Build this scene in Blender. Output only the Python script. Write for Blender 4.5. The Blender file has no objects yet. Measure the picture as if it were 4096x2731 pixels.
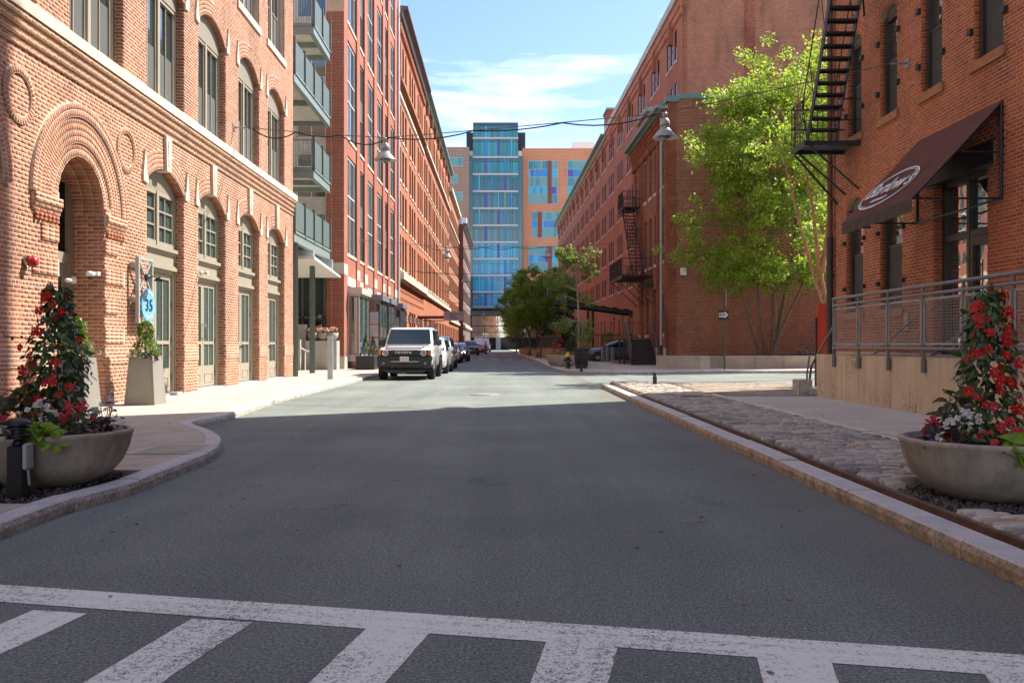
import bpy, math, random
import numpy as np
from mathutils import Vector, Matrix, Euler
random.seed(7); rng = np.random.default_rng(7)
sc = bpy.context.scene
C = sc.collection

# ---------------------------------------------------------------- camera, sky, sun, exposure
F, HC, CX, HV = 3550.0, 1.25, 2048.0, 1380.0      # focal length in photo pixels, eye height, image centre, horizon row
cd = bpy.data.cameras.new('camera'); cam = bpy.data.objects.new('camera', cd); C.objects.link(cam)
cam.location = (0, 0, HC); cam.rotation_euler = (math.radians(90), 0, 0)
cd.sensor_width = 36; cd.lens = F/4096*36; cd.shift_y = (HV-1365.5)/4096
cd.clip_start = 0.05; cd.clip_end = 3000
sc.camera = cam
LIGHT = Vector((-1, -0.63, -1.30)).normalized()
SUN_EL = math.asin(-LIGHT.z); SUN_AZ = math.atan2(-LIGHT.x, -LIGHT.y)      # clockwise from +Y
w = bpy.data.worlds.new('World'); sc.world = w; w.use_nodes = True
nt = w.node_tree; nt.nodes.clear()
def wn(t, **k):
    n = nt.nodes.new(t)
    for a, b in k.items(): setattr(n, a, b)
    return n
sky = wn('ShaderNodeTexSky', sky_type='NISHITA', sun_disc=False, sun_elevation=SUN_EL, sun_rotation=SUN_AZ,
         altitude=20, air_density=1.0, dust_density=0.8, ozone_density=2.2)
bg = wn('ShaderNodeBackground'); out = wn('ShaderNodeOutputWorld')
tc = wn('ShaderNodeTexCoord')
mp = wn('ShaderNodeMapping'); mp.inputs['Scale'].default_value = (1.0, 1.0, 6.5); mp.inputs['Location'].default_value = (9.3, .4, 3.7)
nz = wn('ShaderNodeTexNoise'); nz.inputs['Scale'].default_value = 2.6; nz.inputs['Detail'].default_value = 8; nz.inputs['Roughness'].default_value = .58
cr = wn('ShaderNodeValToRGB'); cr.color_ramp.elements[0].position = .50; cr.color_ramp.elements[1].position = .82
cr.color_ramp.elements[1].color = (.30, .30, .30, 1)
mx = wn('ShaderNodeMix', data_type='RGBA'); mx.inputs[7].default_value = (9.0, 8.5, 6.3, 1)
L = nt.links.new
L(tc.outputs['Generated'], mp.inputs[0]); L(mp.outputs[0], nz.inputs[0]); L(nz.outputs[0], cr.inputs[0])
sxy = wn('ShaderNodeSeparateXYZ'); L(tc.outputs['Generated'], sxy.inputs[0])
el = wn('ShaderNodeMapRange', interpolation_type='SMOOTHSTEP'); el.inputs[1].default_value = .02; el.inputs[2].default_value = .27; el.inputs[3].default_value = .24; el.inputs[4].default_value = .0
L(sxy.outputs[2], el.inputs[0])
mxx = wn('ShaderNodeMath', operation='ADD', use_clamp=True); L(cr.outputs[0], mxx.inputs[0]); L(el.outputs[0], mxx.inputs[1]); L(mxx.outputs[0], mx.inputs[0]); tint = wn('ShaderNodeMix', data_type='RGBA', blend_type='MULTIPLY'); tint.inputs[0].default_value = 1; tint.inputs[7].default_value = (.285, .300, .365, 1)
L(sky.outputs[0], tint.inputs[6]); L(tint.outputs[2], mx.inputs[6]); L(mx.outputs[2], bg.inputs[0]); L(bg.outputs[0], out.inputs[0])
bg.inputs[1].default_value = 0.15
sd = bpy.data.lights.new('sun', 'SUN'); sd.energy = 2.0; sd.angle = math.radians(.53); sd.color = (1, .93, .82)
so = bpy.data.objects.new('sun', sd); C.objects.link(so); so.rotation_euler = LIGHT.to_track_quat('-Z', 'Y').to_euler(); so.location = (30, 20, 40)
sc.view_settings.view_transform = 'Standard'; sc.view_settings.look = 'None'; sc.view_settings.exposure = 2.38; sc.view_settings.gamma = 1
sc.view_settings.use_curve_mapping = False
sc.render.engine = 'CYCLES'; sc.cycles.max_bounces = 7; sc.cycles.diffuse_bounces = 4; sc.cycles.glossy_bounces = 4
sc.cycles.transparent_max_bounces = 8; sc.cycles.caustics_reflective = False; sc.cycles.caustics_refractive = False
sc.cycles.sample_clamp_indirect = 8; sc.cycles.use_denoising = True

# ---------------------------------------------------------------- helpers
WM = {}
I4 = Matrix.Identity(4)
def gp(u, v, z=0.0):
    Y = F*(HC-z)/(v-HV); return Vector(((u-CX)/F*Y, Y, z))
def at(u, v, Y): return Vector(((u-CX)/F*Y, Y, HC+(HV-v)/F*Y))
def tag(o, label=None, cat=None, group=None, kind=None):
    if label: o['label'] = label
    if cat: o['category'] = cat
    if group: o['group'] = group
    if kind: o['kind'] = kind
    return o
def thing(name, label, cat, loc=(0, 0, 0), rz=0, group=None):
    o = bpy.data.objects.new(name, None); C.objects.link(o); o.empty_display_size = .2
    m = Matrix.Translation(loc) @ Matrix.Rotation(rz, 4, 'Z'); o.matrix_basis = m; WM[o.name] = m
    return tag(o, label, cat, group)
def put(name, me, parent=None, m=I4):
    """link a mesh as an object; m is its matrix in world space"""
    o = bpy.data.objects.new(name, me); C.objects.link(o)
    if parent is not None:
        o.parent = parent; o.matrix_parent_inverse = WM[parent.name].inverted()
    o.matrix_basis = m; WM[o.name] = m
    return o
def sub(name, me, parent):
    """a child sharing its parent's frame"""
    return put(name, me, parent, WM[parent.name])
def dup(root, loc=None, rz=0, label=None, group=None, scale=1.0, m=None):
    m = m or (Matrix.Translation(loc) @ Matrix.Rotation(rz, 4, 'Z') @ Matrix.Scale(scale, 4))
    r = root.copy(); C.objects.link(r); r.matrix_basis = m; WM[r.name] = m
    if label: r['label'] = label
    if group: r['group'] = group
    for ch in root.children:
        c = ch.copy(); C.objects.link(c); c.parent = r
        for g in ch.children:
            d = g.copy(); C.objects.link(d); d.parent = c
    return r
def move(root, loc, rz=0, scale=1.0):
    root.matrix_basis = Matrix.Translation(loc) @ Matrix.Rotation(rz, 4, 'Z') @ Matrix.Scale(scale, 4)

class MB:
    def __init__(s): s.v = []; s.f = []; s.m = []; s.sm = []
    def add(s, vs, fs, m=0, smooth=False):
        b = len(s.v); s.v += [tuple(x) for x in vs]
        for f in fs: s.f.append(tuple(i+b for i in f)); s.m.append(m); s.sm.append(smooth)
        return s
    def quad(s, a, b, c, d, m=0): return s.add([a, b, c, d], [(0, 1, 2, 3)], m)
    def box(s, x0, x1, y0, y1, z0, z1, m=0, mat=None, skip=''):
        vs = [Vector((x, y, z)) for z in (z0, z1) for y in (y0, y1) for x in (x0, x1)]
        if mat is not None: vs = [mat @ v for v in vs]
        return s.add(vs, [(0, 2, 3, 1), (4, 5, 7, 6), (0, 1, 5, 4), (2, 6, 7, 3), (0, 4, 6, 2), (1, 3, 7, 5)], m)
    def bbox(s, x0, x1, y0, y1, z0, z1, b=.01, m=0, mat=None):
        """box with chamfered edges"""
        vs = []; 
        for z, e in ((z0, b), (z0+b, 0), (z1-b, 0), (z1, b)):
            vs += [(x0+e, y0+e+ (0 if e else b)*0, z), (x1-e, y0+e, z), (x1-e, y1-e, z), (x0+e, y1-e, z)]
        vs = [Vector(v) for v in vs]
        if mat is not None: vs = [mat @ v for v in vs]
        fs = [(3, 2, 1, 0), (12, 13, 14, 15)]
        for k in range(3):
            for i in range(4): fs.append((k*4+i, k*4+(i+1) % 4, k*4+4+(i+1) % 4, k*4+4+i))
        return s.add(vs, fs, m)
    def prism(s, pts, d0, d1, ax='y', m=0):
        """extrude a 2-D polygon (x,z) along y, or (x,y) along z, or (y,z) along x"""
        n = len(pts)
        def mk(p, d): return (p[0], d, p[1]) if ax == 'y' else ((p[0], p[1], d) if ax == 'z' else (d, p[0], p[1]))
        vs = [mk(p, d0) for p in pts]+[mk(p, d1) for p in pts]
        fs = [tuple(range(n-1, -1, -1)), tuple(range(n, 2*n))]+[(i, (i+1) % n, n+(i+1) % n, n+i) for i in range(n)]
        return s.add(vs, fs, m)
    def tube(s, pts, r, n=8, m=0, cap=True, smooth=True):
        pts = [Vector(p) for p in pts]; k = len(pts)
        rs = r if isinstance(r, (list, tuple)) else [r]*k
        vs = []; up = None
        for i, p in enumerate(pts):
            t = (pts[min(i+1, k-1)]-pts[max(i-1, 0)]).normalized()
            if up is None: up = Vector((0, 0, 1)) if abs(t.z) < .9 else Vector((1, 0, 0))
            a = t.cross(up); 
            if a.length < 1e-4: a = t.orthogonal()
            a.normalize(); b = a.cross(t).normalized(); up = b
            for j in range(n):
                q = 2*math.pi*j/n+ (math.pi/4 if n == 4 else 0); vs.append(p+(a*math.cos(q)+b*math.sin(q))*rs[i])
        fs = [(i*n+j, i*n+(j+1) % n, (i+1)*n+(j+1) % n, (i+1)*n+j) for i in range(k-1) for j in range(n)]
        s.add(vs, fs, m, smooth and n > 4)
        if cap:
            s.add(vs[:n], [tuple(range(n))], m); s.add(vs[-n:], [tuple(range(n-1, -1, -1))], m)
        return s
    def lathe(s, prof, n=24, m=0, c=(0, 0, 0), smooth=True, ang=2*math.pi, axis='z', start=0):
        k = len(prof); vs = []
        for (r, z) in prof:
            for j in range(n):
                q = start+ang*j/n; a, b = r*math.cos(q), r*math.sin(q)
                p = (a, b, z) if axis == 'z' else ((a, z, b) if axis == 'y' else (z, a, b))
                vs.append((p[0]+c[0], p[1]+c[1], p[2]+c[2]))
        fs = [(i*n+j, i*n+(j+1) % n, (i+1)*n+(j+1) % n, (i+1)*n+j) for i in range(k-1) for j in range(n)]
        return s.add(vs, fs, m, smooth)
    def ball(s, c, r, n=10, m=0, sq=(1, 1, 1)):
        prof = [(r*math.sin(math.pi*i/(n//2+1)), -r*math.cos(math.pi*i/(n//2+1))) for i in range(n//2+2)]
        b = len(s.v); s.lathe(prof, n, m)
        for i in range(b, len(s.v)):
            x, y, z = s.v[i]; s.v[i] = (x*sq[0]+c[0], y*sq[1]+c[1], z*sq[2]+c[2])
        return s
    def xf(s, mat, start=0):
        for i in range(start, len(s.v)): s.v[i] = tuple(mat @ Vector(s.v[i]))
        return s
    def mesh(s, name, mats):
        me = bpy.data.meshes.new(name)
        me.from_pydata(s.v, [], s.f)
        for mm in (mats if isinstance(mats, (list, tuple)) else [mats]): me.materials.append(mm)
        if s.f:
            me.polygons.foreach_set('material_index', s.m); me.polygons.foreach_set('use_smooth', s.sm)
        me.update(); return me
    def obj(s, name, mats, parent=None, m=None):
        """part given in the parent's own frame"""
        pm = WM[parent.name] if parent is not None else I4
        return put(name, s.mesh(name, mats), parent, m if m is not None else pm)
    def wobj(s, name, mats, parent=None):
        return put(name, s.mesh(name, mats), parent, I4)

def np_mesh(name, V, Fq, mats, smooth=False):
    """V (n,3), Fq (m,k) faces all of k corners"""
    me = bpy.data.meshes.new(name); n, k = Fq.shape
    me.vertices.add(len(V)); me.vertices.foreach_set('co', np.ascontiguousarray(V, dtype=np.float32).ravel())
    me.loops.add(n*k); me.loops.foreach_set('vertex_index', Fq.astype(np.int32).ravel())
    me.polygons.add(n); me.polygons.foreach_set('loop_start', np.arange(n, dtype=np.int32)*k)
    me.polygons.foreach_set('loop_total', np.full(n, k, dtype=np.int32))
    if smooth: me.polygons.foreach_set('use_smooth', np.ones(n, dtype=bool))
    for mm in (mats if isinstance(mats, (list, tuple)) else [mats]): me.materials.append(mm)
    me.update(calc_edges=True); return me

CUBE_V = np.array([(x, y, z) for z in (-.5, .5) for y in (-.5, .5) for x in (-.5, .5)])
CUBE_F = np.array([(0, 2, 3, 1), (4, 5, 7, 6), (0, 1, 5, 4), (2, 6, 7, 3), (0, 4, 6, 2), (1, 3, 7, 5)])
_unit = {}
def unit_mesh(name, BV, BF, mat, smooth):
    k = (name, mat.name, len(BV), float(np.sum(np.abs(BV))))
    if k not in _unit: _unit[k] = np_mesh(name, BV, BF, mat, smooth)
    return _unit[k]
def pieces(parent, name, Ms, mat, limit=300, rest='brickwork', bases=None, smooth=False, size=None):
    """Ms (n,4,4) in world space. The ones that show largest become objects, the others one stuff part."""
    bases = bases or [(CUBE_V, CUBE_F)]
    Ms = np.asarray(Ms, dtype=float); n = len(Ms)
    if n == 0: return
    p = Ms[:, :3, 3]; d = p-np.array([0, 0, HC]); dist = np.linalg.norm(d, axis=1)
    yy = np.maximum(p[:, 1], .2); uu = CX+F*p[:, 0]/yy; vv = HV-F*(p[:, 2]-HC)/yy
    inside = (uu > -20) & (uu < 4116) & (vv > -20) & (vv < 2750) & (p[:, 1] > 1)
    score = inside/np.maximum(dist, .5)**2
    order = np.argsort(-score); pick = order[:limit]; other = order[limit:]
    for i in pick:
        b = int(i) % len(bases); BV, BF = bases[b]
        put(name, unit_mesh(name, BV, BF, mat, smooth), parent, Matrix(Ms[i].tolist()))
    if len(other):
        Vs, Fs, off = [], [], 0
        for b, (BV, BF) in enumerate(bases):
            sel = other[(other % len(bases)) == b]
            if not len(sel): continue
            h = np.concatenate([BV, np.ones((len(BV), 1))], 1)
            V = np.einsum('nij,kj->nki', Ms[sel], h)[:, :, :3].reshape(-1, 3)
            Fq = (BF[None]+(np.arange(len(sel))*len(BV))[:, None, None]).reshape(-1, BF.shape[1])
            Vs.append(V); Fs.append(Fq+off); off += len(V)
        o = put(rest, np_mesh(rest, np.concatenate(Vs), np.concatenate(Fs), mat, smooth), parent)
        o['kind'] = 'stuff'

# ---------------------------------------------------------------- materials
def newmat(name):
    m = bpy.data.materials.new(name); m.use_nodes = True; t = m.node_tree
    return m, t, t.nodes['Principled BSDF'], t.links.new
def N(t, ty, **k):
    n = t.nodes.new(ty)
    for a, b in k.items():
        if hasattr(n, a): setattr(n, a, b)
    return n
def ramp(t, stops):
    r = N(t, 'ShaderNodeValToRGB'); e = r.color_ramp.elements
    while len(e) < len(stops): e.new(.5)
    for i, (p, c) in enumerate(stops): e[i].position = p; e[i].color = (*c, 1)
    return r
def rgb(h, k=1.0):
    """sRGB 0-255 triple to linear"""
    return tuple((((x/255)/12.92) if x/255 <= .04045 else (((x/255)+.055)/1.055)**2.4)*k for x in h)
def pos(t): return N(t, 'ShaderNodeNewGeometry').outputs['Position']
def noise(t, l, scale, detail=4, rough=.55, vec=None):
    n = N(t, 'ShaderNodeTexNoise'); n.inputs['Scale'].default_value = scale; n.inputs['Detail'].default_value = detail; n.inputs['Roughness'].default_value = rough
    l(vec if vec is not None else pos(t), n.inputs['Vector']); return n.outputs['Fac']
def mixc(t, l, fac, a, b, mode='MIX'):
    m = N(t, 'ShaderNodeMix', data_type='RGBA', blend_type=mode)
    for s, x in ((0, fac), (6, a), (7, b)):
        if isinstance(x, (int, float)): m.inputs[s].default_value = x
        elif isinstance(x, tuple): m.inputs[s].default_value = (*x, 1)
        else: l(x, m.inputs[s])
    return m.outputs[2]
def bump(t, l, p, h, strength=.3, dist=.01):
    b = N(t, 'ShaderNodeBump'); b.inputs['Strength'].default_value = strength; b.inputs['Distance'].default_value = dist
    l(h, b.inputs['Height']); l(b.outputs[0], p.inputs['Normal'])
def M(name, col, rough=.6, metal=0.0, var=.15, vs=3.0, fine=0.0, fs=60, bmp=0, coat=0, spec=None):
    """plain surface with broad and fine unevenness of its own colour"""
    m, t, p, l = newmat(name)
    c1 = tuple(x*(1-var) for x in col); c2 = tuple(min(1, x*(1+var)) for x in col)
    r = ramp(t, [(.3, c1), (.7, c2)]); l(noise(t, l, vs, 5), r.inputs[0]); o = r.outputs[0]
    if fine:
        f = noise(t, l, fs, 3); r2 = ramp(t, [(.3, (1-fine,)*3), (.7, (1+fine*.6,)*3)]); l(f, r2.inputs[0])
        o = mixc(t, l, 1.0, o, r2.outputs[0], 'MULTIPLY')
        if bmp: bump(t, l, p, f, bmp, .01)
    l(o, p.inputs['Base Color']); p.inputs['Roughness'].default_value = rough; p.inputs['Metallic'].default_value = metal
    if coat: p.inputs['Coat Weight'].default_value = coat; p.inputs['Coat Roughness'].default_value = .05
    if spec is not None: p.inputs['Specular IOR Level'].default_value = spec
    return m
def brick_mat(name, stops, rough=.88, stain=.34):
    """one colour per brick: from the object for single bricks, from the island for joined ones"""
    m, t, p, l = newmat(name)
    g = N(t, 'ShaderNodeNewGeometry'); oi = N(t, 'ShaderNodeObjectInfo')
    a = N(t, 'ShaderNodeMath', operation='ADD'); l(g.outputs['Random Per Island'], a.inputs[0]); l(oi.outputs['Random'], a.inputs[1])
    fr = N(t, 'ShaderNodeMath', operation='FRACT'); l(a.outputs[0], fr.inputs[0])
    r = ramp(t, stops); l(fr.outputs[0], r.inputs[0])
    mp_ = N(t, 'ShaderNodeMapping'); mp_.inputs['Scale'].default_value = (1, 1, .35); l(pos(t), mp_.inputs[0])
    n1 = noise(t, l, 1.1, 6, .62, mp_.outputs[0]); r1 = ramp(t, [(.3, (1-stain*1.25,)*3), (.5, (1, 1, 1)), (.72, (1+stain*.5,)*3)]); l(n1, r1.inputs[0])
    n2 = noise(t, l, 70, 3); r2 = ramp(t, [(.25, (.78,)*3), (.7, (1.1,)*3)]); l(n2, r2.inputs[0])
    o = mixc(t, l, 1.0, mixc(t, l, 1.0, r.outputs[0], r1.outputs[0], 'MULTIPLY'), r2.outputs[0], 'MULTIPLY')
    l(o, p.inputs['Base Color']); p.inputs['Roughness'].default_value = rough; p.inputs['Specular IOR Level'].default_value = .2
    bump(t, l, p, n2, .35, .004); return m
def brick_tex(name, c1, c2, mortar, L=.2, Hh=.0705, msize=.008, stain=.2):
    """brick colour and joints for walls too far to tell the bricks apart"""
    m, t, p, l = newmat(name)
    sx = N(t, 'ShaderNodeSeparateXYZ'); l(pos(t), sx.inputs[0])
    a = N(t, 'ShaderNodeMath', operation='ADD'); l(sx.outputs[0], a.inputs[0]); l(sx.outputs[1], a.inputs[1])
    cx = N(t, 'ShaderNodeCombineXYZ'); l(a.outputs[0], cx.inputs[0]); l(sx.outputs[2], cx.inputs[1])
    b = N(t, 'ShaderNodeTexBrick'); b.inputs['Scale'].default_value = 1; b.inputs['Brick Width'].default_value = L; b.inputs['Row Height'].default_value = Hh
    b.inputs['Mortar Size'].default_value = msize; b.inputs['Color1'].default_value = (*c1, 1); b.inputs['Color2'].default_value = (*c2, 1); b.inputs['Mortar'].default_value = (*mortar, 1)
    b.inputs['Bias'].default_value = -.1
    l(cx.outputs[0], b.inputs['Vector'])
    r1 = ramp(t, [(.3, (1-stain,)*3), (.7, (1+stain*.4,)*3)]); l(noise(t, l, .6, 6), r1.inputs[0])
    l(mixc(t, l, 1.0, b.outputs[0], r1.outputs[0], 'MULTIPLY'), p.inputs['Base Color']); p.inputs['Roughness'].default_value = .9
    p.inputs['Specular IOR Level'].default_value = .2
    return m
def leaf_mat(name, stops, rough=.45, trans=.35, tcol=(.25, .42, .05)):
    m, t, p, l = newmat(name)
    g = N(t, 'ShaderNodeNewGeometry'); oi = N(t, 'ShaderNodeObjectInfo')
    a = N(t, 'ShaderNodeMath', operation='ADD'); l(g.outputs['Random Per Island'], a.inputs[0]); l(oi.outputs['Random'], a.inputs[1])
    fr = N(t, 'ShaderNodeMath', operation='FRACT'); l(a.outputs[0], fr.inputs[0])
    r = ramp(t, stops); l(fr.outputs[0], r.inputs[0]); l(r.outputs[0], p.inputs['Base Color']); p.inputs['Roughness'].default_value = rough
    tr = N(t, 'ShaderNodeBsdfTranslucent'); l(mixc(t, l, .5, r.outputs[0], tcol), tr.inputs[0])
    ms = N(t, 'ShaderNodeMixShader'); ms.inputs[0].default_value = trans
    l(p.outputs[0], ms.inputs[1]); l(tr.outputs[0], ms.inputs[2]); l(ms.outputs[0], t.nodes['Material Output'].inputs[0])
    return m
def glass_mat(name, col=(.02, .03, .035), rough=.03, spec=1.0, ior=1.6, wob=.0):
    m, t, p, l = newmat(name)
    p.inputs['Base Color'].default_value = (*col, 1); p.inputs['Roughness'].default_value = rough; p.inputs['IOR'].default_value = ior
    p.inputs['Specular IOR Level'].default_value = spec
    oi = N(t, 'ShaderNodeObjectInfo'); rr = ramp(t, [(0, tuple(c*.8 for c in col)), (.6, col), (1, tuple(min(1, c*1.15) for c in col))]); l(oi.outputs['Random'], rr.inputs[0]); l(rr.outputs[0], p.inputs['Base Color'])
    if wob: bump(t, l, p, noise(t, l, 1.6, 2), wob, .02)
    return m
def emit(name, col, s=1.0):
    m, t, p, l = newmat(name); p.inputs['Emission Color'].default_value = (*col, 1); p.inputs['Emission Strength'].default_value = s
    p.inputs['Base Color'].default_value = (*col, 1); return m

BR_PINK = brick_mat('salmon brick', [(0, (.42, .17, .105)), (.3, (.50, .225, .145)), (.55, (.49, .19, .10)), (.8, (.37, .14, .092)), (.93, (.54, .26, .17)), (1, (.30, .12, .09))])
BR_RED = brick_mat('deep red brick', [(0, (.36, .085, .033)), (.35, (.47, .118, .040)), (.65, (.41, .095, .034)), (.9, (.53, .15, .05)), (1, (.29, .07, .034))])
BR_DARK = brick_mat('dark brown brick', [(0, (.25, .085, .05)), (.3, (.34, .115, .063)), (.6, (.29, .09, .052)), (.88, (.40, .145, .075)), (1, (.17, .075, .055))])
BR_MOD = brick_mat('new red brick', [(0, (.27, .066, .045)), (.4, (.32, .08, .052)), (.75, (.29, .07, .046)), (1, (.35, .092, .06))], stain=.12)
BR_TALL = brick_mat('weathered brick', [(0, (.33, .13, .08)), (.35, (.42, .175, .105)), (.65, (.37, .14, .083)), (.9, (.47, .205, .13)), (1, (.28, .115, .08))])
MORTAR = M('mortar', (.66, .56, .42), .95, var=.12, fine=.15, fs=90)
MORTAR_G = M('grey mortar', (.44, .33, .25), .95, var=.12, fine=.15, fs=90)
MORTAR_T = M('brown mortar', (.50, .36, .24), .95, var=.12, fine=.15, fs=90)
WALL_PINK = brick_tex('salmon brick wall', (.44, .185, .115), (.40, .16, .10), (.55, .46, .34))
WALL_FAR = brick_tex('orange brick wall', (.46, .165, .085), (.41, .135, .07), (.46, .28, .18), .2, .07, .006)
WALL_MOD = brick_tex('new brick wall', (.40, .13, .085), (.36, .11, .07), (.42, .27, .2), .2, .07, .007)
WALL_RED = brick_tex('red brick wall', (.34, .085, .045), (.29, .07, .036), (.34, .2, .14), .2, .07, .006)
WALL_TALLF = brick_tex('tall red facade', (.50, .185, .10), (.44, .15, .08), (.44, .26, .17), .2, .07, .005)
STONE = M('limestone', (.62, .55, .43), .85, var=.14, vs=2, fine=.12, fs=40, bmp=.15)
STONE_G = M('grey limestone', (.48, .45, .39), .85, var=.12, vs=2, fine=.1, fs=40)
BROWNST = M('brownstone', (.36, .16, .075), .9, var=.25, vs=8, fine=.3, fs=45, bmp=.6)
TAN = M('tan paint', (.33, .295, .225), .5, var=.05)
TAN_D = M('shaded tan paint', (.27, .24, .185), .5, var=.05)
BLACK = M('black paint', (.018, .018, .02), .45, var=.2)
BLACK_S = M('black steel', (.022, .02, .019), .5, var=.35, vs=9, fine=.2)
DKBROWN = M('dark bronze', (.05, .042, .035), .4, var=.1)
STEELG = M('green grey steel', (.12, .165, .155), .45, var=.08)
STEELG_L = M('pale grey steel', (.36, .40, .39), .45, var=.06)
GALV = M('galvanised pipe', (.30, .29, .285), .45, .55, var=.12, vs=6)
GREYP = M('grey planter metal', (.27, .255, .225), .5, .1, var=.07)
ALU = M('white aluminium', (.72, .73, .74), .4, var=.04)
WHITE = M('white', (.78, .78, .76), .5, var=.04)
CONC = M('concrete', (.42, .37, .29), .9, var=.16, vs=1.5, fine=.16, fs=60, bmp=.2)
CONC_G = M('grey concrete', (.40, .385, .35), .9, var=.14, vs=1.5, fine=.12, fs=60)
COPPER = M('verdigris copper', (.19, .29, .24), .7, var=.22, vs=4)
RUST = M('rusty steel', (.16, .085, .055), .75, .2, var=.3, vs=7, fine=.25, fs=80)
GLASS = glass_mat('window glass', (.035, .05, .05), .02, 1.0, 1.75)
GLASS_G = glass_mat('greenish glass', (.055, .10, .095), .02, 1.0, 1.7)
GLASS_W = glass_mat('old wavy glass', (.03, .035, .032), .015, 1.0, 2.7, .22)
GLASS_D = glass_mat('dark glass', (.012, .014, .016), .06, .35, 1.4)
SCREEN = M('insect screen', (.085, .09, .085), .8, var=.05)
RUBBER = M('rubber', (.02, .02, .02), .85, var=.2)
CHROME = M('chrome', (.7, .7, .7), .15, 1.0, var=.03)
RED = M('red enamel', (.45, .02, .02), .35)
# ---------------------------------------------------------------- facade tools
class Frame:
    """a wall plane: s runs along it, z up, n outward"""
    def __init__(s, O, S, Nn):
        s.O = Vector(O); s.S = Vector(S); s.N = Vector(Nn); s.Z = Vector((0, 0, 1))
        s.g = 1 if Matrix((s.S, s.N, s.Z)).determinant() > 0 else -1
        y = s.N*s.g
        s.M = Matrix(((s.S.x, y.x, 0, s.O.x), (s.S.y, y.y, 0, s.O.y), (0, 0, 1, s.O.z), (0, 0, 0, 1)))
    def pt(s, a, z, n=0): return s.O+s.S*a+s.N*n+s.Z*z
    def at(s, a, z, n=0): return s.M @ Matrix.Translation((a, s.g*n, z))
    def box(s, mb, a0, a1, z0, z1, n0, n1, m=0):
        ys = sorted((s.g*n0, s.g*n1)); return mb.box(a0, a1, ys[0], ys[1], z0, z1, m)
    def poly(s, mb, pts, n0, n1, m=0):
        return mb.prism(pts, s.g*n0, s.g*n1, 'y', m)
def op(s0, s1, z0, zs, rise=0.0, d=.2, **k): return dict(s0=s0, s1=s1, z0=z0, zs=zs, rise=rise, d=d, **k)
def top(o, s):
    if o['rise'] <= 0: return o['zs']
    hw = (o['s1']-o['s0'])/2; r = o['rise']; R = (hw*hw+r*r)/(2*r); x = s-(o['s0']+o['s1'])/2
    return o['zs']+math.sqrt(max(0, R*R-x*x))-(R-r)
def span(o, z):
    """the opening's width at height z, or None"""
    if z < o['z0'] or z > o['zs']+o['rise']: return None
    if z <= o['zs']: return o['s0'], o['s1']
    hw = (o['s1']-o['s0'])/2; r = o['rise']; R = (hw*hw+r*r)/(2*r); k = z-o['zs']+(R-r); c = (o['s0']+o['s1'])/2
    x = math.sqrt(max(0, R*R-k*k)); return c-x, c+x
def backing(fr, s0, s1, z0, z1, ops, mb, n=0.0, m=0, mrev=None, seg=12):
    """the wall sheet with its openings and their reveals, in frame coordinates"""
    g = fr.g; br = {s0, s1}
    for o in ops:
        br |= {min(max(o['s0'], s0), s1), min(max(o['s1'], s0), s1)}
        if o['rise'] > 0:
            for i in range(1, seg): br.add(o['s0']+(o['s1']-o['s0'])*(.5-.5*math.cos(math.pi*i/seg)))
    br = sorted(b for b in br if s0 <= b <= s1)
    for a, b in zip(br, br[1:]):
        if b-a < 1e-5: continue
        mid = (a+b)/2; act = sorted((o for o in ops if o['s0'] < mid < o['s1']), key=lambda o: o['z0']); ca = cb = z0
        for o in act:
            if o['z0'] > min(ca, cb)+1e-4: mb.quad((a, g*n, ca), (b, g*n, cb), (b, g*n, o['z0']), (a, g*n, o['z0']), m)
            ca, cb = top(o, a), top(o, b)
        if z1 > min(ca, cb)+1e-4: mb.quad((a, g*n, ca), (b, g*n, cb), (b, g*n, z1), (a, g*n, z1), m)
    mr = m if mrev is None else mrev
    for o in ops:
        pts = [(o['s0'], o['z0']), (o['s0'], o['zs'])]
        if o['rise'] > 0: pts += [(x, top(o, x)) for x in [o['s0']+(o['s1']-o['s0'])*(.5-.5*math.cos(math.pi*i/seg)) for i in range(1, seg)]]
        pts += [(o['s1'], o['zs']), (o['s1'], o['z0'])]; d = n-o['d']; nn = len(pts)
        for i in range(nn):
            (x0, y0), (x1, y1) = pts[i], pts[(i+1) % nn]
            mb.quad((x0, g*n, y0), (x1, g*n, y1), (x1, g*d, y1), (x0, g*d, y0), mr)
    return mb
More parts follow.
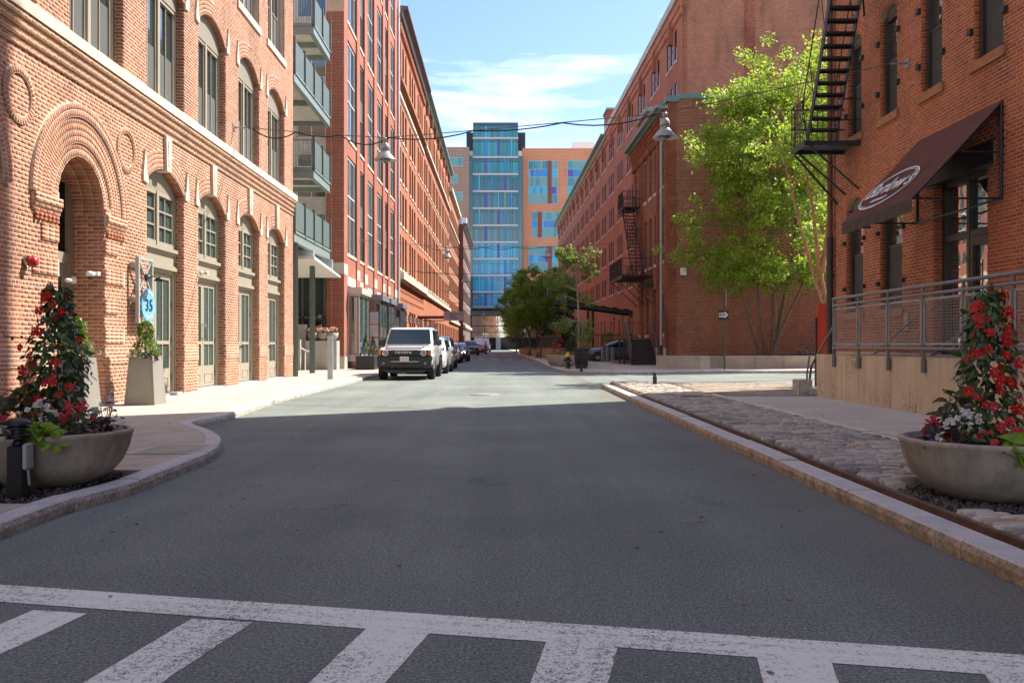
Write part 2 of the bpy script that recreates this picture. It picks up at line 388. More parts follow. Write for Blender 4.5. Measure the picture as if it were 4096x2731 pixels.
def bricks(fr, s0, s1, z0, z1, ops=(), Lb=.2, Hb=.0705, J=.011, n=0.0, proud=.0008, head=7, vis=None, avoid=None, thick=.03, jit=.0006, phase=0):
    """4x4 matrices of unit cubes, one per brick"""
    out = []; k0 = int(math.floor(z0/Hb)); k1 = int(math.ceil(z1/Hb))
    Sx, Nx = fr.S, fr.N
    for k in range(k0, k1):
        zb = max(k*Hb, z0)+J/2; zt = min((k+1)*Hb, z1)-J/2
        if zt-zb < .02: continue
        zc = (zb+zt)/2
        hdr = head and (k % head == 3)
        Lc = Lb/2 if hdr else Lb
        sp = [q for q in (span(o, zc) for o in ops) if q]
        if avoid: sp += avoid(zc)
        sp.sort(); free = []; c = s0
        for a, b in sp:
            if a > c: free.append((c, min(a, s1)))
            c = max(c, b)
        if c < s1: free.append((c, s1))
        ph = (Lb/2 if (k % 2) else 0)+(Lb*.25 if hdr else 0)+phase
        for a, b in free:
            if b-a < .03: continue
            j = math.floor((a-s0-ph)/Lc)
            while True:
                p0 = s0+ph+j*Lc; p1 = p0+Lc; j += 1
                if p0 >= b: break
                q0, q1 = max(p0, a), min(p1, b)
                if p0 > a: q0 += J/2
                if p1 < b: q1 -= J/2
                if q1-q0 < .03: continue
                if vis and not vis((q0+q1)/2, zc): continue
                out.append((q0, q1, zb, zt))
    if not out: return np.zeros((0, 4, 4))
    A = np.array(out); m = len(A); R = np.zeros((m, 4, 4)); R[:, 3, 3] = 1
    L_ = A[:, 1]-A[:, 0]; Hh = A[:, 3]-A[:, 2]; pr = proud+rng.uniform(-jit, jit, m)
    y = fr.N*fr.g
    for i in range(3):
        R[:, i, 0] = fr.S[i]*L_; R[:, i, 1] = y[i]*thick
    R[:, 2, 2] = Hh
    sc_ = (A[:, 0]+A[:, 1])/2; zc = (A[:, 2]+A[:, 3])/2; nn = n+pr-thick/2
    P = np.array([[fr.O[i]+fr.S[i]*a+fr.N[i]*q for i in range(3)] for a, q in zip(sc_, nn)]); P[:, 2] += zc
    R[:, :3, 3] = P; return R
def ringbricks(fr, cs, cz, r0, r1, a0, a1, wb=.07, J=.011, n=0.0, proud=.0012, thick=.04):
    """radial bricks of an arch ring between two angles (degrees from +s)"""
    rm = (r0+r1)/2; cnt = max(1, int(round(math.radians(a1-a0)*rm/wb))); out = []
    y = fr.N*fr.g
    for i in range(cnt):
        q = math.radians(a0+(a1-a0)*(i+.5)/cnt); wdt = math.radians(a1-a0)*rm/cnt-J
        rad = fr.S*math.cos(q)+fr.Z*math.sin(q); tan = -fr.S*math.sin(q)+fr.Z*math.cos(q)
        c = fr.pt(cs+rm*math.cos(q), cz+rm*math.sin(q), n+proud+random.uniform(-.0005, .0005)-thick/2)
        h = r1-r0-J
        out.append([[rad[k]*h, y[k]*thick, tan[k]*wdt, c[k]] for k in range(3)]+[[0, 0, 0, 1]])
    return np.array(out)
def segarch(o):
    """centre height and radius of an opening's arch, and its half angle"""
    hw = (o['s1']-o['s0'])/2; r = o['rise']; R = (hw*hw+r*r)/(2*r); return (o['s0']+o['s1'])/2, o['zs']+r-R, R, math.degrees(math.asin(min(1, hw/R)))
_win = {}
def far_window(root, fr, o, frame_m, glass_m, mull=1, trans=1, fw=.06, sill=None, sill_h=.14, recess=None, name='window', sproud=.05, extra=0, t2=None):
    """window > pane, sill, for walls some way off; meshes are shared between windows of one size"""
    wd, h = round(o['s1']-o['s0'], 3), round(o['zs']-o['z0'], 3); d = recess if recess is not None else o['d']
    key = (wd, h, mull, trans, fr.g, frame_m.name, glass_m.name, fw, round(o['rise'], 2), round(d, 3), t2)
    if key not in _win:
        f = MB(); bx = lambda *a: fr.box(f, *a)
        n0, n1 = -d-.02, -d+.04
        bx(0, fw, 0, h, n0, n1); bx(wd-fw, wd, 0, h, n0, n1); bx(fw, wd-fw, 0, fw, n0, n1); bx(fw, wd-fw, h-fw, h+o['rise'], n0, n1)
        for i in range(mull): c = wd*(i+1)/(mull+1); bx(c-fw*.35, c+fw*.35, fw, h-fw, n0+.005, n1-.005)
        for i in range(trans): c = (h*(i+1)/(trans+1)) if t2 is None else t2[i]; bx(fw, wd-fw, c-fw*.45, c+fw*.45, n0+.008, n1-.002)
        p = MB(); fr.box(p, fw*.5, wd-fw*.5, fw*.5, h-fw*.5, -d-.015, -d)
        _win[key] = (f.mesh(name, frame_m), p.mesh('pane', glass_m))
    fm, pm = _win[key]
    wo = put(name, fm, root, fr.at(o['s0'], o['z0'])); put('pane', pm, wo, fr.at(o['s0'], o['z0']))
    if sill is not None:
        k2 = ('sill', wd, fr.g, sill.name, sill_h, sproud, extra)
        if k2 not in _win:
            b = MB(); fr.box(b, -.06-extra, wd+.06+extra, -sill_h, .0, -.06, sproud); _win[k2] = b.mesh('sill', sill)
        put('sill', _win[k2], wo, fr.at(o['s0'], o['z0']))
    return wo
_txt = {}
def text_obj(s, name, size, mat, parent, m, ext=.004, shear=0, align='CENTER', sx=1.0, space=1.0, bold=0):
    """flat lettering standing in the local XY plane of m"""
    k = (s, size, mat.name, ext, shear, align, space, bold)
    if k not in _txt:
        cu = bpy.data.curves.new(name, 'FONT'); cu.body = s; cu.size = size; cu.extrude = ext; cu.shear = shear; cu.align_x = align; cu.align_y = 'CENTER'; cu.space_character = space
        cu.resolution_u = 3; cu.offset = bold
        to = bpy.data.objects.new(name, cu); C.objects.link(to); dg = bpy.context.evaluated_depsgraph_get()
        me = bpy.data.meshes.new_from_object(to.evaluated_get(dg)); bpy.data.objects.remove(to); me.materials.clear(); me.materials.append(mat); me.name = name
        _txt[k] = me
    return put(name, _txt[k], parent, m @ Matrix.Diagonal((sx, 1, 1, 1)))
def body(mb, x0, x1, y0, y1, z0, z1, m=0): return mb.box(x0, x1, y0, y1, z0, z1, m)

# ---------------------------------------------------------------- ground
ASPHALT, t_, p_, l_ = newmat('asphalt')
n1 = noise(t_, l_, .35, 6, .6); r1 = ramp(t_, [(.35, (.158, .181, .164)), (.7, (.226, .254, .226))]); l_(n1, r1.inputs[0])
n2 = noise(t_, l_, 70, 2, .8); r2 = ramp(t_, [(.30, (.30,)*3), (.5, (.95,)*3), (.64, (1.4,)*3), (.74, (2.6,)*3)]); l_(n2, r2.inputs[0])
n3 = noise(t_, l_, 24, 4, .7); r3 = ramp(t_, [(.3, (.82,)*3), (.7, (1.14,)*3)]); l_(n3, r3.inputs[0])
vo = N(t_, 'ShaderNodeTexVoronoi', feature='DISTANCE_TO_EDGE'); vo.inputs['Scale'].default_value = .26
wv = N(t_, 'ShaderNodeVectorMath', operation='ADD'); nv = N(t_, 'ShaderNodeTexNoise'); nv.inputs['Scale'].default_value = 2.2; nv.inputs['Detail'].default_value = 6
l_(pos(t_), nv.inputs['Vector']); l_(pos(t_), wv.inputs[0]); l_(nv.outputs['Color'], wv.inputs[1]); l_(wv.outputs[0], vo.inputs['Vector'])
rc = ramp(t_, [(.0, (.72,)*3), (.0055, (1, 1, 1))]); l_(vo.outputs['Distance'], rc.inputs[0])
nm = noise(t_, l_, .3, 2); rm = ramp(t_, [(.5, (0, 0, 0)), (.6, (1, 1, 1))]); l_(nm, rm.inputs[0])
mpl = N(t_, 'ShaderNodeMapping'); mpl.inputs['Scale'].default_value = (1.1, .05, 1); l_(pos(t_), mpl.inputs[0])
rl_ = ramp(t_, [(.35, (.86, .865, .87)), (.65, (1.1, 1.09, 1.08))]); l_(noise(t_, l_, 1.0, 5, .6, mpl.outputs[0]), rl_.inputs[0])
ro_ = ramp(t_, [(.27, (.62,)*3), (.36, (1, 1, 1))]); l_(noise(t_, l_, 1.05, 5, .6), ro_.inputs[0])
cm = mixc(t_, l_, 1.0, mixc(t_, l_, 1.0, mixc(t_, l_, rm.outputs[0], (1, 1, 1), rc.outputs[0]), rl_.outputs[0], 'MULTIPLY'), ro_.outputs[0], 'MULTIPLY')
cc = mixc(t_, l_, 1.0, mixc(t_, l_, 1.0, mixc(t_, l_, 1.0, r1.outputs[0], r2.outputs[0], 'MULTIPLY'), r3.outputs[0], 'MULTIPLY'), cm, 'MULTIPLY')
sxg = N(t_, 'ShaderNodeSeparateXYZ'); l_(pos(t_), sxg.inputs[0]); mg = N(t_, 'ShaderNodeMapRange'); mg.inputs[1].default_value = 1.75; mg.inputs[2].default_value = 2.62; l_(sxg.outputs[0], mg.inputs[0])
gm = N(t_, 'ShaderNodeMath', operation='MULTIPLY'); l_(mg.outputs[0], gm.inputs[0]); l_(noise(t_, l_, 1.7, 5, .65), gm.inputs[1])
gn = N(t_, 'ShaderNodeMath', operation='LESS_THAN'); l_(sxg.outputs[0], gn.inputs[0]); gn.inputs[1].default_value = 2.66
gq = N(t_, 'ShaderNodeMath', operation='MULTIPLY'); l_(gm.outputs[0], gq.inputs[0]); l_(gn.outputs[0], gq.inputs[1])
cc = mixc(t_, l_, gq.outputs[0], cc, (.15, .125, .095))
l_(cc, p_.inputs['Base Color']); p_.inputs['Roughness'].default_value = .88; p_.inputs['Specular IOR Level'].default_value = .25; bump(t_, l_, p_, n2, .55, .006)
SIDEW, t_, p_, l_ = newmat('sidewalk concrete')
r1 = ramp(t_, [(.3, (.46, .40, .31)), (.7, (.55, .485, .38))]); l_(noise(t_, l_, .9, 6, .6), r1.inputs[0])
n2 = noise(t_, l_, 130, 2, .6); r2 = ramp(t_, [(.3, (.8,)*3), (.55, (1,)*3), (.75, (1.18,)*3)]); l_(n2, r2.inputs[0])
r3 = ramp(t_, [(.36, (.80,)*3), (.5, (1,)*3)]); l_(noise(t_, l_, 3.2, 5, .65), r3.inputs[0])
l_(mixc(t_, l_, 1.0, mixc(t_, l_, 1.0, r1.outputs[0], r2.outputs[0], 'MULTIPLY'), r3.outputs[0], 'MULTIPLY'), p_.inputs['Base Color']); p_.inputs['Roughness'].default_value = .9; bump(t_, l_, p_, n2, .15, .004)
GRANITE = M('granite kerb top', (.55, .54, .51), .85, var=.12, vs=5, fine=.32, fs=110, bmp=.25)
GRANITE_S = M('split granite', (.46, .43, .37), .92, var=.3, vs=6, fine=.4, fs=38, bmp=.9)
GRANITE_B = M('brown granite', (.46, .355, .245), .92, var=.38, vs=5, fine=.42, fs=38, bmp=.9)
DIRT = M('dark grit', (.075, .062, .05), .95, var=.35, vs=5, fine=.5, fs=110, bmp=.7)
MULCH = M('mulch', (.045, .03, .022), .95, var=.35, vs=9, fine=.5, fs=70, bmp=.8)
def paintmat(nm, lo, mid, hi, dark):
    global t_
    m, t_, p_, l_ = newmat(nm)
    nA = noise(t_, l_, 85, 2, .85); nB = noise(t_, l_, 30, 4, .8); nC = noise(t_, l_, 1.3, 4, .6)
    ad = N(t_, 'ShaderNodeMath', operation='ADD'); l_(nA, ad.inputs[0]); l_(nB, ad.inputs[1])
    a2 = N(t_, 'ShaderNodeMath', operation='MULTIPLY_ADD'); l_(nC, a2.inputs[0]); a2.inputs[1].default_value = .55; l_(ad.outputs[0], a2.inputs[2])
    sx_ = N(t_, 'ShaderNodeSeparateXYZ'); l_(pos(t_), sx_.inputs[0]); sm = N(t_, 'ShaderNodeMath', operation='MULTIPLY'); sm.inputs[1].default_value = 3.9; l_(sx_.outputs[0], sm.inputs[0])
    sn = N(t_, 'ShaderNodeMath', operation='SINE'); l_(sm.outputs[0], sn.inputs[0]); s2 = N(t_, 'ShaderNodeMath', operation='MULTIPLY_ADD'); s2.inputs[1].default_value = -.045; l_(sn.outputs[0], s2.inputs[0]); l_(a2.outputs[0], s2.inputs[2]); a2 = s2
    rp = ramp(t_, [(lo, dark), (mid, (.58, .60, .54)), (hi, (.84, .86, .77))]); 
    mr = N(t_, 'ShaderNodeMapRange'); mr.inputs[1].default_value = .6; mr.inputs[2].default_value = 1.9; l_(a2.outputs[0], mr.inputs[0]); l_(mr.outputs[0], rp.inputs[0])
    l_(rp.outputs[0], p_.inputs['Base Color']); p_.inputs['Roughness'].default_value = .8; bump(t_, l_, p_, nA, .4, .005); return m
PAINT_W = paintmat('worn road paint', .375, .44, .53, (.19, .20, .195)); PAINT_F = paintmat('fresher road paint', .33, .40, .48, (.3, .31, .3))
PAINT, t_, p_, l_ = newmat('road paint')
# worn white paint: grit shows through where it has rubbed off
nA = noise(t_, l_, 120, 3, .8); nB = noise(t_, l_, 9, 5, .65)
ad = N(t_, 'ShaderNodeMath', operation='ADD'); l_(nA, ad.inputs[0]); l_(nB, ad.inputs[1])
rp = ramp(t_, [(.62, (.13, .13, .135)), (.78, (.58, .58, .58)), (.95, (.82, .82, .81))]); l_(ad.outputs[0], rp.inputs[0])
vo = N(t_, 'ShaderNodeTexVoronoi', feature='DISTANCE_TO_EDGE'); vo.inputs['Scale'].default_value = 16; l_(pos(t_), vo.inputs['Vector'])
rc = ramp(t_, [(.0, (.35,)*3), (.03, (1, 1, 1))]); l_(vo.outputs['Distance'], rc.inputs[0])
rn = ramp(t_, [(.54, (0, 0, 0)), (.62, (1, 1, 1))]); l_(noise(t_, l_, 1.7, 3), rn.inputs[0])
l_(mixc(t_, l_, 1.0, rp.outputs[0], mixc(t_, l_, rn.outputs[0], (1, 1, 1), rc.outputs[0]), 'MULTIPLY'), p_.inputs['Base Color']); p_.inputs['Roughness'].default_value = .75
bump(t_, l_, p_, nA, .4, .005)

def sheet(name, polys, mat, kind='structure', parent=None):
    b = MB()
    for pg in polys: b.add(pg, [tuple(range(len(pg)))])
    o = b.wobj(name, mat, parent)
    if kind: o['kind'] = kind
    return o
big = MB()
big.add([(-400, -60, -.03), (400, -60, -.03), (400, 1500, -.03), (-400, 1500, -.03)], [(0, 1, 2, 3)])
g_ = big.wobj('ground', M('dusty ground', (.22, .2, .17), .95)); g_['kind'] = 'structure'
LK = [(-3.15, -6, 0), (-3.15, 2, 0)]+[tuple(gp(u, v)) for u, v in [(147, 2100), (338, 2035), (529, 1980), (638, 1935), (797, 1868), (861, 1833), (883, 1803), (880, 1780), (848, 1757), (800, 1738), (772, 1726), (770, 1716), (800, 1708), (900, 1687), (974, 1659), (1127, 1607), (1300, 1561), (1506, 1508)]]+[(-5.55, 50, 0), (-5.7, 80, 0), (-6.4, 150, 0), (-7, 222, 0)]
LK = [Vector(p) for p in LK]
RK = [Vector(p) for p in [(2.63, -6, 0), (2.63, 26.2, 0)]]
road = sheet('road', [[(p.x, p.y, 0) for p in LK]+[(20, 222, 0), (20, -6, 0)], [(20, 15, .0), (60, 15, .0), (60, 60, .0), (20, 60, .0)]], ASPHALT)

def offset(pl, d):
    out = []
    for i, p in enumerate(pl):
        a = pl[max(i-1, 0)]; b = pl[min(i+1, len(pl)-1)]; t = (b-a).normalized(); nrm = Vector((-t.y, t.x, 0)); out.append(p+nrm*d)
    return out
def resample(pl, step):
    out = [pl[0]]; 
    for a, b in zip(pl, pl[1:]):
        n = max(1, int(round((b-a).length/step)))
        for i in range(1, n+1): out.append(a.lerp(b, i/n))
    return out
def catmull(P, k=4):
    out = []
    for i in range(len(P)-1):
        p0, p1, p2, p3 = P[max(i-1, 0)], P[i], P[i+1], P[min(i+2, len(P)-1)]
        for j in range(k):
            t = j/k; out.append(.5*((2*p1)+(p2-p0)*t+(2*p0-5*p1+4*p2-p3)*t*t+(3*p1-p0-3*p2+p3)*t**3))
    return out+[P[-1]]
def kerb(name, pl, wd, hgt, stone, mats, label_structure=True, sign=1, lim=60):
    """a row of granite blocks along a polyline; the road lies on the other side of sign"""
    root = bpy.data.objects.new(name, None); C.objects.link(root); root['kind'] = 'structure'; WM[root.name] = I4
    acc = 0; cur = [pl[0]]; blocks = []
    for a, b in zip(pl, pl[1:]):
        cur.append(b); acc += (b-a).length
        if acc >= stone: blocks.append(cur); cur = [b]; acc = 0
    if len(cur) > 1: blocks.append(cur)
    for bl in blocks:
        inn = offset(bl, sign*wd); b = MB(); n = len(bl); t0 = (bl[1]-bl[0]).normalized()*.008; t1 = (bl[-1]-bl[-2]).normalized()*.008
        bl = list(bl); bl[0] = bl[0]+t0; bl[-1] = bl[-1]-t1; inn[0] = inn[0]+t0; inn[-1] = inn[-1]-t1
        dz = random.uniform(-.006, .006); h = hgt+dz
        for i in range(n):
            o, q = bl[i], inn[i]; e = (q-o).normalized()
            jt = random.uniform(-.006, .006)
            b.v += [tuple(o+e*jt+Vector((0, 0, -.03))), tuple(o+e*(jt*.5-.008)+Vector((0, 0, h*.55))), tuple(o+e*.004+Vector((0, 0, h-.014))), tuple(o+e*.02+Vector((0, 0, h))), tuple(q+Vector((0, 0, h))), tuple(q+Vector((0, 0, -.03)))]
        for i in range(n-1):
            for k in range(5):
                b.f.append((i*6+k, (i+1)*6+k, (i+1)*6+k+1, i*6+k+1)); b.m.append(0 if k >= 2 else 1); b.sm.append(False)
        for i in (0, n-1): b.f.append(tuple(i*6+k for k in range(6))); b.m.append(1); b.sm.append(False)
        b.wobj('kerb_stone', mats, root)
    return root
LKs = resample(catmull(LK[1:20], 4), .35)
LKs = [LK[0]]+LKs+[LK[-4], LK[-3], LK[-2], LK[-1]]
LKs = resample(LKs, .6)
kerb('kerb', LKs, .17, .12, 1.9, (GRANITE, GRANITE_S), sign=1)
rk = resample([Vector((2.63, y, 0)) for y in (-4, 4, 26.0)]+[Vector((2.8, 26.7, 0)), Vector((3.2, 27.0, 0)), Vector((4.3, 27.1, 0))], .6)
kerb('kerb', rk, .2, .12, 1.7, (GRANITE, GRANITE_B), sign=-1)
kerb('kerb', resample([Vector((4.46, y, .0)) for y in (-4, 20.6)], .6), .24, .128, 1.8, (STONE, GRANITE_B), sign=-1)

def slabs(name, poly_fn, ys, z, mat, gap=.012):
    """concrete slabs cut across a strip: poly_fn(y) gives the strip's two edges"""
    root = bpy.data.objects.new(name, None); C.objects.link(root); root['kind'] = 'structure'; WM[root.name] = I4
    for a, b in zip(ys, ys[1:]):
        n = max(2, int((b-a)/.25)+1); yy = [a+gap/2+(b-a-gap)*i/(n-1) for i in range(n)]; vs = []
        for y in yy:
            l, r = poly_fn(y); vs += [(l, y, z), (r, y, z)]
        m = MB(); m.add(vs, [(2*i, 2*i+1, 2*i+3, 2*i+2) for i in range(n-1)])
        m.add([vs[0], vs[1], (vs[1][0], vs[1][1], z-.04), (vs[0][0], vs[0][1], z-.04)], [(0, 1, 2, 3)])
        m.add([vs[-2], vs[-1], (vs[-1][0], vs[-1][1], z-.04), (vs[-2][0], vs[-2][1], z-.04)], [(0, 1, 2, 3)])
        m.wobj('paving_slab', mat, root)
    return root
INN = offset(LKs, .165)
def left_edge(y):
    best = None
    for a, b in zip(INN, INN[1:]):
        if min(a.y, b.y) <= y <= max(a.y, b.y) and abs(b.y-a.y) > 1e-6:
            x = a.x+(b.x-a.x)*(y-a.y)/(b.y-a.y); best = x if best is None else max(best, x)
    return best if best is not None else -6
def lwall(y): return -7.419-.0121*y
bare = MB(); bare.add([(-12, -6, .075), (-3.3, -6, .075), (-5, 222, .075), (-16, 222, .075)], [(0, 1, 2, 3)])
slabs('sidewalk', lambda y: (lwall(y)-(.8 if y > 31.6 else .0), min(left_edge(y), -3.2)), [-6, 2, 4.6, 6.35], .118, SIDEW)
slabs('sidewalk', lambda y: (lwall(y), min(left_edge(y), -3.2)), [8.05, 9.85, 11.4, 13.1, 15.0, 17.1, 19.2, 21.5, 24, 26.5, 29, 31.5], .118, SIDEW)
slabs('sidewalk', lambda y: (lwall(y)-5.2 if y < 42 else lwall(y)-1, min(left_edge(y), -3.2)), [31.5, 34, 36.5, 39, 42, 46, 50, 55, 60, 66, 74, 82, 92, 104, 120, 150, 222], .118, SIDEW)
g_ = sheet('gravel_bed', [[(lwall(7), 6.3, .085), (-3.40, 6.3, .085), (-3.30, 7.2, .085), (-3.30, 8.1, .085), (lwall(8), 8.1, .085)]], DIRT)
# second kerb's side: plain walk along the ramp wall
slabs('sidewalk', lambda y: (4.73, 6.75), [-4, 2, 4.4, 6.6, 9.0, 11.6, 14.4, 17.3, 19.6], .122, M('grey sidewalk', (.52, .46, .385), .9, var=.1, vs=1.2, fine=.16, fs=90))
# bed of the cobbled strip
sheet('cobble_bed', [[(2.80, -4, .082), (4.48, -4, .082), (4.48, 26.9, .082), (2.80, 26.9, .082)]], M('sandy joint', (.17, .14, .105), .95, var=.3, vs=4, fine=.4, fs=90))
sheet('paver_bed', [[(4.4, 19.5, .095), (22, 19.5, .095), (22, 27.0, .095), (4.4, 27.0, .095)]], M('paver sand', (.3, .23, .16), .95, var=.2))
# cobbles
def cobble(seed):
    r = random.Random(seed); rows = [(1.0, -.5), (1.0, .22), (.88, .47), (.5, .53)]; vs = []; k = 8
    for sc_, z in rows:
        for j in range(k):
            q = 2*math.pi*(j+.5)/k; x, y = math.cos(q), math.sin(q); e = .26
            x = math.copysign(abs(x)**e, x)*.5*sc_; y = math.copysign(abs(y)**e, y)*.5*sc_
            vs.append((x*r.uniform(.93, 1.04), y*r.uniform(.9, 1.05), z*(r.uniform(.85, 1.12) if z > 0 else 1)))
    fs = [(i*k+j, i*k+(j+1) % k, (i+1)*k+(j+1) % k, (i+1)*k+j) for i in range(3) for j in range(k)]
    fs += [(24, 25, 26, 27), (24, 27, 28, 31), (28, 29, 30, 31)]
    return np.array(vs), np.array(fs)
COB = brick_mat('granite cobble', [(0, (.29, .28, .26)), (.2, (.54, .51, .44)), (.4, (.40, .375, .33)), (.55, (.58, .49, .36)), (.7, (.24, .23, .22)), (.85, (.50, .38, .26)), (1, (.46, .445, .41))], .85, .3)
Ms = []; y = 3.2; row = 0
while y < 26.6:
    dy = random.uniform(.080, .108); x = 3.03+random.uniform(-.1, 0)
    while x < 4.36:
        lx = random.uniform(.14, .27)
        if x+lx > 4.5: lx = 4.45-x
        if lx > .07:
            cx, cy = x+lx/2, y+dy/2
            if not ((3.62-cx)**2/.62**2+(6.55-cy)**2/.75**2 < 1.25 or ((cx-3.9)/.42)**2+((cy-19.1)/.42)**2 < 1.0):
                h = .085+random.uniform(-.014, .016)
                m = Matrix.Translation((cx, cy+random.uniform(-.012, .012), .115)) @ Euler((random.uniform(-.07, .07), random.uniform(-.05, .05), random.uniform(-.06, .06))).to_matrix().to_4x4() @ Matrix.Diagonal((lx*.96, dy*.94, h, 1))
                Ms.append(np.array(m))
        x += lx
    y += dy
cb = bpy.data.objects.new('cobble_strip', None); C.objects.link(cb); cb['kind'] = 'structure'; WM[cb.name] = I4
pieces(cb, 'cobblestone', Ms, COB, 300, 'cobbles', [cobble(i) for i in range(5)], smooth=False)
# pavers of the crossing
Ms = []
for j in range(int(6.9/.105)):
    for i in range(int(13/.21)):
        x = 4.6+i*.21+(.105 if j % 2 else 0); yy = 19.9+j*.105
        if yy < 20.7 and x < 4.75: continue
        if x > 4.75 and yy < 19.75: continue
        Ms.append(np.array(Matrix.Translation((x+.1, yy+.05, .105+random.uniform(-.002, .003))) @ Matrix.Diagonal((.2, .096, .05, 1))))
pv = bpy.data.objects.new('paver_crossing', None); C.objects.link(pv); pv['kind'] = 'structure'; WM[pv.name] = I4
pieces(pv, 'paver', Ms, brick_mat('pavers', [(0, (.34, .285, .215)), (.5, (.41, .345, .26)), (1, (.37, .30, .225))]), 300, 'pavers')
# rusty rails set in the strip
for x in (2.93, 4.36):
    b = MB(); y0, y1 = (-4, 26.4) if x < 3 else (-4, 20.8)
    b.box(x-.024, x+.024, y0, y1, .08, .134); b.box(x+.024, x+.05, y0, y1, .08, .118)
    tag(b.wobj('rail', RUST), 'rusty steel rail set in the cobbles along the ' + ('granite kerb' if x < 3 else 'plain sidewalk edge'), 'rail', 'old rails in the cobbled strip')
# manhole in the cobbles
b = MB(); b.lathe([(.40, .06), (.40, .135), (.37, .14), (.36, .13), (0, .13)], 28)
for i in range(-3, 4):
    for j in range(-3, 4):
        if i*i+j*j < 9.5: b.box(i*.095-.03, i*.095+.03, j*.095-.03, j*.095+.03, .128, .139)
b.xf(Matrix.Translation((3.9, 19.1, 0))); tag(b.wobj('manhole_cover', RUST), 'rusty round manhole cover among the cobblestones', 'manhole')
b = MB(); c = gp(1938, 1578); b.lathe([(.36, 0), (.36, .012), (.33, .016), (0, .016)], 28, c=(c.x, c.y, 0))
for i in range(-3, 4): b.box(c.x+i*.09-.02, c.x+i*.09+.02, c.y-.2, c.y+.2, .014, .02)
tag(b.wobj('manhole_cover', M('grey iron', (.3, .29, .28), .6, .3, fine=.2)), 'grey iron manhole cover flush in the asphalt road', 'manhole')
# sidewalk hatch on the left
hc = gp(690, 1798, .12); b = MB(); b.box(hc.x-.33, hc.x+.33, hc.y-.42, hc.y+.42, .10, .128); b.box(hc.x-.27, hc.x+.27, hc.y-.36, hc.y+.36, .12, .1315, 1)
tag(b.wobj('utility_hatch', (STONE_G, M('grey steel plate', (.2, .27, .25), .5, .4, fine=.3, fs=40))), 'grey steel hatch plate set in the left sidewalk by the kerb', 'hatch')
# crosswalk paint
zl = .0030
def band(p, q, wl, name='crosswalk_line'):
    b = MB(); k = 14
    for i in range(k):
        a0 = p.lerp(q, i/k); a1 = p.lerp(q, (i+1)/k)
        b.quad((a0.x, a0.y, zl), (a1.x, a1.y, zl), (a1.x, a1.y-wl, zl), (a0.x, a0.y-wl, zl))
    return b
cw = bpy.data.objects.new('crosswalk_marking', None); C.objects.link(cw); cw['kind'] = 'structure'; WM[cw.name] = I4
band(Vector((-3.12, 4.73, 0)), Vector((2.6, 3.46, 0)), .27).wobj('edge_line', PAINT_W, cw)
band(Vector((-3.12, 2.1, 0)), Vector((2.6, .9, 0)), .27).wobj('edge_line', PAINT_W, cw)
zl = .0038
band(Vector((-3.12, 4.68, 0)), Vector((2.6, 3.41, 0)), .055).wobj('repainted_strip', PAINT_F, cw); band(Vector((-3.12, 4.57, 0)), Vector((2.6, 3.30, 0)), .06).wobj('repainted_strip', PAINT_F, cw)
zl = .0025
for u0, u1, v0, ub0, ub1 in [(135, 348, 2440, -560, -240), (766, 1010, 2475, 335, 644), (1463, 1720, 2515, 1236, 1541), (2192, 2475, 2552, 2122, 2431), (3023, 3315, 2605, 3054, 3354), (3916, 4210, 2660, 3963, 4270)]:
    a, c = gp(u0, v0), gp(u1, v0+14); b0, b1 = gp(ub0, 2731), gp(ub1, 2731)
    e = .6; a2 = a+(b0-a)*((a.y-1.7)/(a.y-b0.y)); c2 = c+(b1-c)*((c.y-1.7)/(c.y-b1.y))
    b = MB(); k = 8; kk_ = 40; jl = [random.uniform(-.0022, .0022) for _ in range(kk_+1)]; jr = [random.uniform(-.0022, .0022) for _ in range(kk_+1)]
    for i in range(kk_):
        s0, s1 = i/kk_, (i+1)/kk_; P0, P1, Q0, Q1 = a.lerp(a2, s0), a.lerp(a2, s1), c.lerp(c2, s0), c.lerp(c2, s1)
        b.quad((P0.x+jl[i], P0.y, zl), (Q0.x+jr[i], Q0.y, zl), (Q1.x+jr[i+1], Q1.y, zl), (P1.x+jl[i+1], P1.y, zl))
    b.wobj('stripe', PAINT_W, cw)
    b = MB(); zf = .0034; w0_ = random.uniform(.42, .55)
    for i in range(k):
        s0, s1 = i/k, (i+1)/k; P0, P1, Q0, Q1 = a.lerp(a2, s0), a.lerp(a2, s1), c.lerp(c2, s0), c.lerp(c2, s1); f0, f1 = w0_, w0_+.26
        A, B_, C_, D_ = P0.lerp(Q0, f0), P0.lerp(Q0, f1), P1.lerp(Q1, f1), P1.lerp(Q1, f0); b.quad((A.x, A.y, zf), (B_.x, B_.y, zf), (C_.x, C_.y, zf), (D_.x, D_.y, zf))
    b.wobj('repainted_strip', PAINT_F, cw)
LIT = brick_mat('fallen leaf litter', [(0, (.30, .22, .10)), (.5, (.42, .36, .22)), (1, (.12, .09, .06))]); Ms = []
for i in range(190):
    if i < 60: x, y = random.choice((-1, 1))*random.uniform(2.1, 2.62)*(1.12 if i % 2 else 1), random.uniform(3, 24)
    else: x, y = random.uniform(-3, 2.5), random.uniform(3.2, 20)
    zq_ = .008
    if i > 110: x, y = ((random.uniform(4.8, 6.65), random.uniform(7, 19)) if i % 2 else (random.uniform(-7.2, -4.9), random.uniform(9, 28))); zq_ = .128
    s_ = random.uniform(.012, .035); Ms.append(np.array(Matrix.Translation((x, y, zq_)) @ Euler((random.uniform(-.3, .3), random.uniform(-.3, .3), random.random()*6)).to_matrix().to_4x4() @ Matrix.Diagonal((s_, s_*.5, .004, 1))))
ll = bpy.data.objects.new('leaf_litter', None); C.objects.link(ll); WM[ll.name] = I4; ll['kind'] = 'stuff'; pieces(ll, 'leaf_scrap', Ms, LIT, 0, 'leaf_scraps')
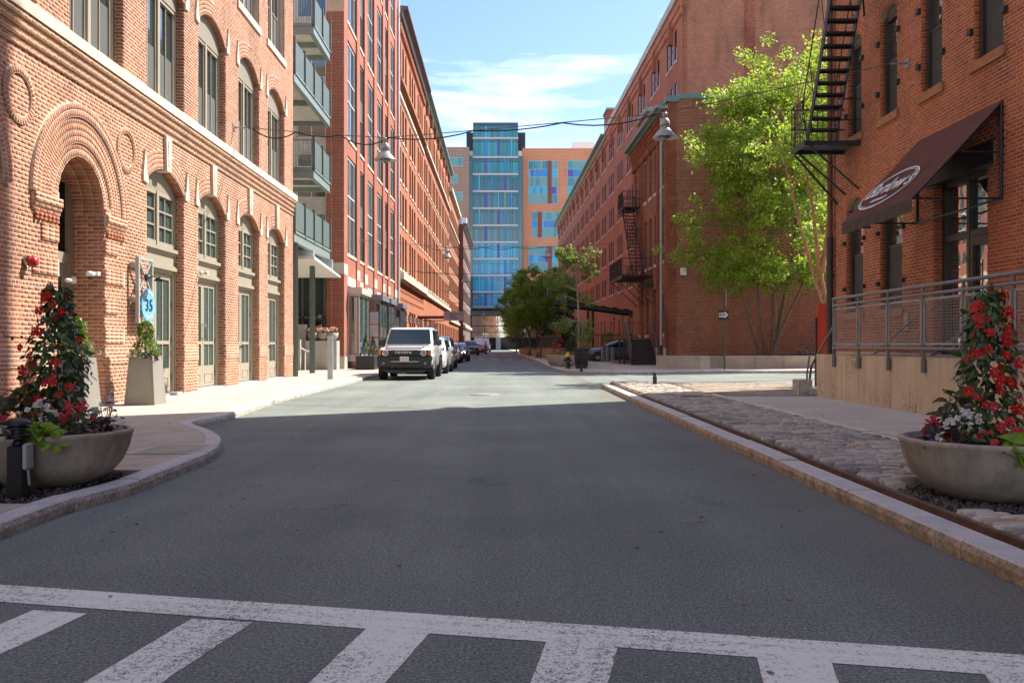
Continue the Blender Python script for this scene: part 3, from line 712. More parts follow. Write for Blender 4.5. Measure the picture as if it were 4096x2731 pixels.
# faint dashes far up the street and a speed hump
b = MB()
for x in (-4.2, -2.9, -1.7, -.5, .8): b.quad((x, 76, .005), (x+.55, 76, .005), (x+.55, 77.4, .005), (x, 77.4, .005))
o = b.wobj('lane_dashes', PAINT); o['kind'] = 'structure'
# far side of the cross street: walks, kerbs, low concrete walls
def pt2(u, v, z=0): p = gp(u, v, z); return (p.x, p.y)
isl = [Vector(p) for p in [(1.9, 62, 0), (2.0, 52, 0), (2.12, 45, 0), (2.35, 41.0, 0), (2.9, 39.2, 0), (4.0, 37.9, 0), (4.9, 37.9, 0)]]
isl = [Vector((1.4, 90, 0)), Vector((.4, 150, 0)), Vector((-.9, 222, 0))][::-1]+isl
kerb('kerb', resample(isl, 1.0), .2, .12, 2.0, (GRANITE, GRANITE_S), sign=1)
sheet('sidewalk', [[(p.x, p.y, .112) for p in isl]+[(7.2, 38.7, .112), (9.2, 39.5, .112), (30, 39.5, .112), (30, 222, .112)]], SIDEW)
kerb('kerb', resample([Vector((4.9, 37.9, 0)), Vector((7.2, 38.6, 0)), Vector((9.2, 39.4, 0)), Vector((26, 39.4, 0))], 1.0), .2, .13, 2.0, (GRANITE, GRANITE_S), sign=1)
sheet('sidewalk', [[(7.3, 38.7, .125), (9.2, 39.5, .125), (30, 39.5, .125), (30, 48.6, .125), (7.3, 48.6, .125)]], M('pale walk', (.45, .42, .36), .9, var=.1, fine=.1))
Ms = []
yy = 39.0
while yy < 60:
    dy = random.uniform(.13, .18); x = 2.45+max(0, (40.8-yy))*.9; x1 = 4.4
    while x < x1:
        lx = random.uniform(.2, .36); Ms.append(np.array(Matrix.Translation((x+lx/2, yy+dy/2, .12)) @ Matrix.Diagonal((lx*.95, dy*.92, .06+random.uniform(-.01, .02), 1)))); x += lx
    yy += dy
pieces(cb, 'cobblestone', Ms, COB, 0, 'cobbles', [cobble(i) for i in range(3)])
# ---------------------------------------------------------------- left warehouse: salmon brick with arches
def Yl(u): return 26350/(2005-u)
LFr = Frame((-7.419, 0, 0), (-.0121, 1, 0), (1, .0121, 0))
lb = thing('brick_building', 'salmon brick warehouse with a great entrance arch and four arched doorways on the left sidewalk', 'building', (-7.42, 0, 0))
S1 = 31.6
bays = [(18.56, 20.75), (21.72, 23.89), (25.05, 27.20), (28.18, 30.36)]
ops = [op(a, b, .12, 4.72, .40, .2) for a, b in bays]
ent = op(14.85, 16.6, .1, 3.70, .875, .60)
ups = [(12.0, 14.17), (15.25, 17.42)]+bays
upper = [op(a, b, 6.6, 9.2, .45, .2) for a, b in ups]
third = [op(a, b, 10.95, 13.6, 0, .2) for a, b in ups]
wl = MB()
backing(LFr, 11.5, S1, .0, 18, [ent]+ops+upper+third, wl, 0, 0)
# the unseen run of the same wall nearer than the picture's edge, with its windows
far_ops = [op(11.4-2.6*i-2.1, 11.4-2.6*i, zz, zz+2.6, .42, .2) for i in range(1, 8) for zz in (1.0, 6.6, 10.95)]
backing(LFr, -14, 11.5, 0, 18, far_ops, wl, 0, 1)
bx = lambda *a: LFr.box(wl, *a)
wl.quad((-14, 0, 18), (S1, 0, 18), (S1, 20, 18), (-14, 20, 18), 1)
wl.quad((S1, 0, 0), (S1, 20, 0), (S1, 20, 18), (S1, 0, 18), 1)
wl.quad((-14, 0, 0), (-14, 20, 0), (-14, 20, 18), (-14, 0, 18), 1)
wl.quad((-14, 20, 0), (S1, 20, 0), (S1, 20, 18), (-14, 20, 18), 1)
put('wall', wl.mesh('wall', (MORTAR, WALL_PINK)), lb, LFr.M)
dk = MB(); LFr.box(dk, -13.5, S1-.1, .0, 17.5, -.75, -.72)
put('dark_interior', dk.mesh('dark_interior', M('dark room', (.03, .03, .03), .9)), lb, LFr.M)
for o in far_ops: far_window(lb, LFr, o, TAN, GLASS_G, 1, 1, .09)
PM = MB()
def ring_back(cs, cz, r0, r1, a0, a1, n, k=36):
    P_ = lambda q, r_, nn: (cs+r_*math.cos(math.radians(q)), LFr.g*nn, cz+r_*math.sin(math.radians(q)))
    for i in range(k):
        q0, q1 = a0+(a1-a0)*i/k, a0+(a1-a0)*(i+1)/k
        PM.quad(P_(q0, r0, n), P_(q1, r0, n), P_(q1, r1, n), P_(q0, r1, n)); PM.quad(P_(q0, r1-.004, n), P_(q1, r1-.004, n), P_(q1, r1-.004, 0), P_(q0, r1-.004, 0)); PM.quad(P_(q0, r0+.004, n), P_(q1, r0+.004, n), P_(q1, r0+.004, 0), P_(q0, r0+.004, 0))
def box_back(s0, s1, z0, z1, n): LFr.box(PM, s0+.004, s1-.004, z0+.003, z1-.003, .0, n)
# bricks of the front, leaving the arches, bands and roundels free
RG = [(15.725, 3.70, .875, 1.79)]
rnd = [(13.64, 5.09, .43), (17.55, 5.10, .43)]
def lavoid(z):
    r = []
    for c, cz, r0, r1 in RG:
        if z > cz and z < cz+r1: x = math.sqrt(r1*r1-(z-cz)**2); r.append((c-x, c+x))
    if 3.7 < z < 5.5:
        x = math.sqrt(max(0, 1.79**2-(z-3.7)**2)); r.append((11.6-x, 11.6+x)) if x > 0 else None
    for c, cz, rr in rnd:
        if abs(z-cz) < rr: x = math.sqrt(rr*rr-(z-cz)**2); r.append((c-x, c+x))
    for o in ops+upper:
        c, cz, R, A = segarch(o); R2 = R+.40
        if z > o['zs']-.02 and z < cz+R2:
            x = min(math.sqrt(R2*R2-(z-cz)**2), (o['s1']-o['s0'])/2+.26 if z < o['zs']+.6 else 99)
            x2 = (z-cz)*math.tan(math.radians(A+3)); r.append((c-min(x, x2), c+min(x, x2)))
    if 6.36 < z < 6.6: r.append((0, 99))
    return r
vis = lambda s, z: z < .40*s+2.0
Ms = [bricks(LFr, 12.3, S1, .12, 6.36, [ent]+ops, avoid=lavoid, vis=vis), bricks(LFr, 12.3, S1, 6.58, 14.5, upper+third, avoid=lavoid, vis=vis, phase=.05)]
for o, th in [(o, .4) for o in ops+upper]:
    c, cz, R, A = segarch(o)
    for k in range(4): Ms.append(ringbricks(LFr, c, cz, R+.1*k, R+.1*k+.1, 90-A-(3 if k else 0), 90+A+(3 if k else 0), .07))
# entrance arch: stepped rings, the outermost standing proud
rings = [(.875, .0), (.99, .0), (1.10, .028), (1.21, .028), (1.32, .028), (1.43, .028), (1.545, .06), (1.66, .06)]
for r0, nn in rings:
    th = .05
    if nn > 0: ring_back(15.725, 3.70, r0, r0+.115, 0, 180, nn); ring_back(11.6, 3.70, r0, r0+.115, 0, 90, nn)
    Ms.append(ringbricks(LFr, 15.725, 3.70, r0, r0+.115, 0, 180, .068, n=nn, thick=.03))
    Ms.append(ringbricks(LFr, 11.6, 3.70, r0, r0+.115, 0, 90, .068, n=nn, thick=.03))
for c, cz, rr in rnd: Ms.append(ringbricks(LFr, c, cz, .33, .44, 0, 360, .07, n=.03, thick=.03)); ring_back(c, cz, .33, .44, 0, 360, .03)
for c, cz, rr in rnd:
    Ms.append(bricks(LFr, c-.34, c+.34, cz-.34, cz+.34, (), n=.0, head=0, avoid=lambda z, c=c, cz=cz: [(0, c-math.sqrt(max(0, .33**2-(z-cz)**2))), (c+math.sqrt(max(0, .33**2-(z-cz)**2)), 99)]))
# brick faces of the jambs that face us
for o in ops+upper+[ent]:
    jf = Frame(LFr.pt(o['s1'], 0, 0), (-1, -.0121, 0), (.0121, -1, 0))
    Ms.append(bricks(jf, .0, o['d']-.012, o['z0'], o['zs'], (), n=0, head=0, Lb=.2 if o is ent else .26, phase=.02))
# soffits of the arches (thin bricks laid across)
for o in ops+upper+[ent]:
    c, cz, R, A = segarch(o); cnt = int(math.radians(2*A)*R/.07); res = []
    for i in range(cnt):
        q = math.radians(90-A+2*A*(i+.5)/cnt); rad = LFr.S*math.cos(q)+LFr.Z*math.sin(q); tan = -LFr.S*math.sin(q)+LFr.Z*math.cos(q)
        for a_, b_ in ([(0, .2)] if o is not ent else [(0, .2), (.2, .4), (.4, .6)]):
            cc_ = LFr.pt(c+R*math.cos(q), cz+R*math.sin(q), -(a_+b_)/2); y = LFr.N; dd = b_-a_-.014; ww = math.radians(2*A)*R/cnt-.012
            res.append([[rad[k]*.02, y[k]*dd, tan[k]*ww, cc_[k]] for k in range(3)]+[[0, 0, 0, 1]])
    Ms.append(np.array(res))
# corbelled band under the ledge, string courses, pier plinths, dentils
def course(s0, s1, z, h, n, L=.2, ph=0):
    box_back(s0, s1, z, z+h, n)
    return bricks(LFr, s0, s1, z, z+h, (), Lb=L, Hb=h, n=n, thick=.03, head=0, phase=ph)
zz = 5.84
for i, nn in enumerate((.03, .03, .055, .055, .085, .085, .115)):
    Ms.append(course(12.3, S1, zz, .0735, nn if i % 2 == 0 else nn-.022, ph=.1*(i % 2))); zz += .0735
solid = []; c_ = 12.3
for a, b in [(14.85, 16.6)]+bays: solid.append((c_, a)); c_ = b
solid.append((c_, S1))
for a, b in solid:
    for z, nn in ((.90, .03), (.97, .03), (1.04, .03), (1.11, .03), (1.18, .03)):
        box_back(a, b, z, z+.0705, .016); Ms.append(bricks(LFr, a+.002, b-.002, z, z+.0705, (), Hb=.0705, n=.016, thick=.03, head=0, phase=random.random()*.1))
for a, b, w2 in ((14.02, 14.85, 0), (16.6, 17.43, 1)):
    for z, nn in ((3.40, .035), (3.47, .06), (3.54, .085), (3.61, .085)): Ms.append(course(a-.02, b+.02, z, .0705, nn))
    for i in range(6):
        q = a+.06+i*.13; Ms.append(bricks(LFr, q, q+.07, 3.26, 3.40, (), Hb=.0705, Lb=.3, n=.05, thick=.07, head=0))
    # toothed quoins beside the entrance
    for k in range(5):
        z0 = 1.28+k*.56; e = .28 if k % 2 else 0
        lo, hi = (a+e, b) if not w2 else (a, b-e)
        box_back(lo, hi, z0, z0+.282, .024)
        for j in range(4): Ms.append(bricks(LFr, lo, hi, z0+j*.0705, z0+(j+1)*.0705, (), Hb=.0705, n=.024, thick=.03, head=0, phase=.1*(j % 2)))
Ms = np.concatenate([m for m in Ms if len(m)])
pieces(lb, 'brick', Ms, BR_PINK, 300)
put('proud_mortar', PM.mesh('proud_mortar', MORTAR), lb, LFr.M)
# stone ledge in blocks
s = 11.5
while s < S1-.2:
    e = min(s+1.5, S1+.12); b = MB(); y0 = .135
    LFr.poly(b, [(s+.004, 6.37), (e-.004, 6.37), (e-.004, 6.57), (s+.004, 6.57)], -.05, .14); put('ledge_stone', b.mesh('ledge_stone', STONE), lb, LFr.M); s = e
b = MB(); LFr.box(b, S1, S1+.12, 6.37, 6.57, -3, .0); put('ledge_stone', b.mesh('ledge_stone', STONE), lb, LFr.M)
# impost stones and keystones
def imposts(o, key):
    c, cz, R, A = segarch(o); hw = (o['s1']-o['s0'])/2
    for sg in (-1, 1):
        e = c+sg*hw; zz = o['zs']
        pts = [(e, zz-.10), (e+sg*.24, zz-.06), (e+sg*.24, zz+.12), (e+sg*.14, zz+.60), (e+sg*.06, zz+.12), (e, zz+.03)]
        if sg < 0: pts = pts[::-1]
        b = MB(); LFr.poly(b, pts, -.2, .045); put('impost_stone', b.mesh('impost_stone', STONE), lb, LFr.M)
    if key:
        zt = cz+R; b = MB(); LFr.poly(b, [(c-.12, zt-.04), (c+.12, zt-.04), (c+.17, zt+.72), (c-.17, zt+.72)], -.2, .07)
        LFr.poly(b, [(c-.04, zt+.08), (c+.04, zt+.08), (c+.06, zt+.62), (c-.06, zt+.62)], .069, .085)
        put('keystone', b.mesh('keystone', STONE), lb, LFr.M)
for o in ops: imposts(o, True)
for o in upper: imposts(o, False)
for o in third:
    b = MB(); LFr.box(b, o['s0']-.12, o['s1']+.12, o['z0']-.2, o['z0'], -.2, .05); put('sill', b.mesh('sill', STONE), lb, LFr.M)
# joinery
def arch_head(o, z0, n0, n1, mat, name, parent, inset=.0):
    pts = [(o['s0']+inset, z0), (o['s1']-inset, z0)]+[(x, top(o, x)-inset) for x in [o['s1']-inset-(o['s1']-o['s0']-2*inset)*i/10 for i in range(11)]]
    b = MB(); LFr.poly(b, pts, n0, n1); return put(name, b.mesh(name, mat), parent, LFr.M)
def sash(o, z0, z1, nfr, root, cols, rows, fw=.11, pane=GLASS_G, screen=False, arch=True, head=.35):
    """a pair of multi-pane windows in one frame"""
    s0, s1 = o['s0'], o['s1']; m = (s0+s1)/2; f = MB(); B = lambda *a: LFr.box(f, *a)
    B(s0, s0+fw, z0, z1, -nfr-.06, -nfr+.05); B(s1-fw, s1, z0, z1, -nfr-.06, -nfr+.05); B(m-.06, m+.06, z0, z1, -nfr-.055, -nfr+.06)
    B(s0+fw, s1-fw, z0, z0+.12, -nfr-.06, -nfr+.04); B(s0+fw, s1-fw, z1-.08, z1, -nfr-.06, -nfr+.04)
    for a, b in ((s0+fw, m-.06), (m+.06, s1-fw)):
        g = .045; B(a, a+g, z0+.12, z1-.08, -nfr-.05, -nfr+.02); B(b-g, b, z0+.12, z1-.08, -nfr-.05, -nfr+.02)
        for i in range(1, cols): x = a+(b-a)*i/cols; B(x-.014, x+.014, z0+.12, z1-.08, -nfr-.045, -nfr+.012)
        for i in range(1, rows): zq = z0+.12+(z1-z0-.2)*i/rows; B(a+g, b-g, zq-.018, zq+.018, -nfr-.045, -nfr+.014)
    wo = put('window', f.mesh('window', TAN), root, LFr.M)
    for a, b in ((s0+fw, m-.06), (m+.06, s1-fw)):
        p = MB(); LFr.box(p, a, b, z0+.1, z1-.05, -nfr-.05, -nfr-.03); put('pane', p.mesh('pane', pane), wo, LFr.M)
        if screen:
            p = MB(); LFr.box(p, a+.05, b-.05, z0+.13, (z0+z1)/2, -nfr-.025, -nfr-.012); put('screen', p.mesh('screen', SCREEN), wo, LFr.M)
    return wo
DOORG = GLASS_G
for i, o in enumerate(ops):
    s0, s1 = o['s0'], o['s1']; m = (s0+s1)/2; nf = .26
    b = MB(); LFr.box(b, s0, s1, .0, .17, -.4, -.02); put('threshold', b.mesh('threshold', STONE_G), lb, LFr.M)
    f = MB(); B = lambda *a: LFr.box(f, *a)
    B(s0, s0+.13, .17, 2.95, -nf-.1, -nf+.06); B(s1-.13, s1, .17, 2.95, -nf-.1, -nf+.06); B(s0+.13, s1-.13, 2.87, 2.95, -nf-.1, -nf+.05)
    put('door_frame', f.mesh('door_frame', TAN), lb, LFr.M)
    for k, (a, c) in enumerate(((s0+.135, m-.006), (m+.006, s1-.135))):
        d = MB(); D = lambda *q: LFr.box(d, *q); n0, n1 = -nf-.05, -nf
        D(a, a+.1, .19, 2.86, n0, n1); D(c-.1, c, .19, 2.86, n0, n1); D(a+.1, c-.1, 2.74, 2.86, n0, n1); D(a+.1, c-.1, .19, .72, n0, n1)
        D(a+.1, c-.1, 1.27, 1.35, n0+.002, n1+.006); mm = (a+c)/2; D(mm-.02, mm+.02, .72, 2.74, n0+.005, n1-.004)
        D(a+.16, c-.16, .28, .31, n1, n1+.012); D(a+.16, c-.16, .50, .53, n1, n1+.012); D(a+.16, a+.19, .31, .50, n1, n1+.012); D(c-.19, c-.16, .31, .50, n1, n1+.012)
        do = put('door', d.mesh('door', TAN), lb, LFr.M)
        p = MB(); LFr.box(p, a+.09, c-.09, .70, 2.76, n0+.012, n0+.022); put('pane', p.mesh('pane', DOORG), do, LFr.M)
        h = MB(); hs = (c-.05) if k == 0 else (a+.05)
        if i == 1:
            for dx in ((0,),): h.tube([LFr.M @ Vector((hs, LFr.g*(n1), 1.42)), LFr.M @ Vector((hs, LFr.g*(n1+.07), 1.42)), LFr.M @ Vector((hs, LFr.g*(n1+.07), 1.78)), LFr.M @ Vector((hs, LFr.g*n1, 1.78))], .014)
            h.wobj('handle', STEELG, do)
        else:
            h.tube([LFr.M @ Vector((hs, LFr.g*n1, 1.2)), LFr.M @ Vector((hs, LFr.g*(n1+.05), 1.2))], .025); h.wobj('handle', DKBROWN, do)
        hb = MB(); hx = a if k == 0 else c
        for zq in (.45, 1.3, 2.1): LFr.box(hb, hx-.012, hx+.012, zq, zq+.14, n1, n1+.02)
        put('hinge', hb.mesh('hinge', DKBROWN), do, LFr.M)
    t = MB(); T = lambda *q: LFr.box(t, *q)
    T(s0, s1, 2.95, 3.42, -.36, -.2); T(s0, s1, 2.95, 3.02, -.2, -.13); T(s0, s1, 3.02, 3.06, -.2, -.16); T(s0, s1, 3.30, 3.36, -.2, -.16); T(s0, s1, 3.36, 3.44, -.2, -.11)
    put('transom_panel', t.mesh('transom_panel', TAN), lb, LFr.M)
    sash(o, 3.44, 4.66, .24, lb, 2, 3)
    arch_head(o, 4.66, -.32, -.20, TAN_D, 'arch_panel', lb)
for o in upper:
    sash(o, 6.6, 8.98, .22, lb, 2, 1, pane=GLASS, screen=True)
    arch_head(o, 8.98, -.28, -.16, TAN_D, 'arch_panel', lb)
for o in third: sash(o, 10.95, 13.6, .22, lb, 2, 2, pane=GLASS, screen=True)
# entrance door, deep in its arch
f = MB(); a, c = 14.85, 16.6; B = lambda *q: LFr.box(f, *q)
B(a, a+.16, .12, 4.3, -.72, -.58); B(c-.16, c, .12, 4.3, -.72, -.58); B(a+.16, c-.16, 2.75, 2.95, -.72, -.58); B(a+.16, c-.16, 4.25, 4.6, -.72, -.6)
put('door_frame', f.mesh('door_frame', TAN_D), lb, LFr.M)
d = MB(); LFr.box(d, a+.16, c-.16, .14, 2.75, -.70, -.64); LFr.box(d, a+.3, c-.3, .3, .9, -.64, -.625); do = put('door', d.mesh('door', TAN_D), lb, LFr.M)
p = MB(); LFr.box(p, a+.35, c-.35, 1.2, 2.5, -.645, -.635); put('pane', p.mesh('pane', GLASS_D), do, LFr.M)
p = MB(); LFr.box(p, a+.16, c-.16, 2.95, 4.3, -.69, -.66); put('pane', p.mesh('pane', GLASS_D), lb, LFr.M)
# small fittings on the wall
def wl_thing(name, label, cat, s, z, n=0.0): return thing(name, label, cat, LFr.pt(s, z, n))
q = Yl(100); bl = wl_thing('fire_bell', 'round red alarm bell on a grey box, brick wall beside the entrance arch', 'alarm bell', q, 2.55)
b = MB(); b.lathe([(0, 0), (.085, 0), (.095, .03), (.095, .055)], 20, axis='x'); b.obj('back_box', GALV, bl)
b = MB(); b.lathe([(.07, .055), (.072, .16), (.06, .185), (0, .19)], 20, axis='x'); b.obj('bell', RED, bl)
cm_ = wl_thing('dome_camera', 'white dome camera on the reveal of the entrance arch', 'camera', 16.52, 2.52, -.18)
b = MB(); b.box(-.09, .12, -.05, .06, .02, .09); b.ball((.0, -.10, .04), .085, 14, sq=(1, 1, .7)); b.obj('housing', WHITE, cm_)
b = MB(); b.ball((.0, -.10, .0), .06, 12); b.obj('lens', BLACK, cm_)
fl = wl_thing('flood_light', 'white round spotlight beside the dome camera in the arch', 'light', 16.40, 2.45, -.5)
b = MB(); b.lathe([(0, 0), (.07, 0), (.07, .04), (0, .05)], 16, axis='y'); b.tube([(0, -.02, 0), (0, -.12, -.02)], .015); b.ball((.02, -.2, -.02), .065, 12, sq=(1, 1.2, .6)); b.obj('lamp', WHITE, fl)
for s_, z_ in ((Yl(757), 2.95),):
    e = wl_thing('emergency_light', 'cream twin spotlight on the brick pier right of the second door', 'light', 21.86, 3.02, .0)
    b = MB(); b.lathe([(0, 0), (.06, 0), (.06, .05), (0, .05)], 14, axis='x'); b.tube([(.04, 0, 0), (.12, 0, .0)], .015); b.lathe([(.02, .1), (.06, .2), (.055, .2), (0, .19)], 14, axis='x'); b.obj('lamp', M('cream plastic', (.55, .5, .38), .5), e)
ip = thing('intercom_panel', 'square cream intercom plate on the reveal of the entrance arch', 'intercom', LFr.pt(16.6, 1.2, -.27))
b = MB(); b.box(-.09, .09, -.02, .0, -.12, .12); b.box(-.06, .06, -.025, -.02, -.08, .09); b.obj('plate', M('cream plate', (.5, .45, .34), .5), ip); b = MB(); b.lathe([(0, -.03), (.015, -.03), (.015, -.02)], 10, axis='y'); b.obj('button', BLACK, ip)
ln = thing('door_scanner', 'small round white reader next to the intercom plate', 'reader', LFr.pt(16.6, 1.12, -.09)); b = MB(); b.lathe([(0, -.04), (.03, -.04), (.045, -.03), (.045, 0)], 14, axis='y'); b.obj('body', WHITE, ln); b = MB(); b.lathe([(0, -.045), (.02, -.045), (.02, -.04)], 10, axis='y'); b.obj('lens', BLACK, ln)
# the wall-mounted number sign
sg = thing('number_sign', 'light blue round 35 sign hung in a grey cross-braced frame on the brick pier', 'sign', LFr.pt(18.08, 1.7, .0))
SGN = LFr.at(18.08, 0, .16); fb = MB(); T = lambda *q: LFr.box(fb, *q)
z0, z1, a, c = 1.69, 3.02, -.38, .36
T(a, a+.05, z0, z1, -.04, .03); T(a, a+.04, 2.1, 2.2, -.17, -.04); T(a, a+.04, 2.8, 2.9, -.17, -.04); T(c-.045, c, z0, z1, -.02, .03); T(a+.06, c-.045, z1-.05, z1, -.02, .03); T(a+.06, c-.045, z0, z0+.05, -.02, .03)
for p0, p1 in (((a+.05, 2.3), (c-.03, z1-.03)), ((a+.05, z1-.03), (c-.03, 2.3)), ((a+.05, z0+.03), (c-.03, 2.3)), ((a+.05, 2.3), (c-.03, z0+.03))):
    fb.tube([(p0[0], LFr.g*.0, p0[1]), (p1[0], LFr.g*.0, p1[1])], .022, 4)
put('frame', fb.mesh('frame', STEELG_L), sg, SGN)
BLUE = M('sky blue enamel', (.17, .45, .72), .4, var=.04)
b = MB(); cnt = 40
LFr.poly(b, [(.03+.335*math.cos(2*math.pi*i/cnt), 2.06+.335*math.sin(2*math.pi*i/cnt)) for i in range(cnt)], .04, .065)
disc = put('disc', b.mesh('disc', BLUE), sg, SGN)
def ltext(s, name, size, s_, z_, n_, mat, parent, rot=0, sx=1.0, **k):
    m = Matrix.Translation(LFr.pt(s_, z_, n_)) @ Matrix(((0, 0, 1, 0), (1, 0, 0, 0), (0, 1, 0, 0), (0, 0, 0, 1))) @ Matrix.Rotation(rot, 4, 'Z')
    return text_obj(s, name, size, mat, parent, m, sx=sx, **k)
NAVY = M('dark navy letters', (.02, .045, .09), .5)
ltext('35', 'number', .34, 18.11, 2.05, .235, NAVY, disc, space=1.15, bold=.004)
for word, rr, up in (('CHANNEL', .265, 1), ('CENTER', .265, -1)):
    for i, ch in enumerate(word):
        aa = (i-(len(word)-1)/2)*(.235); ang = math.pi/2-aa if up > 0 else -math.pi/2+aa
        ltext(ch, 'letter', .085, 18.11+rr*math.cos(ang), 2.06+rr*math.sin(ang), .230, WHITE, disc, rot=ang-math.pi/2 if up > 0 else ang+math.pi/2)
gl = thing('gooseneck_lamp', 'small black gooseneck lamp above the round 35 sign', 'lamp', LFr.pt(18.08, 2.62, .17))
b = MB(); b.box(0, .04, -.05, .05, -.07, .07); b.tube([(.04, 0, 0), (.16, 0, .03), (.26, 0, .0)], .012); b.obj('arm', BLACK, gl)
b = MB(); b.lathe([(.02, .03), (.05, .02), (.11, -.06), (.10, -.06), (0, .0)], 16, c=(.28, 0, -.01)); b.obj('shade', BLACK, gl)
# catenary anchor on the wall
def anchor(fr, s, z, lab):
    t = thing('wire_anchor', lab, 'wire anchor', fr.pt(s, z, 0)); b = MB(); fb_ = fr.N
    b.box(-.02, .02, -.1, .1, -.1, .1); b.tube([(0, 0, 0), (fb_.x*.35, fb_.y*.35, -.02)], .025); b.obj('bracket', GALV, t); return t
anchor(LFr, 24.6, 7.28, 'grey wire anchor plate between the upper windows of the salmon brick warehouse')
# ---------------------------------------------------------------- newer brick block with the green balconies
mbd = thing('apartment_block', 'tall newer red brick block with window strips between brick piers beyond the balconies', 'building', LFr.pt(42, 0))
GREEN = M('grey green metal', (.105, .145, .135), .45, var=.06)
GREEN_L = M('pale green grey metal', (.22, .275, .262), .45, var=.05)
WARMG = M('pale warm grey metal', (.50, .48, .43), .5, var=.05)
SLATE = M('slate blue metal', (.17, .19, .22), .5, var=.06)
bm = [(42.87, 45.67), (46.64, 48.26), (49.3, 51.9), (53.1, 55.7), (56.7, 58.3), (59.35, 61.9)]
bops = [op(a, b, .5, 27.2, 0, .22) for a, b in bm]
b = MB(); backing(LFr, 41.9, 63.2, 0, 28, bops, b, 0, 0)
b.quad((41.9, 0, 28), (63.2, 0, 28), (63.2, 18, 28), (41.9, 18, 28)); b.quad((63.2, 0, 0), (63.2, 18, 0), (63.2, 18, 28), (63.2, 0, 28))
for a, c in bm: LFr.box(b, a-.05, c+.05, .5, 27.2, -.6, -.42)
put('wall', b.mesh('wall', WALL_MOD), mbd, LFr.M)
# the pier face that looks down the street towards us
XF0, XF1 = -8.78, -7.93
FM = Frame((0, 41.9, 0), (1, 0, 0), (0, -1, 0))
b = MB(); b.quad((XF0, 0, 0), (XF1, 0, 0), (XF1, 0, 28), (XF0, 0, 28)); b.quad((XF0, 0, 0), (XF0, .8, 0), (XF0, .8, 28), (XF0, 0, 28))
put('end_wall', b.mesh('end_wall', MORTAR_T), mbd, FM.M)
Ms = [bricks(FM, XF0, -8.52, .7, 17, (), vis=None), bricks(FM, -8.50, XF1, .7, 4.6, ()), bricks(FM, -8.50, XF1, 5.12, 17, ()), ]
Ms[0] = bricks(FM, XF0, -8.52, .7, 17, [op(-9, -8, 4.6, 5.12)])
for (a, c) in bm:      # brick returns of the piers that face us
    jf = Frame(LFr.pt(c, 0, 0), (-1, -.0121, 0), (.0121, -1, 0)); Ms.append(bricks(jf, 0, .2, 5.1, 22, (), n=0, head=0, Lb=.2, proud=.004))
pieces(mbd, 'brick', np.concatenate(Ms), BR_MOD, 300)
b = MB(); FM.box(b, XF0, -8.52, 4.6, 5.12, -.1, .012); FM.box(b, -8.50, XF1+.012, 4.6, 5.12, -.1, .012); put('stone_block', b.mesh('stone_block', STONE_G), mbd, FM.M)
b = MB(); FM.box(b, XF0, XF1+.03, .1, .72, -.1, .03); put('plinth', b.mesh('plinth', STONE_G), mbd, FM.M)
prev = 41.93
for a, c in bm+[(63.2, 64)]:
    b = MB(); LFr.box(b, prev+.002, a-.002, 4.6-.02*random.random(), 5.12, -.1, .014); put('stone_block', b.mesh('stone_block', STONE), mbd, LFr.M)
    b = MB(); LFr.box(b, prev+.002, a-.002, .1, .7, -.1, .025); put('plinth', b.mesh('plinth', STONE_G), mbd, LFr.M); prev = c
for i, (a, c) in enumerate(bm):
    narrow = c-a < 2
    zs = [5.7, 11.35, 17.0, 22.65]
    for k, z in enumerate(zs):
        hh = 4.75 if z < 22 else 4.4
        b = MB(); lo = z-.85 if k else 4.55
        LFr.box(b, a, c, lo, z-.12, -.25, -.065); put('spandrel', b.mesh('spandrel', WALL_MOD), mbd, LFr.M)
        o = op(a, c-.02, z, z+hh, 0, .16)
        far_window(mbd, LFr, o, ALU if not narrow else GREEN_L, GLASS_G, 1 if not narrow else 0, 2, .07, STONE, .14, sproud=-.02, t2=(1.9, 2.9), extra=-.06)
        if narrow:
            lv = MB()
            for j in range(9): zq = z+1.95+j*.1; LFr.box(lv, a+.06, c-.08, zq, zq+.05, -.16, -.12)
            put('louvre', lv.mesh('louvre', GREEN_L), mbd, LFr.M)
    if i in (2, 3, 4, 5):
        lv = MB()
        for j in range(8): zq = 4.02+j*.075; LFr.box(lv, a, c, zq, zq+.05, -.2, -.10)
        put('louvre', lv.mesh('louvre', ALU), mbd, LFr.M)
    else:
        t = MB(); LFr.box(t, a, c, 4.15, 4.6, -.2, -.05); put('head_panel', t.mesh('head_panel', WARMG), mbd, LFr.M)
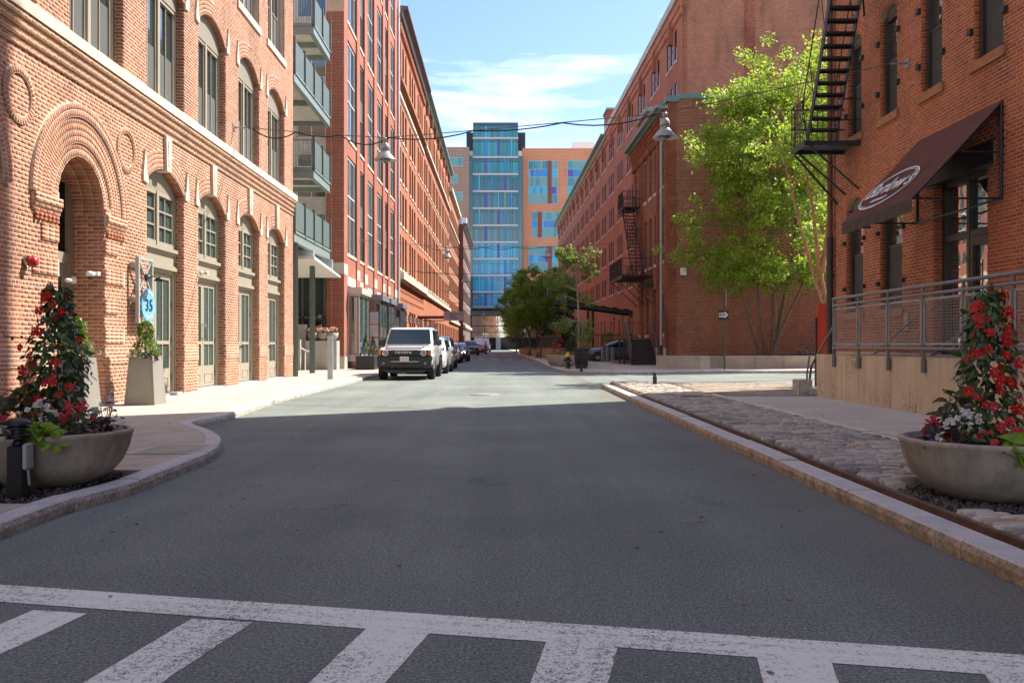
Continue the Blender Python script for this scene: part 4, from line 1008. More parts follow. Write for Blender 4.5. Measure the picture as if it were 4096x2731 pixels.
# projecting shop windows
for i, (a, c, pr, mt) in enumerate([(42.95, 45.75, .56, WARMG), (49.25, 52.0, .72, SLATE), (53.05, 55.75, .72, SLATE), (59.3, 61.95, .72, SLATE)]):
    zb, zt = .78, 3.62
    f = MB(); B = lambda *q: LFr.box(f, *q)
    for (x, n) in ((a, pr-.06), (c-.06, pr-.06), (a, .0), ((a+c)/2-.03, pr-.06)): B(x, x+.06, zb, zt, n, n+.06)
    B(a, c, zb-.32, zb, 0, pr); B(a, c, zt, zt+.1, -.1, pr)
    fo = put('shop_window', f.mesh('shop_window', mt), mbd, LFr.M)
    t = MB(); LFr.box(t, a-.1, c+.15, zt+.1, zt+.42, -.1, pr+.14); put('canopy', t.mesh('canopy', mt), fo, LFr.M)
    p = MB(); LFr.box(p, a+.015, a+.03, zb, zt, .06, pr-.06); put('pane', p.mesh('pane', GLASS_G), fo, LFr.M)
    for x0, x1 in ((a+.06, (a+c)/2-.03), ((a+c)/2+.03, c-.06)):
        p = MB(); LFr.box(p, x0, x1, zb, zt, pr-.04, pr-.025); put('pane', p.mesh('pane', GLASS_G), fo, LFr.M)
    if i:
        for j in range(3):
            q = MB(); LFr.box(q, a-.004, a+.014, zb+.2+j*.72, zb+.85+j*.72, .12, pr-.12); put('poster', q.mesh('poster', M('pale poster', (.42, .5, .5), .5)), fo, LFr.M)
            q = MB(); LFr.box(q, a-.008, a-.004, zb+.85+j*.72, zb+.89+j*.72, .12, pr-.12); put('poster_edge', q.mesh('poster_edge', M('poster edge', [(.5, .05, .03), (.55, .3, .03), (.1, .3, .45)][j], .5)), fo, LFr.M)
    else:
        q = MB(); LFr.box(q, a-.004, a+.012, zb+.05, zt-.05, .3, pr-.1); put('curtain', q.mesh('curtain', M('cream curtain', (.5, .46, .36), .8)), fo, LFr.M)
# downspout at the end of the block
dp = thing('downspout', 'white downspout at the joint between the newer red brick block and the older orange one', 'drainpipe', LFr.pt(63.35, 0, .1))
b = MB(); b.tube([(0, 0, 4), (0, 0, 26)], .09, 8); b.obj('pipe', ALU, dp)
# recess: rear walls, lobby and floors
cr_ = thing('balcony_court', 'recessed bay of windows and pale slabs behind the green steel balconies', 'building', (-10, 42.3, 0))
FR = Frame((0, 42.35, 0), (1, 0, 0), (0, -1, 0))
b = MB(); wo_ = []
for k in range(6): wo_.append(op(-11.9, -10.4, 5.4+2.87*k, 7.55+2.87*k, 0, .12)); wo_.append(op(-10.3, -8.86, 5.4+2.87*k, 7.55+2.87*k, 0, .12))
backing(FR, -13.2, -8.78, 4.6, 26, wo_, b)
b.box(-13.3, -13.2, -10.75, 0, 0, 26); b.box(-13.3, -8.78, .3, .5, 0, 26); b.box(-13.2, -8.78, -10.7, -10.6, 0, .05)
put('wall', b.mesh('wall', M('cream render', (.5, .48, .42), .8)), cr_, FR.M)
for o in wo_: far_window(cr_, FR, o, ALU, GLASS_G, 1, 1, .06, t2=(1.5,))
GRILLE = M('grille panel', (.105, .14, .132), .55, var=.05)
def balcony(s0, s1, z, i):
    t = thing('balcony', ['lowest green steel balcony, just above the lobby canopy', 'short green balcony second from the bottom, holding a covered table', 'long green steel balcony third from the bottom', 'short green balcony at the top of the picture'][i], 'balcony', LFr.pt(s0, z, 0), 0, 'steel balconies on the recessed bay')
    b = MB(); B = lambda *q: LFr.box(b, *q)
    B(s0, s1, z, z+.30, -.14, .0); B(s0, s0+.12, z, z+.30, -3.4, -.14); B(s1-.12, s1, z, z+.30, -3.4, -.14); B(s0-.03, s1+.03, z+.30, z+.38, -.16, .04); B(s0-.03, s0+.1, z+.30, z+.38, -3.4, -.16)
    B(s0-.02, s1+.02, z-.03, z, -.16, .03); B((s0+s1)/2-.08, (s0+s1)/2+.08, z+.0, z+.2, -3.4, -.14)
    put('edge_beam', b.mesh('edge_beam', GREEN_L), t, LFr.M)
    b = MB(); LFr.box(b, s0+.12, s1-.12, z+.2, z+.33, -3.4, -.16); put('slab', b.mesh('slab', M('pale soffit', (.6, .57, .48), .8)), t, LFr.M)
    n = 4 if s1-s0 > 4 else 2
    for k in range(n):
        a, c = s0+(s1-s0)*k/n, s0+(s1-s0)*(k+1)/n
        p = MB(); LFr.box(p, a+.03, c-.03, z+.45, z+1.5, -.03, .0); po = put('railing_panel', p.mesh('railing_panel', GRILLE), t, LFr.M)
        q = MB(); LFr.box(q, a-.03, a+.03, z+.3, z+1.62, -.06, .06); put('post', q.mesh('post', GREEN), t, LFr.M)
    q = MB(); LFr.box(q, s1-.06, s1, z+.3, z+1.62, -.06, .06); put('post', q.mesh('post', GREEN), t, LFr.M)
    # the end that faces us: upright bars
    e = MB()
    for k in range(34):
        nn = -.1-k*.1; LFr.box(e, s0+.02, s0+.045, z+.42, z+1.48, nn-.012, nn+.012)
    LFr.box(e, s0+.01, s0+.055, z+1.48, z+1.53, -3.4, -.06); LFr.box(e, s0+.01, s0+.055, z+.38, z+.42, -3.4, -.06)
    put('end_railing', e.mesh('end_railing', GREEN_L), t, LFr.M)
    return t
for i, (a, c, z) in enumerate([(31.8, 38.4, 4.97), (35.1, 38.4, 7.86), (31.8, 38.4, 10.7), (35.1, 38.4, 13.55)]): balcony(a, c, z, i)
tb = thing('covered_table', 'small table under a white checked cloth on the short lower balcony', 'table', LFr.pt(35.9, 8.2, -1.6)); b = MB(); b.box(-.4, .4, -.3, .3, .55, .6); b.quad((-.42, -.31, .6), (.42, -.31, .6), (.5, -.36, .2), (-.5, -.36, .2)); b.box(-.3, -.26, -.2, .2, 0, .55); b.box(.26, .3, -.2, .2, 0, .55); b.obj('cloth', WHITE, tb)
# lobby below
for i, (u, Y) in enumerate(((1180, 32.1), (1249, 36.0))):
    x = (u-CX)/F*Y; t = thing('steel_column', ['green grey steel column at the corner of the salmon brick warehouse', 'green grey steel column beside the white lobby wall'][i], 'column', (x, Y, .1), 0, 'steel columns under the balconies')
    b = MB(); b.box(-.09, .09, -.10, -.08, 0, 4.87); b.box(-.09, .09, .08, .10, 0, 4.87); b.box(-.012, .012, -.08, .08, 0, 4.87); b.obj('shaft', GREEN, t); b = MB(); b.box(-.14, .14, -.14, .14, 0, .025); b.obj('base_plate', GREEN, t)
lo = thing('lobby_canopy', 'white metal canopy sloping over the lobby entrance below the balconies', 'canopy', LFr.pt(36, 4.3, -.2))
b = MB(); LFr.poly(b, [(34.0, 4.55), (39.6, 4.25), (39.6, 4.32), (34.0, 4.66)], -3.0, .25); put('panel', b.mesh('panel', WHITE), lo, LFr.M)
for q_ in ((34.6, 34.8, 4.66), (38.4, 38.6, 4.35)): b = MB(); LFr.box(b, q_[0], q_[1], q_[2], 4.95, -3, .1); put('beam', b.mesh('beam', STEELG_L), lo, LFr.M)
lb2 = thing('lobby', 'dark glazed lobby with a pale desk under the balconies', 'lobby', (-10.5, 41.6, .1))
b = MB(); b.box(-13.2, -8.8, 42.2, 42.28, .1, 4.6); b.wobj('back_wall', M('dark green wall', (.05, .075, .068), .8), lb2)
b = MB(); b.box(-13.2, -8.4, 31.9, 42.3, 4.56, 4.62); b.wobj('ceiling', M('lobby ceiling', (.35, .34, .31), .8), lb2)
b = MB()
for x in (-10.6, -9.9, -8.85): b.box(x-.04, x+.04, 41.9, 41.98, .1, 4.5)
b.box(-12.5, -8.8, 41.9, 41.98, 2.5, 2.6); b.box(-12.5, -8.8, 41.9, 41.98, 1.4, 1.46); b.wobj('mullion', GREEN, lb2)
cw_ = thing('low_wall', 'pale concrete wall with flower bowls beside the lobby steps', 'wall', (-8.7, 40.8, .1))
b = MB(); b.box(-9.45, -8.02, 40.6, 41.3, .1, 1.45); b.wobj('wall', CONC_G, cw_)
b = MB(); b.box(-10.5, -9.5, 40.9, 41.2, .1, 2.2); b.box(-10.8, -9.5, 39.8, 40.0, .1, 1.5); b.wobj('ramp_wall', CONC_G, cw_)
hr = thing('handrail', 'steel handrail sloping down in front of the pale lobby wall', 'handrail', (-9.2, 40.3, .1)); b = MB(); b.tube([(-10.6, 40.2, 1.7), (-10.2, 40.2, 1.5), (-9.25, 39.9, .98), (-8.95, 39.9, .95)], .035); b.tube([(-9.3, 39.9, .1), (-9.3, 39.9, 1.0)], .03); b.wobj('rail', ALU, hr)
RF = [rgb((225, 50, 25)), rgb((235, 95, 40)), rgb((245, 240, 230))]
FLM = [M('flower %s' % n_, c_, .5, var=.1) for n_, c_ in zip(('red', 'orange', 'white'), RF)]
LEAF_S = leaf_mat('small leaves', [(0, (.035, .075, .015)), (.5, (.06, .12, .02)), (1, (.09, .16, .03))])
def blob_plant(mb, c, rad, cnt, size, flat=1.0, r=random):
    """a bunch of small leaf shapes spread through a rounded volume"""
    for i in range(cnt):
        v = Vector((r.gauss(0, 1), r.gauss(0, 1), r.gauss(0, 1))).normalized(); v *= rad*(r.random()**.4); v.z *= flat
        p = Vector(c)+v; n_ = Vector((r.gauss(0, 1), r.gauss(0, 1), r.gauss(.5, 1))).normalized(); a = n_.orthogonal().normalized(); a.rotate(Matrix.Rotation(r.random()*6.28, 3, n_)); bb = n_.cross(a); s_ = size*r.uniform(.6, 1.3)
        mb.add([p-a*s_, p-bb*s_*.5+n_*s_*.15, p+a*s_, p+bb*s_*.5+n_*s_*.15], [(0, 1, 2, 3)])
for i, u in enumerate((1252, 1292, 1330)):
    x = (u-CX)/F*40.9
    t = thing('flower_bowl', ['round grey bowl of red begonias nearest the steel column', 'middle grey bowl of white and red flowers on the pale wall', 'grey bowl of orange flowers at the wall end by the brick pier'][i], 'flower pot', (x, 40.95, 1.45), 0, 'flower bowls on the lobby wall')
    b = MB(); b.lathe([(0, 0), (.12, 0), (.22, .12), (.27, .36), (.24, .36), (.2, .3), (0, .3)], 18); b.obj('bowl', CONC_G, t)
    b = MB(); blob_plant(b, (0, 0, .42), .27, 120, .05, .5); b.obj('leaves', LEAF_S, t)
    for k in range(2):
        b = MB(); blob_plant(b, (0, 0, .5), .28, 70, .045, .5); _f = b.obj('flowers', FLM[(i+k*2) % 3] if k else FLM[i if i != 1 else 2], t); _f['kind'] = 'stuff'
p = gp(1321, 1516, .12); t = thing('marker_post', 'tall flat grey steel post with a pale blue face at the sidewalk edge', 'post', p)
b = MB(); b.box(-.09, .09, -.03, .03, 0, 1.44); b.obj('post', STEELG_L, t); b = MB(); b.box(.02, .088, -.035, -.03, .02, 1.40); b.obj('face', M('pale blue face', (.3, .42, .52), .45), t)

# ---------------------------------------------------------------- older orange brick rows farther along on the left
def row_building(fr, s0, s1, h, label, wallm, groups, rows, frame_m=DKBROWN, name='brick_building', depth=20, sill=STONE, extra_ops=(), rec=.16, mull=0, far=True, w0=0.0):
    t = thing(name, label, 'building', fr.pt((s0+s1)/2, 0)); ow = []
    for a, c in groups:
        for (z0, z1, ris) in rows: ow.append(op(a, c, z0, z1, ris, rec))
    b = MB(); backing(fr, s0, s1, w0, h, ow+list(extra_ops), b)
    g = fr.g; D = -g*depth
    b.quad((s0, 0, h), (s1, 0, h), (s1, D, h), (s0, D, h)); b.quad((s1, 0, w0), (s1, D, w0), (s1, D, h), (s1, 0, h)); b.quad((s0, 0, w0), (s0, D, w0), (s0, D, h), (s0, 0, h))
    fr.box(b, s0+.3, s1-.3, w0, h-.3, -.8, -.7)
    put('wall', b.mesh('wall', wallm), t, fr.M)
    for o in ow: far_window(t, fr, o, frame_m, GLASS_D, mull, 1, .07, sill, .18, sproud=.06)
    return t
def groups_of(s0, s1, nbay, k, wd, gap, side=.6):
    out = []; bw = (s1-s0)/nbay
    for i in range(nbay):
        c = s0+bw*(i+.5); tot = k*wd+(k-1)*gap; a = c-tot/2
        for j in range(k): out.append((a+j*(wd+gap), a+j*(wd+gap)+wd))
    return out
rows1 = [(6.9, 9.4, 0), (10.2, 12.6, 0), (13.4, 15.8, 0), (16.5, 18.9, 0), (20.8, 23.2, .45)]
def arcade(s0, s1, nbay):
    bw = (s1-s0)/nbay; r = []
    for i in range(nbay):
        c = s0+bw*(i+.5)
        r += [op(c-bw*.36, c-bw*.16, .3, 3.9, 0, .5), op(c-bw*.1, c+bw*.1, .1, 3.9, 0, .5), op(c+bw*.16, c+bw*.36, .3, 3.9, 0, .5)]
    return r
def trims(t, fr, s0, s1, bands, corb=None, cornice=None):
    for z, h, pr, mt, nm in bands:
        b = MB(); fr.box(b, s0, s1, z, z+h, -.1, pr); fr.box(b, s0, s1, z-.1, z, -.1, pr*.5); put(nm, b.mesh(nm, mt), t, fr.M)
    if corb:
        z, h, pr, st, mt = corb; b = MB(); s = s0+st/2
        while s < s1: fr.box(b, s, s+min(st*.5, .5), z, z+h, -.05, pr); s += st
        o = put('corbels', b.mesh('corbels', mt), t, fr.M); o['kind'] = 'stuff'
    if cornice:
        z, mt, pr = cornice; b = MB(); fr.poly(b, [(0, 0)]*3, 0, 0) if False else None
        g = fr.g; pf = [(0, z-.5), (pr*.35, z-.45), (pr*.5, z-.2), (pr, z-.08), (pr, z+.12), (0, z+.2)]
        b.prism([(g*n_, zz_) for n_, zz_ in pf], s0, s1, 'x'); put('cornice', b.mesh('cornice', mt), t, fr.M)
BROWNM = M('brown grey metal cornice', (.11, .09, .085), .5, var=.1)
f1 = row_building(LFr, 63.6, 84.7, 25.4, 'old orange brick warehouse with arched top windows and brown cornice, beside the newer block', WALL_FAR, groups_of(63.6, 84.7, 3, 3, 1.15, .75), rows1, extra_ops=arcade(63.6, 84.7, 3))
trims(f1, LFr, 63.6, 84.7, [(6.0, .5, .45, STONE, 'stone_ledge'), (5.3, .12, .06, WALL_FAR, 'brick_band'), (4.7, .12, .06, WALL_FAR, 'brick_band'), (19.35, .25, .12, STONE, 'stone_band'), (20.2, .28, .35, BROWNST, 'stone_ledge')], (24.0, .5, .22, .62, WALL_FAR), (25.4, BROWNM, .75))
f2 = row_building(LFr, 84.72, 126, 25.4, 'long orange brick warehouse with green copper gutter on the left side', WALL_FAR, groups_of(84.72, 126, 8, 2, 1.5, .7), [(6.9, 9.6, 0), (10.3, 12.9, 0), (13.5, 16.1, 0), (16.7, 19.2, 0), (20.8, 23.4, .2)], extra_ops=arcade(84.72, 126, 8))
trims(f2, LFr, 84.72, 126, [(6.0, .4, .3, STONE, 'stone_ledge'), (20.2, .28, .3, STONE, 'stone_ledge')], (23.9, 1.0, .3, 5.15, BR_TALL), (25.4, COPPER, .7))
f3 = row_building(LFr, 126.02, 154, 23.8, 'pale topped brick warehouse past the green gutter on the left', WALL_FAR, groups_of(126.02, 154, 7, 2, 1.4, .6), [(5.4, 7.8, 0), (8.9, 11.3, 0), (12.4, 14.8, 0), (15.9, 18.3, 0), (19.3, 21.6, 0)], extra_ops=arcade(126.02, 154, 6))
trims(f3, LFr, 126.02, 154, [(4.6, .4, .3, STONE, 'stone_ledge'), (18.7, .25, .2, STONE, 'stone_ledge'), (23.2, .5, .5, STONE, 'cornice')])
f4 = row_building(Frame((-6.7, 0, 0), (-.0121, 1, 0), (1, .0121, 0)), 156, 192, 22.5, 'dark brown brick building at the end of the left row', M('dark brick', (.15, .085, .07), .9, var=.2), groups_of(156, 192, 9, 2, 1.3, .7), [(5.2, 7.6, 0), (8.9, 11.3, 0), (12.6, 15, 0), (16.3, 18.7, 0)])
trims(f4, Frame((-6.7, 0, 0), (-.0121, 1, 0), (1, .0121, 0)), 156, 192, [(4.4, .4, .4, STONE_G, 'stone_ledge')], None, (22.5, BROWNM, .8))
b = MB(); b.box(-9.2, -8.2, 160, 162, 22.5, 24.2); b.wobj('chimney', WHITE, f4)
# ---------------------------------------------------------------- glass tower closing the street
YT = 234.0
def tx(u): return (u-CX)/F*YT
def tz(v): return HC+(HV-v)/F*YT
FT = Frame((0, YT, 0), (1, 0, 0), (0, -1, 0))
TEAL = glass_mat('teal glass', (.05, .27, .34), .08, .5, 1.45); TEAL_D = glass_mat('deep teal glass', (.03, .15, .20), .05, .7, 1.5)
SKYG = glass_mat('sky blue glass', (.045, .31, .50), .08, .5, 1.45); NAVYG = M('dark blue panel', (.02, .075, .12), .3)
PCOL = [M('cyan panel', (.04, .40, .62), .35, var=.03), M('blue panel', (.012, .24, .60), .35, var=.03), M('violet panel', (.085, .06, .36), .35, var=.03), M('teal panel', (.12, .33, .36), .35, var=.03)]
BARM = M('pale floor bar', (.48, .45, .46), .5); GREYD = M('dark corrugated metal', (.055, .06, .075), .5)
gt = thing('glass_tower', 'blue glass tower closing the far end of the street', 'tower', (tx(1982), YT, 0))
b = MB(); b.box(tx(1876), tx(2089), YT+.6, YT+40, 0, tz(640)); b.box(tx(1891.6), tx(2072.6), YT+.4, YT+40, 0, tz(489)); b.wobj('wall', NAVYG, gt)
b = MB(); b.box(tx(1861), tx(2103), YT+6, YT+40, tz(640), tz(509))
for i in range(60): x = tx(1861)+(tx(2103)-tx(1861))*i/60; b.box(x, x+.1, YT+5.8, YT+6, tz(640), tz(509))
b.wobj('penthouse', GREYD, gt)
for u0, u1 in ((1876, 1891), (2073, 2089)):
    b = MB(); b.box(tx(u0), tx(u1), YT+.1, YT+.7, tz(1399), tz(625)); b.wobj('corner_panel', TEAL_D, gt)
    b = MB(); b.box(tx(u0), tx(u1), YT+.1, YT+.9, tz(624), tz(604)); b.wobj('corner_block', BARM, gt)
fl = [489+13, 554, 629.6, 697.7, 766, 834, 901.7, 969, 1035.6, 1102, 1168.7, 1229]
eds = [0, .045, .12, .16, .26, .31, .405, .445, .545, .585, .69, .735, .83, .875, .96, 1]
cells = list(zip(eds, eds[1:]))
colr = {0: {4: 0, 10: 1}, 1: {4: 1, 8: 2, 12: 0}, 2: {4: 2, 10: 1}, 3: {2: 0, 6: 1, 10: 2}, 4: {4: 2, 8: 0, 10: 3, 12: 1}, 5: {2: 0, 8: 2, 10: 1}, 6: {4: 2, 10: 1}, 7: {4: 1, 8: 2, 12: 0}, 8: {4: 0, 10: 1}, 9: {2: 0, 6: 1, 10: 2}, 10: {4: 2, 8: 0, 10: 1}}
for k in range(11):
    z1, z0 = tz(fl[k])-.25, tz(fl[k+1])+.25
    b = MB(); b.box(tx(1891), tx(2073), YT-.35, YT+.1, z0-.5, z0-.02); b.wobj('floor_bar', BARM, gt)
    hd = 1.0 if k in (0, 2, 3, 7, 8, 9, 10) else .7
    for i, (a, c) in enumerate(cells):
        x0, x1 = tx(1891.6)+(tx(2072.6)-tx(1891.6))*a, tx(1891.6)+(tx(2072.6)-tx(1891.6))*c
        co = colr[k].get(i)
        b = MB(); 
        if co is not None: b.box(x0+.04, x1-.04, YT-.02, YT+.1, z0, z1); b.wobj('colour_panel', PCOL[co], gt)
        else:
            b.box(x0+.04, x1-.04, YT, YT+.1, z0, z1-hd); gm = (TEAL if k < 3 else (TEAL_D if k < 7 else SKYG)); o_ = b.wobj('pane', gm, gt)  # darker middle floors: mirrored buildings are put into the pane colour
            b2 = MB(); b2.box(x0+.04, x1-.04, YT+.03, YT+.1, z1-hd+.08, z1); b2.wobj('head_pane', SKYG if k > 6 else TEAL_D, gt)
b = MB(); b.box(tx(1870), tx(2110), YT-6, YT+1, tz(1262), tz(1246)); b.box(tx(1885), tx(2100), YT-9, YT-1, tz(1240), tz(1234)); b.wobj('entrance_canopy', M('canopy grey', (.06, .085, .10), .5), gt)
for i in range(16):
    for j, (v0, v1) in enumerate(((1262, 1303), (1304, 1329), (1330, 1350), (1351, 1396))):
        x0 = tx(1886)+i*1.72; b = MB(); b.box(x0+.05, x0+1.67, YT+.0, YT+.1, tz(v1)+.05, tz(v0)-.05); b.wobj('pane', GLASS_W if j < 3 else GLASS_D, gt)
b = MB(); b.box(tx(1984), tx(2003), YT-1.2, YT, 0, tz(1350)); b.wobj('door_surround', STEELG_L, gt)
ORC = M('orange corrugated cladding', (.62, .28, .165), .55, var=.08, vs=.2); BRC = M('brown corrugated cladding', (.36, .24, .20), .55, var=.1, vs=.2); REDP = M('dark red panel', (.22, .045, .035), .5)
def wing(name, label, u0, u1, vt, mat, Y, blocks, singles=()):
    t = thing(name, label, 'building', ((u0+u1-2*CX)/2/F*Y, Y, 0)); X = lambda u: (u-CX)/F*Y; Z = lambda v: HC+(HV-v)/F*Y
    b = MB(); b.box(X(u0), X(u1), Y+.3, Y+40, 0, Z(vt)); b.wobj('wall', mat, t)
    b = MB(); z = .5
    while z < Z(vt)-.4: b.box(X(u0), X(u1), Y+.12, Y+.3, z, z+.34); z += .62
    o = b.wobj('cladding_ribs', mat, t); o['kind'] = 'stuff'
    for (a, c, rows, red) in blocks:
        b = MB(); b.box(X(a)-.15, X(c)+.15, Y+.05, Y+.3, Z(rows[-1][1])-.15, Z(rows[0][0])+.15); b.wobj('window_frame', STEELG_L, t)
        if red: b = MB(); b.box(X(red[0]), X(red[1]), Y-.15, Y+.2, Z(rows[-1][1]), Z(rows[0][0])); b.wobj('red_panel', REDP, t)
        r = random.Random(int(a*7+rows[0][0]))
        for v0, v1, kind in rows:
            x = a
            while x < c-3:
                wd = r.choice([9, 9, 19, 19, 22]) if kind else r.choice([19, 19, 9])
                e = min(x+wd, c)
                if red and x < red[1] and e > red[0]:
                    if x < red[0]-2: e = red[0]
                    else: x = red[1]; continue
                b = MB(); b.box(X(x)+.06, X(e)-.06, Y-.03, Y+.1, Z(v1)+.06, Z(v0)-.06)
                b.wobj('colour_panel' if kind else 'pane', r.choice([PCOL[1], PCOL[1], PCOL[0], PCOL[2]]) if kind else r.choice([PCOL[3], TEAL]), t); x = e
    return t
R5 = lambda v: [(v, v+33, 0), (v+34, v+64, 1), (v+66, v+102, 0), (v+103, v+132, 1), (v+133, v+169, 0)]
R3 = lambda v: [(v, v+33, 0), (v+34, v+64, 1), (v+65, v+101, 0)]
wr = wing('orange_clad_building', 'orange ribbed building with cyan and violet window panels right of the glass tower', 2090, 2400, 592, ORC, 236, [(2114, 2230, R5(644), (2191, 2206)), (2271, 2390, R5(644), None), (2128, 2243, R3(848), (2152, 2167)), (2280, 2390, R3(848), None), (2115, 2230, R3(985), (2192, 2207)), (2135, 2245, R3(1120), None)])
b = MB(); b.box((2290-CX)/F*245, (2377-CX)/F*245, 245, 250, HC+(HV-600)/F*245, HC+(HV-568)/F*245); b.wobj('roof_unit', ALU, wr)
wing('brown_clad_building', 'brown ribbed building with small teal windows left of the glass tower', 1740, 1876, 587, BRC, 232, [(1785, 1849, [(630, 663, 0)], None), (1804, 1830, [(699, 732, 0)], None), (1804, 1849, [(769, 801, 0)], None)])

# ---------------------------------------------------------------- tall red brick row on the right
TFr = Frame((13.10, 0, 0), (-.0234, 1, 0), (-1, -.0234, 0))
rowsT = [(1.6+3.7*k+(0 if k else .2), 1.6+3.7*k+2.3, 0) for k in range(1, 6)]
rowsT = [(21.4, 23.6, 0), (17.7, 19.9, 0), (14.0, 16.2, 0), (10.3, 12.5, 0), (6.7, 8.8, 0)]
grp = groups_of(61.2, 100, 6, 3, .78, .62)
t1_ops = []
for c in np.arange(64, 100, 6.4): t1_ops += [op(c-1.7, c-.6, .6, 4.2, 0, .4), op(c+.6, c+1.7, .2, 3.8, 0, .5)]
DKF = M('near black frame', (.03, .03, .033), .4)
tl1 = row_building(TFr, 60.8, 100, 25.7, 'tall red brick warehouse with pale coping rising behind the low corner building', WALL_TALLF, grp, rowsT, frame_m=DKF, sill=STONE, extra_ops=t1_ops, rec=.05, depth=28)
tl1['label'] = 'tall red brick warehouse with pale coping rising behind the low corner building'
trims(tl1, TFr, 60.8, 100, [(25.1, .6, .35, STONE_G, 'stone_coping'), (24.0, .5, .12, WALL_TALLF, 'brick_band'), (24.5, .55, .2, WALL_TALLF, 'brick_band')], (22.9, 1.6, .3, 6.43, BR_TALL))
tl2 = row_building(TFr, 100.02, 174, 24.9, 'long red brick warehouse with green copper eaves down the right side', WALL_TALLF, groups_of(100.02, 174, 12, 3, .78, .6), rowsT, frame_m=DKF, rec=.05, depth=28, extra_ops=[op(c, c+1.1, .5, 4.0, 0, .4) for c in np.arange(102, 172, 3.1)])
trims(tl2, TFr, 100.02, 174, [(23.9, .5, .15, WALL_TALLF, 'brick_band')], (22.7, 1.5, .3, 6.16, BR_TALL), (24.9, COPPER, .8))
for k_, (s_, h_) in enumerate(((104.5, 4.0), (131, 2.4))):
    b = MB(); TFr.box(b, s_, s_+3.2, 24.5, 24.9+h_, -3.5, -.6); TFr.box(b, s_-.15, s_+3.35, 24.9+h_, 25.15+h_, -3.6, -.45, 1); put('chimney', b.mesh('chimney', (WALL_RED, COPPER)), tl2, TFr.M)
# gable face of the tall warehouse, towards us
FG = Frame((0, 60.8, 0), (1, 0, 0), (0, -1, 0))
b = MB(); b.quad((11.68, .0, 0), (34, .0, 0), (34, 0, 25.7), (11.68, 0, 25.7)); put('end_wall', b.mesh('end_wall', MORTAR_T), tl1, FG.M)
Ms = [bricks(FG, 11.67, 11.95, 13.5, 25.7, (), Lb=.231, Hb=.076, n=.02, thick=.06), bricks(FG, 11.95, 15.97, 13.5, 25.7, (), Lb=.231, Hb=.076, vis=lambda s, z: z < 26), bricks(FG, 15.98, 16.6, 13.5, 25.7, (), Lb=.231, Hb=.076, n=.09, thick=.12), bricks(FG, 16.61, 23.4, 13.5, 25.7, (), Lb=.231, Hb=.076)]
pieces(tl1, 'brick', np.concatenate(Ms), BR_TALL, 300)
b = MB(); FG.box(b, 11.6, 34, 25.7, 25.95, -.4, .1); FG.box(b, 11.55, 11.9, 24.9, 25.7, -.2, .05); put('stone_coping', b.mesh('stone_coping', STONE_G), tl1, FG.M)

# ---------------------------------------------------------------- low dark brick corner building on the right
RFr = Frame((9.687, 0, 0), (-.0234, 1, 0), (-1, -.0234, 0))
lowb = thing('brick_building', 'low dark red brick corner building with green copper eaves behind the leafy tree', 'building', (8.6, 48.6, .1))
FLo = Frame((0, 48.6, 0), (1, 0, 0), (0, -1, 0))
XL = 8.56
b = MB(); b.quad((XL, 0, 0), (24, 0, 0), (24, 0, 14.8), (XL, 0, 14.8)); put('front_wall', b.mesh('front_wall', MORTAR_T), lowb, FLo.M)
Ms = [bricks(FLo, XL, XL+.42, .12, 14.7, (), Lb=.231, Hb=.076, n=.03, thick=.07), bricks(FLo, XL+.43, 18.2, .12, 14.7, (), Lb=.231, Hb=.076)]
lops = []
for s_ in (50.3, 52.3, 54.0, 55.8, 57.7, 59.5):
    lops.append(op(s_-.5, s_+.5, 10.2, 12.7, .45, .35)); lops.append(op(s_-.5, s_+.5, 6.0, 8.9, 0, .35))
lops += [op(49.7, 50.7, 1.9, 4.2, .3, .35), op(52.2, 53.4, 1.5, 4.6, 0, .35), op(54.6, 55.6, 1.9, 4.2, .3, .3), op(57, 58, 1.9, 4.2, .3, .3)]
b = MB(); backing(RFr, 48.6, 60.8, 0, 14.5, lops, b, 0, 0); g = RFr.g
b.quad((48.6, 0, 14.5), (60.8, 0, 14.5), (60.8, -g*14, 14.5), (48.6, -g*14, 14.5), 0); b.quad((60.8, 0, 0), (60.8, -g*4, 0), (60.8, -g*4, 14.5), (60.8, 0, 14.5)); RFr.box(b, 49, 60.5, .1, 14.3, -.9, -.8)
put('wall', b.mesh('wall', (MORTAR_T,)), lowb, RFr.M)
Ms.append(bricks(RFr, 48.62, 60.8, .12, 13.2, lops, Lb=.231, Hb=.076, head=0))
for o in lops:
    jf = Frame(RFr.pt(o['s1'], 0, 0), (1, .0234, 0), (.0234, -1, 0)); Ms.append(bricks(jf, .0, o['d'], o['z0'], o['zs'], (), head=0, Lb=.231, Hb=.076))
    if o['rise'] > 0:
        c, cz, R, A = segarch(o); Ms.append(ringbricks(RFr, c, cz, R, R+.25, 90-A, 90+A, .075, n=.015, thick=.05))
# corbel table
for k, nn in enumerate((.05, .1, .15, .22)): Ms.append(bricks(RFr, 48.6, 60.8, 13.25+k*.23, 13.46+k*.23, (), Lb=.23, Hb=.23, n=nn, thick=nn+.03, head=0))
for i in range(26): Ms.append(bricks(RFr, 48.7+i*.46, 48.9+i*.46, 12.85, 13.25, (), Lb=.5, Hb=.4, n=.14, thick=.18, head=0))
for s_ in (48.62, 51.2, 56.6): Ms.append(bricks(RFr, s_, s_+.55, .12, 12.8, (), Lb=.231, Hb=.076, n=.09, thick=.13, head=0))
pieces(lowb, 'brick', np.concatenate([m for m in Ms if len(m)]), BR_DARK, 300)
for o in lops: far_window(lowb, RFr, o, DKF, GLASS_D, 0, 1, .07, STONE if o['z0'] > 5 or o['z0'] > 1.8 else None, .18)
b = MB(); RFr.box(b, 48.6, 60.8, 14.2, 14.35, -.2, .35); g = RFr.g
